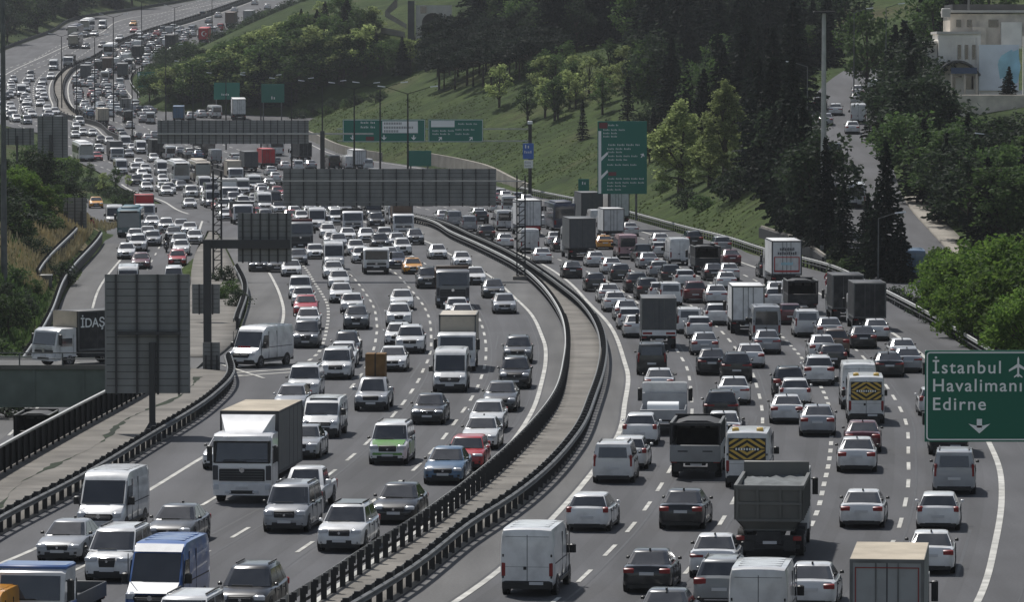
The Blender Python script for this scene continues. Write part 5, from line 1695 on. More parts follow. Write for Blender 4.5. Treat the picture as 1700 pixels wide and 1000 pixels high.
# motorcycles and their riders
def rider(P, rz_, label, jm):
    bm = bmesh.new(); sl = bm.verts.layers.skin.verify()
    J = dict(pel=(-.25,0,.95),sp=(-.18,0,1.2),ch=(-.08,0,1.43),nk=(-.03,0,1.58),hd=(.02,0,1.72),ht=(.03,0,1.86),
        ls=(-.06,.21,1.46),le=(.12,.34,1.24),lw=(.38,.33,1.12),lh=(.50,.31,1.10),rs=(-.06,-.21,1.46),re=(.12,-.34,1.24),rw=(.38,-.33,1.12),rh=(.50,-.31,1.10),
        lk=(.18,.24,.86),la=(-.06,.24,.46),lt=(.12,.25,.38),rk=(.18,-.24,.86),ra=(-.06,-.24,.46),rt=(.12,-.25,.38),lp=(-.22,.12,.92),rp=(-.22,-.12,.92))
    RD_ = dict(pel=.17,sp=.155,ch=.18,nk=.075,hd=.135,ht=.11,ls=.09,le=.065,lw=.05,lh=.05,rs=.09,re=.065,rw=.05,rh=.05,lk=.085,la=.06,lt=.05,rk=.085,ra=.06,rt=.05,lp=.11,rp=.11)
    V = {}
    for k, p in J.items():
        V[k] = bm.verts.new(p); V[k][sl].radius = (RD_[k],RD_[k])
    for a,b in "pel-sp sp-ch ch-nk nk-hd hd-ht ch-ls ls-le le-lw lw-lh ch-rs rs-re re-rw rw-rh pel-lp lp-lk lk-la la-lt pel-rp rp-rk rk-ra ra-rt".replace(" ",",").split(",") and [t.split("-") for t in "pel-sp sp-ch ch-nk nk-hd hd-ht ch-ls ls-le le-lw lw-lh ch-rs rs-re re-rw rw-rh pel-lp lp-lk lk-la la-lt pel-rp rp-rk rk-ra ra-rt".split()]:
        bm.edges.new((V[a],V[b]))
    V["pel"][sl].use_root = True
    me = bpy.data.meshes.new("person"); bm.to_mesh(me); bm.free(); me.materials.append(M[jm])
    o = link("person", me, None, P, rz_); o.modifiers.new("skin",'SKIN'); sub = o.modifiers.new("sub",'SUBSURF'); sub.levels = 1; sub.render_levels = 1
    tag(o, label, "person")
    hm = MB(); n=10
    rings = []
    for j in range(1,7):
        t = math.pi*j/7; rings.append([(.03+.16*math.sin(t)*math.cos(2*math.pi*i/n),.145*math.sin(t)*math.sin(2*math.pi*i/n),1.77-.17*math.cos(t)) for i in range(n)])
    hm.loft(rings,"black_trim"); link("helmet", hm.mesh("helmet",60), o)
vehicle("moto","r",1378,486,"R","red motorcycle riding along the outer guard rail","red motorcycle",zf=zr); VEH[-1]["detail"]=1
b = VEH[-1]["o"]; rider(b.location, b.rotation_euler.z, "rider in red jacket and dark helmet beside the outer guard rail", "jacket_red")
vehicle("moto","k",276,420,"S","dark motorcycle threading between slip road cars","slip road motorcycle",zf=rz)
b = VEH[-1]["o"]; rider(b.location, b.rotation_euler.z, "rider in dark clothes between the slip road cars", "cloth_dark")
vehicle("moto","r",151,390,"S","red scooter on the street beside the small sign back","red scooter",zf=rz)
b = VEH[-1]["o"]; rider(b.location, b.rotation_euler.z, "rider in red on the street by the small sign back", "jacket_red")

# ------------------------------------------------------------------ labels: every vehicle not described above is told by its neighbours
GROUP = dict(F="vehicles coming towards the camera", R="vehicles driving away from the camera", S="vehicles on the slip road", X="vehicles on the side road", Y="vehicles on the side road")
used = {}
marks = [v for v in VEH if v["short"]]
pend = []
for v in VEH:
    v["o"]["group"] = GROUP[v["way"]]
    if v["label"]: used[v["label"]] = v; v["o"]["label"] = v["label"]
    else: pend.append(v)
for v in pend:
    cand = [m for m in marks if m["way"]==v["way"]] or marks
    m = min(cand, key=lambda m: abs(m["x"]-v["x"])*2.2+abs(m["y"]-v["y"])); v["m"] = m
    dx, dy = v["x"]-m["x"], v["y"]-m["y"]
    far = abs(dy) > 9
    rel = ("beyond" if dy > 0 else "nearer than") if (far or abs(dx) < 1.5) else ("median side of" if (dx > 0)==(v["way"] in "FS") else "outer side of")
    v["rel"] = rel
from collections import defaultdict
def lane_of(v):
    if v["way"]=="F": n = int(max(0,ML(v["y"])-v["x"]-1.2)/3.5)
    elif v["way"]=="R": n = int(max(0,v["x"]-MR(v["y"])-1.2)/3.5)
    else: return None
    return min(n,9)
LANE = ["median lane","second lane","third lane","fourth lane","fifth lane","sixth lane","seventh lane","eighth lane","outer lane","outermost lane"]
gr_ = defaultdict(list)
for v in pend: gr_[(v["k"],v["c"],v["rel"],id(v["m"]),lane_of(v))].append(v)
ORD = ["nearest","second","third","fourth","fifth","sixth","seventh","eighth","ninth","tenth","eleventh","twelfth","thirteenth","fourteenth","fifteenth","sixteenth","seventeenth","eighteenth"]
for key, vs in gr_.items():
    vs.sort(key=lambda v: abs(v["y"]-v["m"]["y"])+abs(v["x"]-v["m"]["x"]))
    for i, v in enumerate(vs):
        base = f"{WORD[v['c']]} {BUILD[v['k']][2]}"
        facing = {"F":"facing the camera","R":"driving away","S":"on the slip road","X":"on the side road","Y":"on the side road"}[v["way"]]
        ln = lane_of(v); pre = (ORD[i] if i < len(ORD) else f"{i+1}th")+" " if len(vs) > 1 else ""
        tail = f" {v['rel']} the {v['m']['short']}"
        lab = pre+base+" "+facing+(f", {LANE[ln]}," if ln is not None else "")+tail
        if len(lab.split()) > 16: lab = lab.replace(" "+facing,"",1)
        while lab in used: lab = lab+" too"
        used[lab] = v; v["o"]["label"] = lab
# ------------------------------------------------------------------ sign backs, gantries, green signs
def sign_back(name, label, rect, Y, posts, cols=5, dark=None, group="grey sign backs over the road", zbase=0.0, pr=.13, wfun=None, beam=None, trunk=None, flange=False, bx=None, stif=.05):
    x0,y0,x1,y1 = rect; A = onY(x0,y1,Y); B = onY(x1,y0,Y)
    root = empty(name, ((A.x+B.x)/2,Y,zbase)); tag(root, label, "sign", group)
    W = B.x-A.x; H = B.z-A.z; z0 = A.z-zbase; w = W/2
    p = MB(); p.box(-w,w,-.02,.02,z0,z0+H,"sign_back")
    n = max(6,int(H/.34))
    for k in range(1,n): p.box(-w,w,-.03,-.02,z0+H*k/n-.016,z0+H*k/n+.016,"sign_frame")
    link("panel", p.mesh("panel",0), root)
    f = MB()
    for s in (-1,1): f.box(s*w-.04,s*w+.04,-.05,.04,z0-.03,z0+H+.03,"sign_back")
    f.box(-w,w,-.05,.04,z0-.04,z0+.03,"sign_back"); f.box(-w,w,-.05,.04,z0+H-.03,z0+H+.04,"sign_back")
    link("frame", f.mesh("frame",0), root)
    sme = MB().box(-stif,stif,-.15,-.045,z0-.1,z0+H+.05,"sign_frame").mesh("stiffener",0)
    for k in range(cols): link("stiffener", sme, root, (-w+W*(k+.5)/cols,0,0))
    for (px, zb) in posts:
        X = onY(px,500,Y).x-root.location.x
        q = MB(); q.box(X-pr,X+pr,-.16-2*pr,-.16,zb-zbase-.2,(z0+H*.55) if not trunk else trunk,"sign_frame")
        if flange:
            q.loft([[(X-.45,-.7,zb-zbase),(X+.45,-.7,zb-zbase),(X+.45,.3,zb-zbase),(X-.45,.3,zb-zbase)],[(X-.16,-.42,zb-zbase+.5),(X+.16,-.42,zb-zbase+.5),(X+.16,-.12,zb-zbase+.5),(X-.16,-.12,zb-zbase+.5)]],"sign_frame")
        link("post", q.mesh("post",0), root)
    if beam:
        bx0,bx1,py,h,m_ = beam; a = onY(bx0,py,Y); b = onY(bx1,py,Y)
        link("beam", MB().box(a.x-root.location.x,b.x-root.location.x,-.50,-.16,a.z-zbase-h/2,a.z-zbase+h/2,m_).mesh("beam",0), root)
    return root
sign_back("road_sign_back","big grey sign back on a single dark post standing on the concrete verge",(176,457,314,652),240,[(253,.1)],cols=4,pr=.15,trunk=4.6,flange=True,zbase=0,beam=(196,300,553,.16,"sign_frame"))
r_ = sign_back("cantilever_sign_back","two part grey sign back hung from a dark arm over the exit lane",(396,355,483,434),300,[(345,0)],cols=6,pr=.24,trunk=7.6,beam=(339,482,405,.55,"sign_frame"))
sign_back("overhead_sign","widest grey sign back spanning the oncoming lanes below the green gantry",(471,281,823,341),415,[],cols=16,stif=.035)
sign_back("overhead_sign","long thin grey sign back across the far queue near the grass slope",(262,200,512,238),660,[(536,0)],cols=22,zbase=0,pr=.3,beam=(262,620,222,.22,"steel_pale"))
sign_back("road_sign_back","small grey sign back beside the dry grass and street",(106,329,143,378),500,[(110,-.2),(137,-.2)],cols=3,zbase=0)
sign_back("road_sign_back","tall narrow grey sign back beside the far white coach",(63,193,112,261),640,[(86,0)],cols=3,pr=.2)
sign_back("road_sign_back","wide low grey sign back at the edge by the lamp post",(8,213,56,240),640,[(30,0)],cols=4)
sign_back("road_sign_back","little grey sign back on two posts by the exit guard rail",(338,570,364,614),291,[(342,0),(360,0)],cols=1,pr=.05)
sign_back("road_sign_back","small dark sign back on the far road at the bend",(199,164,217,182),1010,[(208,zr(1010))],cols=2,zbase=zr(1010))
sign_back("road_sign_back","dark grey sign back below the cantilever arm beside the slip road",(320,473,364,520),345,[(342,0)],cols=2)
# lattice mast and gantry beam carrying the widest sign back
def lattice(name, label, X, Y, zb, zt, w=.35, wd=.35):
    o = empty(name,(X,Y,zb)); tag(o,label,"gantry mast","lattice masts of the widest sign")
    m = MB()
    for sx in (-w,w):
        for sy in (-wd,wd): m.box(sx-.06,sx+.06,sy-.06,sy+.06,0,zt-zb,"steel_dark")
    n = int((zt-zb)/.75); br_ = MB()
    for k in range(n):
        z = .2+k*.75
        for sy in (-wd,wd):
            br_.cyl((-w,sy,z),(w,sy,z+.6),.03,"steel_dark",5); br_.box(-w,w,sy-.03,sy+.03,z-.03,z+.03,"steel_dark")
    link("upright", m.mesh("upright",0), o); link("bracing", br_.mesh("bracing",0), o)
    link("base_plate", MB().cbox(-.7,.7,-.7,.7,-.1,.25,"concrete",.05).mesh("base_plate"), o)
    return o
pm_ = at(865,466); lattice("gantry_mast","dark lattice mast in the median holding the widest sign back",pm_.x,415,.1,9.0)
X2 = onY(361,466,415).x; lattice("gantry_mast","dark lattice mast behind the cantilever arm holding the widest sign back",X2,415,0,9.4)
gb_ = empty("gantry_beam",((pm_.x+X2)/2,414.2,8.2)); tag(gb_,"pale gantry beam joining the two lattice masts","gantry beam")
hw = (pm_.x-X2)/2
m = MB()
for z in (-1.5,.30): m.box(-hw,hw+.3,-.08,.08,z,z+.10,"steel_pale" if z > 0 else "sign_back")
link("chord", m.mesh("chord",0), gb_)
# ---- green signs
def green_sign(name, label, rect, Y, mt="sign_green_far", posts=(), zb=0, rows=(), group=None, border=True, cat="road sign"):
    x0,y0,x1,y1 = rect; A = onY(x0,y1,Y); B = onY(x1,y0,Y)
    root = empty(name, ((A.x+B.x)/2,Y,A.z)); tag(root,label,cat,group)
    w = (B.x-A.x)/2; H = B.z-A.z
    link("panel", MB().cbox(-w,w,-.04,.06,0,H,mt,.02).mesh("panel",0), root)
    if border:
        b = MB(); e = .05*min(2*w,H)**.5; t = .012*H+.02
        for s in (-1,1): b.box(s*(w-e)-t/2,s*(w-e)+t/2,-.052,-.04,e,H-e,"sign_white")
        b.box(-w+e,w-e,-.052,-.04,e-t/2,e+t/2,"sign_white"); b.box(-w+e,w-e,-.052,-.04,H-e-t/2,H-e+t/2,"sign_white")
        link("border", b.mesh("border",0), root)
    lm = MB()
    for (u0,u1,v,h,m_) in rows:      # illegible lines of lettering: words of short strokes
        a = -w+2*w*u0; c = -w+2*w*u1; z = H*v; hh = H*h; step = hh*.8; k = 0; x = a
        while x < c-step*.5:
            if k%6 != 5: lm.box(x,x+step*.42,-.055,-.04,z-hh/2,z+hh/2*(.5 if k%3 else 1),m_)
            x += step; k += 1
    if rows: link("lettering", lm.mesh("lettering",0), root)
    for px in posts:
        X = onY(px,500,Y).x-root.location.x
        link("post", MB().box(X-.12,X+.12,.07,.32,zb-root.location.z,H*.8,"steel").mesh("post",0), root)
    return root, w, H
g1,w,H = green_sign("gantry_sign","wide green gantry sign with white panel and red mark facing the outbound lanes",(569,198,706,236),680,rows=[(.22,.40,.86,.09,"sign_white"),(.22,.40,.66,.09,"sign_white")])
m = MB().box(-w+2*w*.48,w-2*w*.09,-.05,-.04,H*.40,H*.92,"sign_white")
link("white_panel", m.mesh("white_panel",0), g1)
m = MB()
for z,a,c in ((.82,.50,.72),(.64,.50,.86),(.48,.50,.68)):
    x = a
    while x < c: m.box(-w+2*w*x,-w+2*w*(x+.012),-.058,-.05,H*(z-.05),H*(z+.05),"sign_back"); x += .02
link("lettering", m.mesh("lettering",0), g1)
link("red_mark", MB().box(-w+2*w*.28,-w+2*w*.38,-.055,-.04,H*.08,H*.24,"sign_red").mesh("red_mark",0), g1)
def arrow(cx, cz, s, y=-.055, rot=0.0, m_="sign_white"):
    mb = MB(); P_ = [(-.12,.5),(-.12,-.02),(-.5,.12),(-.42,-.08),(0,-.5),(.42,-.08),(.5,.12),(.12,-.02),(.12,.5)]
    ca, sa = math.cos(rot), math.sin(rot)
    v = [(cx+s*(a*ca-b*sa), cz+s*(a*sa+b*ca)) for a,b in P_]
    mb.v = [(a,y,b) for a,b in v]+[(a,y+.02,b) for a,b in v]; k = len(v)
    # split into convex pieces
    for f in ((0,1,7,8),(1,3,4),(1,2,3),(4,5,7),(5,6,7),(1,4,7)):
        mb.f.append(tuple(f)); mb.m.append(m_)
    return mb
am = MB()
for u in (.12,.50,.86): am.ext(arrow(-w+2*w*u,H*.2,H*.22))
link("arrow", am.mesh("arrow",0,False), g1)
g2,w,H = green_sign("gantry_sign","smaller green gantry sign with pale box beside the wide green sign",(711,198,802,236),680,rows=[(.55,.9,.80,.07,"sign_white"),(.08,.5,.5,.07,"sign_white"),(.5,.85,.55,.07,"sign_white"),(.08,.4,.36,.07,"sign_white"),(.5,.75,.36,.07,"sign_white")])
link("white_panel", MB().box(-w+2*w*.05,-w+2*w*.48,-.05,-.04,H*.66,H*.94,"sign_white").mesh("white_panel",0), g2)
am = MB()
for u in (.22,.78): am.ext(arrow(-w+2*w*u,H*.16,H*.2,rot=R(140)))
link("arrow", am.mesh("arrow",0,False), g2)
A = onY(560,222,681); B = onY(880,214,681)
gz = empty("gantry_beam",(B.x,681,0)); tag(gz,"thin pale gantry frame carrying the two green signs","gantry beam")
m = MB()
for py in (214,234):
    z = onY(700,py,681).z; m.box(A.x-B.x,0,-.08,.08,z-.08,z+.08,"steel_pale")
link("chord", m.mesh("chord",0), gz)
zt = onY(880,206,681).z
link("post", MB().box(-.25,.25,-.25,.25,-.3,zt,"steel_dark").mesh("post",0), gz)
link("camera_box", MB().cbox(-.35,.35,-.4,.2,zt,zt+.45,"sign_white",.05).mesh("camera_box"), gz)
bs,w,H = green_sign("blue_sign","small blue sign with white pictogram on the gantry post",(868,238,886,264),679.5,mt="sign_blue",border=False,rows=[(.2,.8,.8,.22,"sign_white"),(.15,.8,.45,.16,"sign_white")])
green_sign("white_sign","small pale plate under the blue sign on the gantry post",(870,266,885,279),679.5,mt="sign_white",border=False,rows=[(.1,.9,.7,.2,"sign_back"),(.1,.9,.3,.2,"sign_back")])
# tall roadside guide sign
gs,w,H = green_sign("guide_sign","tall green guide sign with white branching line on the grass bank",(992,201,1074,322),545,mt="sign_green_far",border=False,posts=(1012,1056),zb=1.0,
  rows=[(.22,.42,.945,.022,"sign_white"),(.12,.6,.88,.022,"sign_white"),(.12,.42,.835,.022,"sign_white"),(.12,.40,.79,.022,"sign_white"),(.22,.86,.675,.026,"sign_white"),(.2,.68,.62,.024,"sign_white"),(.22,.52,.575,.022,"sign_white"),(.22,.85,.52,.022,"sign_white"),(.22,.6,.47,.022,"sign_white"),(.2,.82,.40,.022,"sign_white"),(.22,.96,.21,.022,"sign_white"),(.2,.96,.155,.022,"sign_white"),(.2,.6,.11,.022,"sign_white"),(.2,.5,.06,.022,"sign_white")])
m = MB(); x = -w+2*w*.045; m.box(x-.16,x+.16,-.055,-.04,.05,H*.865,"sign_white")
for z in (.27,.52):
    m.quad([(x,-.052,H*z-.3),(x,-.052,H*z-.75),(x+.95,-.052,H*z+.25),(x+.85,-.052,H*z+.5)],"sign_white")
link("route_line", m.mesh("route_line",0,False), gs)
link("red_mark", MB().box(-w+2*w*.03,-w+2*w*.2,-.055,-.04,H*.90,H*.98,"sign_red").box(-w+2*w*.22,-w+2*w*.38,-.055,-.04,H*.25,H*.30,"sign_red").mesh("red_mark",0), gs)
link("arrow", arrow(w*.82,H*.53,.55,rot=R(150)).mesh("arrow",0,False), gs)
bz = terrain(onY(969,330,600).x,600)
green_sign("guide_sign","very small green sign with pale symbol on the grass beside the tall guide sign",(960,297,978,317),600,posts=(969,),zb=bz,border=False,rows=[(.35,.75,.65,.25,"sign_white")])
# far green signs
green_sign("guide_sign","far green sign with pale upper panel beside the bend",(228,119,257,145),1110,posts=(233,252),zb=zr(1110),rows=[(.05,.95,.75,.35,"facade_blue")],border=False)
green_sign("guide_sign","far blue and white sign plate beside a green sign at the bend",(259,120,274,144),1112,mt="sign_blue",posts=(266,),zb=zr(1110),border=False,rows=[(.1,.9,.3,.3,"sign_white")])
green_sign("gantry_sign","green sign on the merging ramp, the one nearer the bend",(355,137,398,165),1000,posts=(360,393),zb=zr(1000),rows=[(.3,.7,.3,.12,"sign_white")],border=False)
green_sign("gantry_sign","green sign with pale diagonal arrow beside the far grass slope",(433,139,472,170),985,posts=(438,468),zb=zr(985),rows=[(.45,.7,.25,.16,"sign_white")],border=False)
green_sign("guide_sign","dark green sign low behind the top edge of the widest sign back",(676,250,716,276),745,posts=(682,710),zb=zr(745)+1,border=False)
green_sign("guide_sign","tiny green sign among the far queue at the upper edge",(480,2,504,16),1500,posts=(492,),zb=zr(1500),border=False)
# ---- near green sign on its gantry
Y = 158.0; A = onY(1535,734,Y); B = onY(1716,582,Y)
near = empty("motorway_sign",((A.x+B.x)/2,Y,A.z)); tag(near,"large near green sign reading İstanbul Havalimanı Edirne with white down arrow","road sign")
w = (B.x-A.x)/2; H = B.z-A.z
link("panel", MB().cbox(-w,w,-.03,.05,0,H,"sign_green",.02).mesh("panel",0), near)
def rrect(x0,x1,z0,z1,r,t,y,m_):
    mb = MB(); pts = []
    def loop(d):
        o = []
        for cx,cz,a0 in ((x1-r,z1-r,0),(x0+r,z1-r,90),(x0+r,z0+r,180),(x1-r,z0+r,270)):
            for k in range(6):
                a = R(a0+18*k); o.append((cx+(r-d)*math.cos(a),y,cz+(r-d)*math.sin(a)))
        return o
    a, b = loop(0), loop(t); n = len(a)
    for i in range(n): mb.quad([a[i],a[(i+1)%n],b[(i+1)%n],b[i]],m_)
    return mb
link("border", rrect(-w+.05,w-.05,.05,H-.05,.12,.045,-.036,"sign_white").mesh("border",0,False), near)
def sx(px): return onY(px,650,Y).x-near.location.x
def sz(py): return onY(1600,py,Y).z-near.location.z
text("İstanbul",.59,near,(sx(1547),-.04,sz(620)),(R(90),0,0),"sign_white",align='LEFT',bold=.006,sp=1.17)
text("Havalimanı",.59,near,(sx(1547),-.04,sz(650)),(R(90),0,0),"sign_white",align='LEFT',bold=.006,sp=1.15)
text("Edirne",.59,near,(sx(1547),-.04,sz(681)),(R(90),0,0),"sign_white",align='LEFT',bold=.006,sp=1.17)
am = MB(); cx, cz, s = sx(1626), sz(708), .56
am.box(cx-.085,cx+.085,-.045,-.031,cz-.05,cz+.24,"sign_white"); am.quad([(cx-.36,-.045,cz+.08),(cx,-.045,cz-.24),(cx,-.045,cz+.02),(cx-.12,-.045,cz+.02)],"sign_white"); am.quad([(cx,-.045,cz-.24),(cx+.36,-.045,cz+.08),(cx+.12,-.045,cz+.02),(cx,-.045,cz+.02)],"sign_white")
link("arrow", am.mesh("arrow",0,False), near)
pl_ = MB(); cx, cz = sx(1690), sz(610); k_ = .36
for tri in ([(-.09,-.9),(.09,-.9),(.09,.75),(0,1.0),(-.09,.75)],[(-.09,.30),(-.09,-.02),(-.85,-.42),(-.85,-.22)],[(.09,-.02),(.09,.30),(.85,-.22),(.85,-.42)],[(-.09,-.6),(-.09,-.8),(-.38,-.98),(-.38,-.84)],[(.09,-.8),(.09,-.6),(.38,-.84),(.38,-.98)]):
    pl_.quad([(cx+a*k_,-.042,cz+b*k_) for a,b in tri],"sign_white")
link("plane_symbol", pl_.mesh("plane_symbol",0,False), near)
ng = empty("sign_gantry",(24.0,Y,0)); tag(ng,"dark gantry arm behind the near green sign","gantry")
link("arm", MB().box(A.x-24-.05,.2,.12,.5,A.z+.55,A.z+.95,"steel_dark").box(A.x-24-.05,.2,.12,.5,A.z+2.2,A.z+2.6,"steel_dark").mesh("arm",0), ng)
link("post", MB().box(-.3,.3,.1,.7,0,A.z+3.2,"steel_dark").mesh("post",0), ng)
link("hanger", MB().box(A.x-24+.4,A.x-24+.52,.05,.12,A.z,A.z+3.0,"steel_dark").box(A.x-24+3.0,A.x-24+3.12,.05,.12,A.z,A.z+3.0,"steel_dark").mesh("hanger",0), ng)

# ------------------------------------------------------------------ lamp posts
def lamp_head(mb, x, y, z, dx, L=.9):
    mb.loft([[(x,y-.12,z-.03),(x,y+.12,z-.03),(x,y+.10,z+.06),(x,y-.10,z+.06)],[(x+dx*L,y-.17,z+.05),(x+dx*L,y+.17,z+.05),(x+dx*L,y+.12,z+.18),(x+dx*L,y-.12,z+.18)]],"sign_white")
def lamp_post(label, base, zt, arms=(-1,1), arm=1.9, r=.13, m_="steel_dark", group="lamp posts along the motorway", name="lamp_post"):
    o = empty(name, base); tag(o,label,"street lamp",group)
    h = zt-base[2]
    link("pole", MB().cyl((0,0,-.3),(0,0,h),r,m_,10,r*.55).mesh("pole",50), o)
    for a in arms:
        link("arm", MB().cyl((0,0,h-.05),(a*arm,0,h+.55*arm/1.9),.05,m_,6,.04).mesh("arm",50), o)
        mb = MB(); lamp_head(mb,a*arm,0,h+.55*arm/1.9,a); link("lamp_head", mb.mesh("lamp_head",0), o)
    return o
for i,(px,pt,Y,lab) in enumerate(((677,147,560,"double armed lamp post in front of the white panel of the wide green sign"),(631,139,610,"double armed lamp post crossing the wide green sign"),(588,139,655,"double armed lamp post at the edge of the wide green sign"),(535,135,705,"double armed lamp post at the end of the long thin sign back"),
      (484,130,760,"double armed lamp post beside the green diagonal arrow sign"),(433,124,815,"double armed lamp post between the two far green signs"),(375,120,870,"double armed lamp post before the green sign on the merging ramp"),(320,100,925,"double armed lamp post over the merging ramp traffic"),(275,72,985,"double armed lamp post behind the blue sign at the bend"))):
    t = onY(px,pt+8,Y); X = t.x
    lamp_post(lab,(X,Y,zr(Y)),t.z,arms=(-1,1),arm=2.6,r=.15)
for px,pt,Y,lab in ((188,28,985,"lamp post on the median at the tight bend"),(157,62,1010,"lamp post beside the cream truck at the bend"),(127,100,995,"lamp post between the curving median rails"),(102,60,1040,"pair lamp post beside the empty far lanes"),(235,2,1180,"tall lamp post over the far taxi"),(290,12,1290,"lamp post beside the red truck with crescent"),(352,0,1370,"lamp post at the upper edge of the far queue"),(219,100,900,"lamp post in the middle of the far queue")):
    t = onY(px,pt,Y); lamp_post(lab,(t.x,Y,zr(Y)),t.z,arms=(-1,1),arm=2.0,r=.14)
t = onY(6,-30,415); b0 = hit(6,466,terrain)
lamp_post("thick grey mast at the edge of the dry grass bank",(onY(6,300,b0.y).x,b0.y,b0.z),30,arms=(),r=.30,m_="steel",name="high_mast",group="tall masts")
t = onY(1368,20,447); o = lamp_post("very tall grey floodlight mast beside the dark conifers",(t.x,447,0.5),t.z,arms=(),r=.34,m_="steel_pale",name="high_mast",group="tall masts")
h = t.z-.5
link("floodlight_ring", MB().cbox(-1.0,1.0,-.5,.5,h-.1,h+.12,"steel_dark",.05).mesh("floodlight_ring",0), o)
b0 = hit(1458,474,terrain); zt = onY(1458,362,b0.y).z
lamp_post("single armed lamp post in front of the big dark conifer",(b0.x,b0.y,b0.z),zt,arms=(1,),arm=1.35,r=.08,m_="steel",name="street_lamp")
for px,py0,ph,Y,lab,a in ((1607,215,-40,620,"thick grey mast before the pale building",0),(1417,140,20,640,"lamp post among trees at the top of the side road",1),(1470,140,12,655,"lamp post beside the tall poplar at the side road",1),(1660,360,272,480,"lamp post in the dark trees behind the bright green tree",-1),(1672,380,325,455,"lower lamp post beside the bright green tree",1),(1340,190,110,560,"lamp post against the dark conifers near the tall mast",-1),(1310,200,150,600,"lamp post in the dark wood by the light green poplars",-1),(1300,60,40,760,"lamp post high in the dark wood",1)):
    X = onY(px,300,Y).x; z = terrain(X,Y); zt = max(z+6,onY(px,ph,Y).z)
    lamp_post(lab,(X,Y,z),zt,arms=(a,) if a else (),arm=1.6,r=.10 if a else .24,m_="steel",name="street_lamp" if a else "high_mast",group="lamp posts on the wooded side" if a else "tall masts")
# small roadside cabinet
b0 = hit(75,476,terrain); cb = MB().cbox(-.6,.6,-.35,.35,-.1,1.0,"steel",.03).cbox(-.68,.68,-.42,.42,1.0,1.1,"steel_pale",.02)
tag(link("utility_cabinet",cb.mesh("utility_cabinet",30),None,b0),"small grey utility cabinet on the grass beside the slip road","cabinet")
# ------------------------------------------------------------------ trees
def leafmesh(name, pts, m, n_per=1, size=.4, flat=0.0, seed=1):
    rnd = random.Random(seed); V = []; F = []
    for (p, d) in pts:
        for _ in range(n_per):
            s = size*rnd.uniform(.6,1.35)
            a = Vector((rnd.gauss(0,1),rnd.gauss(0,1),rnd.gauss(0,1)*(1-flat))).normalized()
            if d is not None: a = (a*.55+Vector(d)*.9).normalized()
            b = a.cross(Vector((rnd.gauss(0,1),rnd.gauss(0,1),rnd.gauss(0,1)))).normalized()
            c = a.cross(b); k = len(V)
            V += [p-a*s*.5, p+b*s*.32+c*s*.10, p+a*s*.5, p-b*s*.32+c*s*.10]; F.append((k,k+1,k+2,k+3))
    me = bpy.data.meshes.new(name); me.from_pydata(V,[],F); me.materials.append(M[m]); me.update(); return me
def trunkmesh(name, h, r, limbs=(), lean=0.0):
    mb = MB(); n = 5; prev = None; rings = []
    for k in range(n+1):
        t = k/n; x = lean*h*t*t; rr = r*(1-.8*t); rings.append([(x+rr*math.cos(a),rr*math.sin(a),h*t-.4*(k==0)) for a in [2*math.pi*i/7 for i in range(7)]])
    mb.loft(rings,"bark")
    for p,q,r2 in limbs: mb.cyl(p,q,r2,"bark",5,r2*.4)
    return mb.mesh(name,60)
def conifer(H, R0, seed, m="needles_dark", base=.06, whorl=.55, size=.55, gaps=.12):
    rnd = random.Random(seed); pts = []; z = H*base; limbs = []
    ph = rnd.uniform(0,6)
    lop = [rnd.uniform(.75,1.15) for _ in range(8)]
    while z < H*.985:
        t = z/H; rad = R0*((1-t)**.85)*(.85+.3*rnd.random()); nb = max(4,int(11*(1-t)+4))
        for k in range(nb):
            if rnd.random() < gaps: continue
            a = ph+2*math.pi*(k+rnd.uniform(-.3,.3))/nb; r = rad*lop[int(a/(2*math.pi)*8)%8]*rnd.uniform(.75,1.15)
            st = max(2,int(r/.34))
            for j in range(st):
                u = (j+.8)/st; q = r*u
                zz = z-.22*q*(u) + .10*r*u*u + rnd.uniform(-.12,.12)
                d = (math.cos(a)*.8,math.sin(a)*.8,-.35)
                wd = .28*(1-u*.5)*r*.55
                for _ in range(2 if u<.7 else 3):
                    o = rnd.uniform(-wd,wd)
                    pts.append((Vector((math.cos(a)*q-math.sin(a)*o, math.sin(a)*q+math.cos(a)*o, zz)), d))
            if k%3==0: limbs.append(((0,0,z),(math.cos(a)*r*.8,math.sin(a)*r*.8,z-.15*r),.04))
        ph += 1.1; z += whorl*(.8+.5*rnd.random())*(.7+.6*(1-t))
    for k in range(10): pts.append((Vector((rnd.gauss(0,.08),rnd.gauss(0,.08),H*(.95+.05*k/10))),(0,0,1)))
    return leafmesh("crown",pts,m,1,size,0,seed), trunkmesh("trunk",H*.97,.02*H*.5+.05,limbs[:26])
def broadleaf(H, Rr, seed, m, crown0=.25, nc=46, per=46, size=.42, cl=.20, shape=1.0, top=.62):
    rnd = random.Random(seed); pts = []; limbs = []
    zc = H*(crown0+1)/2; hz = H*(1-crown0)/2
    for c in range(nc):
        while True:
            v = Vector((rnd.uniform(-1,1),rnd.uniform(-1,1),rnd.uniform(-1,1)))
            if .30 < v.length < 1: break
        rr = Rr*(1-max(0,v.z)*(1-top))*(.8+.25*rnd.random())
        p = Vector((v.x*rr, v.y*rr, zc+v.z*hz))
        if c%3==0: limbs.append(((0,0,max(H*.15,p.z*.5)),tuple(p),.05+.004*H))
        r = Rr*cl*rnd.uniform(.7,1.5)
        for k in range(int(per*rnd.uniform(.6,1.3))):
            d = Vector((rnd.gauss(0,1),rnd.gauss(0,1),rnd.gauss(0,.8)*shape)); d = d.normalized()*r*(rnd.random()**.45)
            pts.append((p+d,None))
    return leafmesh("crown",pts,m,1,size,.2,seed), trunkmesh("trunk",H*.7,.022*H+.03,limbs[:16],rnd.uniform(-.05,.05))
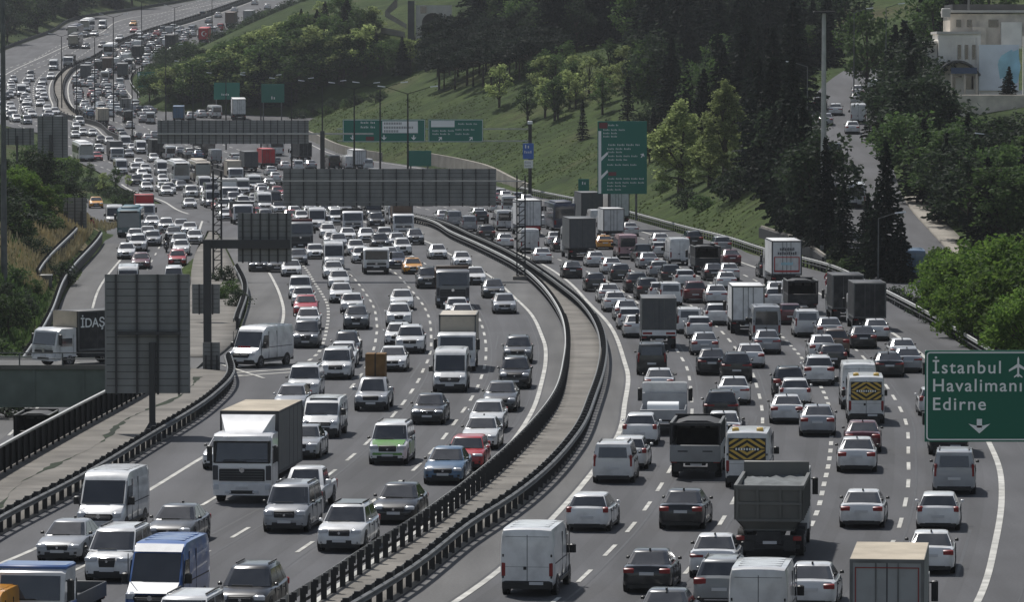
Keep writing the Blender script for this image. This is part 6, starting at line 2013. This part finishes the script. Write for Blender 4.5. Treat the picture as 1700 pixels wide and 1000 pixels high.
def umbrella(H, Rr, seed, m="needles_pine"):
    rnd = random.Random(seed); pts = []; limbs = []
    for c in range(60):
        a = rnd.uniform(0,2*math.pi); q = Rr*math.sqrt(rnd.random()); z = H*(.62+.34*(1-(q/Rr)**2)*rnd.uniform(.5,1)+rnd.uniform(-.05,.03))
        p = Vector((q*math.cos(a),q*math.sin(a),z))
        if c%4==0: limbs.append(((0,0,H*.5),tuple(p-Vector((0,0,.3))),.09))
        r = Rr*.24*rnd.uniform(.7,1.3)
        for k in range(44):
            d = Vector((rnd.gauss(0,1),rnd.gauss(0,1),rnd.gauss(0,.7))).normalized()*r*rnd.random()**.4; d.z *= .75
            pts.append((p+d,None))
    return leafmesh("crown",pts,m,1,.5,.2,seed), trunkmesh("trunk",H*.68,.022*H,limbs,rnd.uniform(-.04,.04))
SP = dict(
 con=[conifer(15,3.6,11,whorl=.42,size=.62),conifer(17,3.9,12,whorl=.40,size=.66,gaps=.06),conifer(13,3.3,13,base=.03,whorl=.40,size=.6),conifer(16,4.2,14,gaps=.12,whorl=.42,size=.66)],
 cyp=[conifer(12,1.6,21,base=.02,whorl=.4,size=.45,gaps=.03),conifer(10,1.5,22,base=.02,whorl=.4,size=.45,gaps=.03)],
 pine=[umbrella(10,4.6,31),umbrella(11.5,4.0,32),umbrella(9,4.2,33)],
 pop=[broadleaf(15,3.5,41,"leaves_light",.0,150,56,.36,.19,1.2,.14),broadleaf(16,3.2,42,"leaves_light",.0,150,56,.36,.19,1.2,.2)],
 yng=[broadleaf(7.5,1.9,51,"leaves_light",.22,30,40,.36,.32,1.1,.4),broadleaf(8.5,2.2,52,"leaves_mid",.2,34,40,.36,.30,1.1,.4)],
 mid=[broadleaf(10,4.2,61,"leaves_mid",.15,60,46,.5,.24),broadleaf(9,3.8,62,"leaves_mid",.12,56,46,.5,.25),broadleaf(11,4.4,63,"leaves_dull",.12,60,46,.52,.24),broadleaf(9,4.0,64,"leaves_dull",.1,56,46,.5,.25)],
 bri=[broadleaf(7.2,3.6,71,"leaves_bright",.04,120,90,.30,.19,1,.75),broadleaf(6.4,3.3,72,"leaves_bright",.03,110,90,.30,.19,1,.75)],
 bush=[broadleaf(2.6,1.9,81,"leaves_dull",.0,26,40,.30,.32,1,.8),broadleaf(2.2,1.6,82,"leaves_mid",.0,24,40,.28,.32,1,.8)],
)
KN = dict(con=("conifer_tree","tree"),cyp=("cypress_tree","tree"),pine=("pine_tree","tree"),pop=("poplar_tree","tree"),yng=("young_tree","tree"),mid=("broadleaf_tree","tree"),bri=("leafy_tree","tree"),bush=("bush","bush"))
HREF = dict(con=15,cyp=11,pine=10,pop=15.5,yng=8,mid=10,bri=6.8,bush=2.4)
ntree = [0]
def tree(k, P, h, label, group=None, wid=1.0, v=None):
    cr, tr = SP[k][(ntree[0] if v is None else v)%len(SP[k])]; ntree[0] += 1
    rnd = random.Random(ntree[0]*17+3)
    o = empty(KN[k][0], P, rnd.uniform(0,6.28)); s = h/HREF[k]; o.scale = (s*wid,s*wid,s); tag(o,label,KN[k][1],group)
    link("crown",cr,o); link("stem" if k=="bush" else "trunk",tr,o); return o
def tpix(k, px, py, ptop, label, group=None, wid=1.0, v=None, Y=None):
    """tree standing on the ground at this picture point, as tall as its top shows"""
    P = gnd(px,py) if Y is None else Vector((onY(px,py,Y).x,Y,terrain(onY(px,py,Y).x,Y)))
    zt = onY(px,ptop,P.y).z
    return tree(k,P,max(1.2,zt-P.z),label,group,wid,v)
rnd = random.Random(99)
# two light poplars on the bank
tpix("pop",1130,318,160,"light green poplar on the grass bank beside the tall guide sign",wid=1.75,v=0)
tpix("pop",1203,300,135,"taller light green poplar just beside the other poplar",wid=1.35,v=1)
tpix("pop",1178,308,205,"lower light green tree between the two poplars",wid=1.7,v=0)
# cypress-like dark trees on the grass
tpix("cyp",967,232,158,"slim dark cypress alone on the grass above the small green sign",wid=1.2)
tpix("cyp",1042,218,135,"dark cypress behind the top of the tall guide sign",wid=1.7)
tpix("cyp",1085,250,170,"dark shadowy cypress between tall guide sign and poplar",wid=1.6)
for i,(x,y,t,l) in enumerate(((905,195,122,"young light green tree standing first on the grass slope"),(921,200,128,"young tree close behind the first young tree on the slope"),(978,160,86,"rounded light green tree under the dark wood"),(1012,140,66,"light green tree on the fence line, the tallest of three"),(1035,142,70,"light green tree in the middle of the fence line row"),(1068,150,70,"light green tree at the end of the fence line row"),(829,178,100,"thin young tree with bare trunk among the pines"),(1000,190,125,"small green tree on the slope below the fence line"))):
    tpix("yng",x,y,t,l,"young trees on the grass slope",wid=1.3)
for i in range(16):
    x = rnd.uniform(868,1085); y = 205-(x-868)*.12-rnd.uniform(0,70)
    tpix("yng",x,y,y-rnd.uniform(48,72),"light green young tree in the loose planting below the dark wood","young trees below the wood",wid=1.5)
for x,y,t in ((1010,235,200),(1062,245,190),(1078,270,215),(1095,235,165),(1105,285,235),(950,150,110),(885,140,100)):
    tpix("mid",x,y,t,"dull green tree between the tall guide sign and the wood","dull trees on the grass",wid=1.0,v=2)
# umbrella pines in the middle
for i in range(34):
    row = i//12; x = 726+(i%12)*15.5+rnd.uniform(-5,5)+row*4; y = 152-row*22-(x-726)*.13+rnd.uniform(-4,4)
    tpix("pine",x,y,y-62-rnd.uniform(0,14),"dark umbrella pine in the clump above the green gantry sign","umbrella pines above the grass slope",wid=1.35)
WOODLINE = pchip([(600,60),(640,60),(720,95),(790,60),(900,95),(960,92),(1000,78),(1075,130),(1092,225),(1160,262),(1235,285),(1290,330),(1340,405),(1385,440)])
# dark wood over the hill and down to the side road: conifers mixed with dull broadleaf trees
n = 0; tries = 0
while n < 215 and tries < 9000:
    tries += 1
    px = rnd.uniform(735,1400) if n%2 else rnd.uniform(860,1120); py = rnd.uniform(5,430) if n%2 else rnd.uniform(20,135)
    if py > WOODLINE(px)-2: continue
    P = gnd(px,py)
    if 360 < P.y < 760 and P.x > SX(P.y)-SW-1.6: continue
    if px > 1368 and P.y < 660: continue
    k = "con" if rnd.random() < (.8 if px > 1060 else .62) else "mid"
    h = rnd.uniform(11.5,17.5) if k=="con" else rnd.uniform(8.5,12.5)
    if px > 1330: h *= .8
    if px < 785: h = min(h, onY(px,62,P.y).z-P.z)
    if h < 3: continue
    tree(k,P,h,"dark conifer in the wood covering the hill" if k=="con" else "dull green broadleaf tree in the wood covering the hill","conifers in the hill wood" if k=="con" else "broadleaf trees in the hill wood",wid=rnd.uniform(.95,1.3)); n += 1
tpix("con",1470,470,262,"big dark conifer standing nearest the outer guard rail",wid=.95,v=1)
tpix("con",1440,452,330,"dark conifer leaning against the biggest conifer",wid=1.1,v=3)
tpix("con",1400,440,300,"dark conifer beside the foot of the tall mast",wid=1.0,v=0)
tpix("con",1496,474,345,"smaller dark conifer at the edge of the side road",wid=1.1,v=2)
for x,y,t in ((1345,405,230),(1320,380,200),(1300,352,170),(1370,415,250),(1285,330,150),(1270,312,150)):
    tpix("con",x,y,t,"dark conifer at the front edge of the wood above the grass","dark conifers at the edge of the grass",wid=.95)
# beyond the side road: a dark mass of conifers and broadleaf trees, lower in front of the building
for i in range(46):
    Yt = 455+i*4.4+rnd.uniform(-3,3); X = SX(Yt)+SW+(2.2 if Yt>520 else 4.4)+rnd.uniform(0,1)**1.3*(3+ (i%3)*8)
    px = 850+X*FPX/Yt
    if px > 1740: continue
    z = terrain(X,Yt); lim = onY(px, 225 if px>1528 else 60, Yt).z
    h = min(rnd.uniform(9,14), lim-z+rnd.uniform(-1.5,.5))
    if h < 2.5: continue
    k = "con" if i%4 else "mid"
    tree(k,Vector((X,Yt,z)),h,"dark conifer on the building side of the side road" if k=="con" else "broadleaf tree on the building side of the side road","conifers beyond the side road" if k=="con" else "broadleaf trees beyond the side road",wid=rnd.uniform(1.0,1.5))
for i in range(30):
    px = rnd.uniform(1535,1740); Yt = rnd.uniform(470,588); X = onY(px,100,Yt).x
    if X < SX(Yt)+SW+3.5: continue
    z = terrain(X,Yt); h = onY(px,205+rnd.uniform(0,60),Yt).z-z
    if h < 2: continue
    tree("con" if i%3==0 else "mid",Vector((X,Yt,z)),min(h,10),"dark tree in the planting below the pale building","trees below the pale building",wid=1.5)
for i in range(10):
    px = 1380+i*22+rnd.uniform(-8,8); Yt = 700+rnd.uniform(0,60); X = onY(px,100,Yt).x; z = terrain(X,Yt)
    if abs(X-SX(min(Yt,760))) < 6: X += 9
    tree("mid" if i%2 else "con",Vector((X,Yt,terrain(X,Yt))),rnd.uniform(8,12),"tree closing the view at the top of the side road","trees at the top of the side road",wid=1.2)
tpix("cyp",1500,250,20,"tall dark slim tree at the bend of the side road",wid=2.0,Y=640)
tpix("mid",1440,140,10,"broad green tree overhanging the top of the side road",wid=1.0,Y=670)
tpix("con",1675,180,118,"dark round tree in front of the blue mural wall",wid=1.5,Y=600)
# the planted slope between the side road and the pale building
for py,x0 in ((236,1478),(268,1484),(300,1496),(335,1530),(368,1562),(400,1600)):
    px = x0+rnd.uniform(0,10)
    while px < 1715:
        top = py-rnd.uniform(120,170) if px < 1532 else max(184+rnd.uniform(0,36),py-130)
        if py-top > 24: tpix("con" if rnd.random()<.6 else "mid",px,py+rnd.uniform(-6,6),top,"dark tree massed on the slope below the pale building","dark trees below the building",wid=1.35)
        px += rnd.uniform(27,40)
# bright green trees near the outer guard rail
for i,(x,y,t,w_) in enumerate(((1575,545,425,1.0),(1625,560,388,1.15),(1680,575,400,1.15),(1600,575,455,1.0),(1655,590,460,1.1),(1730,600,395,1.2),(1560,500,415,.9),(1705,620,470,1.1))):
    tpix("bri",x,y,t,"bright green leafy tree in the thicket behind the near green sign" ,"bright green trees by the guard rail",wid=w_)
for i in range(12):
    x = 1490+i*12+rnd.uniform(-5,5); tpix("bush",x,505+ i*7.2,482+i*7.2,"low scrub bush along the outer guard rail","scrub bushes along the guard rail",wid=1.1)
for x,y,t in ((372,470,446),(384,492,462),(395,512,486),(366,500,478)):
    tpix("bush",x,y,t,"dark shrub on the wedge between slip road and exit lane","shrubs on the road wedge",wid=1.1)
for x,y,t in ((1140,345,318),(1165,350,322),(1215,330,296),(1100,320,300),(1225,330,285),(1190,300,280),(1395,455,432),(1410,462,440)):
    tpix("bush",x,y,t,"dark bush growing on the grass bank below the poplars","bushes on the grass bank",wid=1.3)
for i in range(10):
    x = 490+i*16+rnd.uniform(-6,6); y = 200-(i*4)+rnd.uniform(-5,5); tpix("bush",x,y,y-16,"dark bush dotted on the far grass slope","bushes on the far grass slope",wid=1.4)
# far middle hillside, trees kept below the line of the distant rail
RAILPY = pchip([(225,122),(232,118),(303,97),(338,81),(364,66),(403,51),(419,44),(500,10),(570,-25),(800,-120)])
n = 0; tries = 0
while n < 150 and tries < 9000:
    tries += 1
    px = rnd.uniform(238,735) if n%3 else rnd.uniform(238,430); py = rnd.uniform(22,182)
    if py > (183 if px < 470 else 183-(px-470)*.22) or (px > 560 and py > 148-(px-560)*.1): continue
    if 640<px<765 and py<66: continue
    P = gnd(px,py)
    if P.x < RG(P.y)+3: continue
    lim = onY(px,RAILPY(px)+4,P.y).z-P.z
    k = ("yng","mid","con","mid","yng","mid")[n%6]; h = min(rnd.uniform(7,12),lim)
    if 625 < px < 775: h = min(h, onY(px,60,P.y).z-P.z)
    if h < 2.6: continue
    tree(k,P,h,"green tree on the far hillside beyond the outbound lanes" if k!="con" else "dark conifer on the far hillside beyond the outbound lanes","trees on the far hillside" if k!="con" else "conifers on the far hillside",wid=rnd.uniform(1.1,1.5)*(1.3 if k=="yng" else 1),v=n%2 if k=="mid" else None); n += 1
for i in range(46):
    Yt = rnd.uniform(1085,1480); u = rnd.uniform(3.5,17); X = RG(Yt)+u
    if 850+X*FPX/Yt < 226: continue
    tree("bush",Vector((X,Yt,terrain(X,Yt))),rnd.uniform(1.6,3.4),"low bush below the distant rail on the far hillside","bushes below the distant rail",wid=1.6)
# upper corner beyond the oncoming lanes
n = 0; tries = 0
while n < 62 and tries < 4000:
    tries += 1
    px = rnd.uniform(-15,345); py = rnd.uniform(-30,95)
    P = gnd(px,py)
    if P.x > PL(P.y)-2.5: continue
    k = ("mid","con","mid")[n%3]
    tree(k,P,rnd.uniform(8,14),"tree on the slope above the empty oncoming lanes","trees above the far oncoming lanes",wid=rnd.uniform(1.2,1.6),v=n%4 if k=="mid" else None); n += 1
# left verge: shrubs and small trees beside the street
for i in range(20):
    Yt = rnd.uniform(560,735); X = PL(Yt)-22-8*sm(600,720,Yt)-rnd.uniform(2,16)
    if 850+X*FPX/Yt < -40: continue
    tree("mid",Vector((X,Yt,terrain(X,Yt))),rnd.uniform(5,8.5),"green tree in the thicket beside the street with the taxi","trees beside the street",wid=1.15)
for i in range(24):
    px = rnd.uniform(-8,128); py = rnd.uniform(292,372)
    tpix("bri" if i%2 else "mid",px,py,py-rnd.uniform(38,70),"green bush tree in the roadside thicket beside the tall lamp mast","thicket trees by the mast",wid=1.3)
for x,y,t in ((172,325,283),(192,318,278),(212,312,288),(150,300,270),(128,290,262)):
    tpix("yng",x,y,t,"small dark tree between the street and the motorway","small trees on the street island",wid=1.2)
for i,(x,y,t) in enumerate(((14,560,480),(40,545,490),(5,520,460),(60,490,462),(30,640,600),(10,700,655),(-10,620,560),(100,470,440),(25,470,440),(55,425,398),(30,395,350),(10,380,330),(75,385,350))):
    tpix("bush" if i>3 else "mid",x,y,t,"dark shrub on the bank left of the slip road" if i>3 else "dark leafy tree above the lower road","shrubs on the slip road bank" if i>3 else "leafy trees above the lower road",wid=1.4 if i>3 else 1.3)
for i in range(30):
    Yt = 632+i*3.2; tree("bush",Vector((PL(Yt)-4.5+rnd.uniform(-1,1),Yt,zr(Yt)-.2)),rnd.uniform(1.0,1.6),"clipped hedge bush on the island between street and motorway","hedge bushes on the street island",wid=1.5)

# ------------------------------------------------------------------ buildings
Y0 = 610.0
def bx(px): return onY(px,100,Y0).x
bz0 = 14.0
bd = empty("building",(bx(1630),Y0,bz0)); tag(bd,"pale low building with painted wall and curved canopy beyond the side road","building")
ox = bd.location.x
def Z(py): return onY(1630,py,Y0).z-bz0
def bp(nm, mb, s=0): return link(nm, mb.mesh(nm,s), bd)
wl_ = MB(); wl_.box(bx(1558)-ox,bx(1628)-ox,0,9,Z(200),Z(56),"facade")
for k in range(9): a = bx(1574+k*6)-ox; wl_.box(a,a+.16,-.12,0,Z(112),Z(62),"facade")
bp("wall",wl_)
bp("painted_wall",MB().box(bx(1624)-ox,bx(1690)-ox,-1.2,-.9,Z(150),Z(74),"facade_blue"))
mu = MB(); rr = random.Random(4)
for k in range(7):
    u = k/6; cx = bx(1668+12*u+rr.uniform(-3,3))-ox; w1 = .75+.5*rr.random(); z1_, z0_ = Z(86-5*u+rr.uniform(-3,3)), Z(126+16*u+rr.uniform(-4,4))
    yy = -1.21-.006*k; mu.quad([(cx-w1*.7,yy,z0_),(cx+w1*.5,yy,z0_+.5),(cx+w1,yy,(z0_+z1_)/2),(cx+w1*.6,yy,z1_),(cx-w1*.5,yy,z1_-.5),(cx-w1,yy,(z0_+z1_)/2+.3)],"mural_blue")
bp("mural",mu)
bp("upper_wall",MB().box(bx(1582)-ox,bx(1760)-ox,4,14,Z(76),Z(22),"stone").box(bx(1618)-ox,bx(1640)-ox,2.6,3.98,Z(80),Z(44),"stone").box(bx(1666)-ox,bx(1700)-ox,2.9,3.98,Z(80),Z(36),"facade"))
bp("side_wall",MB().box(bx(1540)-ox,bx(1557)-ox,1,8,Z(190),Z(68),"facade"))
bp("lower_wall",MB().box(bx(1624)-ox,bx(1760)-ox,-.88,3,Z(205),Z(150),"facade"))
bp("roof",MB().box(bx(1578)-ox,bx(1770)-ox,3.5,14.5,Z(20),Z(16),"roof_pale").box(bx(1555)-ox,bx(1628)-ox,-.3,9,Z(56),Z(52),"roof_pale"))
bp("roof",MB().box(bx(1600)-ox,bx(1780)-ox,16,28,Z(18),Z(4),"roof_dark"))
cp_ = MB(); n = 10; rings = []
for k in range(n+1):
    t = k/n; x = bx(1553)-ox+(bx(1624)-bx(1553))*t; z = Z(126)+(Z(103)-Z(126))*math.sin(math.pi*min(1,t*1.05))**.6
    rings.append([(x,-3.2,z),(x,-.1,z),(x,-.1,z+.25),(x,-3.2,z+.25)])
cp_.loft(rings,"roof_dark"); bp("canopy",cp_)
bp("shop_sign",MB().box(bx(1575)-ox,bx(1618)-ox,-3.3,-3.2,Z(122),Z(112),"shop_blue"))
for px in (1576,1598,1618): bp("canopy_post",MB().box(bx(px)-ox-.12,bx(px)-ox+.12,-3.1,-2.86,Z(170),Z(122),"stone"))
bp("window",MB().box(bx(1578)-ox,bx(1597)-ox,-.08,0,Z(148),Z(126),"glass").box(bx(1600)-ox,bx(1617)-ox,-.08,0,Z(148),Z(126),"glass"))
for px in (1590,1602,1614): bp("window",MB().box(bx(px)-ox,bx(px+5)-ox,-.15,-.02,Z(98),Z(74),"glass"))
for px in (1592,1610,1646,1654): bp("window",MB().box(bx(px)-ox,bx(px+8)-ox,3.9,4.0,Z(44),Z(32),"glass"))
bp("doorway",MB().box(bx(1586)-ox,bx(1600)-ox,-.16,-.08,Z(148),Z(128),"facade"))
bp("roof_tank",MB().cbox(bx(1565)-ox,bx(1579)-ox,1,2.6,Z(28),Z(13),"roof_pale",.1))
o = link("garden_wall",MB().cbox(bx(1555),bx(1760),596,596.5,terrain(bx(1640),596)-1,terrain(bx(1640),596)+2.0,"stone",.04).mesh("garden_wall")); tag(o,"low stone wall with planting below the pale building","wall")
tag(link("advertising_panel",MB().cbox(bx(1694),bx(1710),604,604.4,Z(155)+bz0,Z(60)+bz0,"sign_blue",.05).box(bx(1690),bx(1694),603.9,604.5,Z(165)+bz0,Z(60)+bz0,"facade").mesh("advertising_panel")),"tall narrow billboard edge beside the painted wall","billboard")
b0 = Vector((onY(1548,212,590).x,590,0)); b0.z = terrain(b0.x,590)
vehicle("mini","w",1548,212,"Y","white minibus parked among shrubs in front of the pale building","parked minibus",zf=lambda Y: terrain(onY(1548,212,590).x,590),P=b0,head=6)
VEH[-1]["o"]["label"] = VEH[-1]["label"]; VEH[-1]["o"]["group"] = GROUP["Y"]
# stone viaduct with an arch at the top of the hill
Yv = gnd(700,64).y
V0 = onY(700,30,Yv); vz = terrain(V0.x,Yv)
vd = empty("stone_viaduct",(V0.x,Yv,V0.z-6)); tag(vd,"pale stone viaduct with a dark arch high on the wooded hill","bridge")
def vx(px): return onY(px,30,Yv).x-V0.x
def vz_(py): return onY(700,py,Yv).z-(V0.z-6)
w_ = MB()
ax0, ax1, zs = vx(700), vx(736), vz_(55)
w_.box(vx(690),ax0,0,2,vz_(70),vz_(8),"roof_pale")
n = 12; cx = (ax0+ax1)/2; rr_ = (ax1-ax0)/2; spr = vz_(38)
for k in range(n):
    a0 = math.pi*k/n; a1 = math.pi*(k+1)/n
    p = (cx-rr_*math.cos(a0), spr+rr_*.95*math.sin(a0)); q = (cx-rr_*math.cos(a1), spr+rr_*.95*math.sin(a1)); zt_ = vz_(8)
    w_.loft([[(p[0],0,p[1]),(q[0],0,q[1]),(q[0],0,zt_),(p[0],0,zt_)],[(p[0],2,p[1]),(q[0],2,q[1]),(q[0],2,zt_),(p[0],2,zt_)]],"roof_pale")
w_.box(ax1,vx(750),0,2,vz_(70),vz_(8),"roof_pale")
link("wall", w_.mesh("wall",0), vd)
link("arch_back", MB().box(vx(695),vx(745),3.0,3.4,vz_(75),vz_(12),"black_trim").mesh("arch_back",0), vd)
link("pier", MB().box(vx(677),vx(688),-.6,1.5,vz_(70),vz_(1),"roof_dark").mesh("pier",0), vd)
link("window", MB().box(vx(698),vx(708),-.06,0,vz_(22),vz_(10),"glass").mesh("window",0), vd)
link("ramp_wall", MB().loft([[(vx(640),-4,vz_(18)),(vx(640),-3.5,vz_(18)),(vx(640),-3.5,vz_(28)),(vx(640),-4,vz_(28))],[(vx(660),-2,vz_(-5)),(vx(660),-1.5,vz_(-5)),(vx(660),-1.5,vz_(12)),(vx(660),-2,vz_(12))]],"concrete_pale").loft([[(vx(640),-4,vz_(18)),(vx(640),-3.5,vz_(18)),(vx(640),-3.5,vz_(28)),(vx(640),-4,vz_(28))],[(vx(676),-6,vz_(40)),(vx(676),-5.5,vz_(40)),(vx(676),-5.5,vz_(48)),(vx(676),-6,vz_(48))]],"concrete_pale").mesh("ramp_wall",0), vd)
link("ramp_wall", MB().loft([[(vx(738),-2,vz_(22)),(vx(738),-1.5,vz_(22)),(vx(738),-1.5,vz_(32)),(vx(738),-2,vz_(32))],[(vx(758),-4,vz_(40)),(vx(758),-3.5,vz_(40)),(vx(758),-3.5,vz_(50)),(vx(758),-4,vz_(50))]],"concrete_pale").mesh("ramp_wall",0), vd)
for a,b in (((565,40),(585,44)),((632,54),(672,62))):
    A = gnd(*a); B = gnd(*b)
    o = link("hillside_wall",MB().loft([[(A.x,A.y,A.z-.5),(A.x,A.y+.5,A.z-.5),(A.x,A.y+.5,A.z+1.2),(A.x,A.y,A.z+1.2)],[(B.x,B.y,B.z-.5),(B.x,B.y+.5,B.z-.5),(B.x,B.y+.5,B.z+1.2),(B.x,B.y,B.z+1.2)]],"concrete_pale").mesh("hillside_wall",0))
    tag(o,"short pale wall among the far hillside trees" if a[0]<600 else "longer pale wall leading to the stone viaduct","wall")
# ------------------------------------------------------------------ air
HAZE = 0.00006
hm = bpy.data.materials.new("haze"); hm.use_nodes = True; nt = hm.node_tree
nt.nodes.remove(nt.nodes["Principled BSDF"])
pv = nt.nodes.new("ShaderNodeVolumePrincipled"); pv.inputs["Color"].default_value = (.86,.90,.95,1); pv.inputs["Density"].default_value = HAZE; pv.inputs["Anisotropy"].default_value = .2
nt.links.new(pv.outputs[0], nt.nodes["Material Output"].inputs["Volume"])
me = MB().box(-900,900,-60,2700,-12,190,"concrete").mesh("haze",0); me.materials.clear(); me.materials.append(hm)
tag(link("haze",me),kind="stuff")
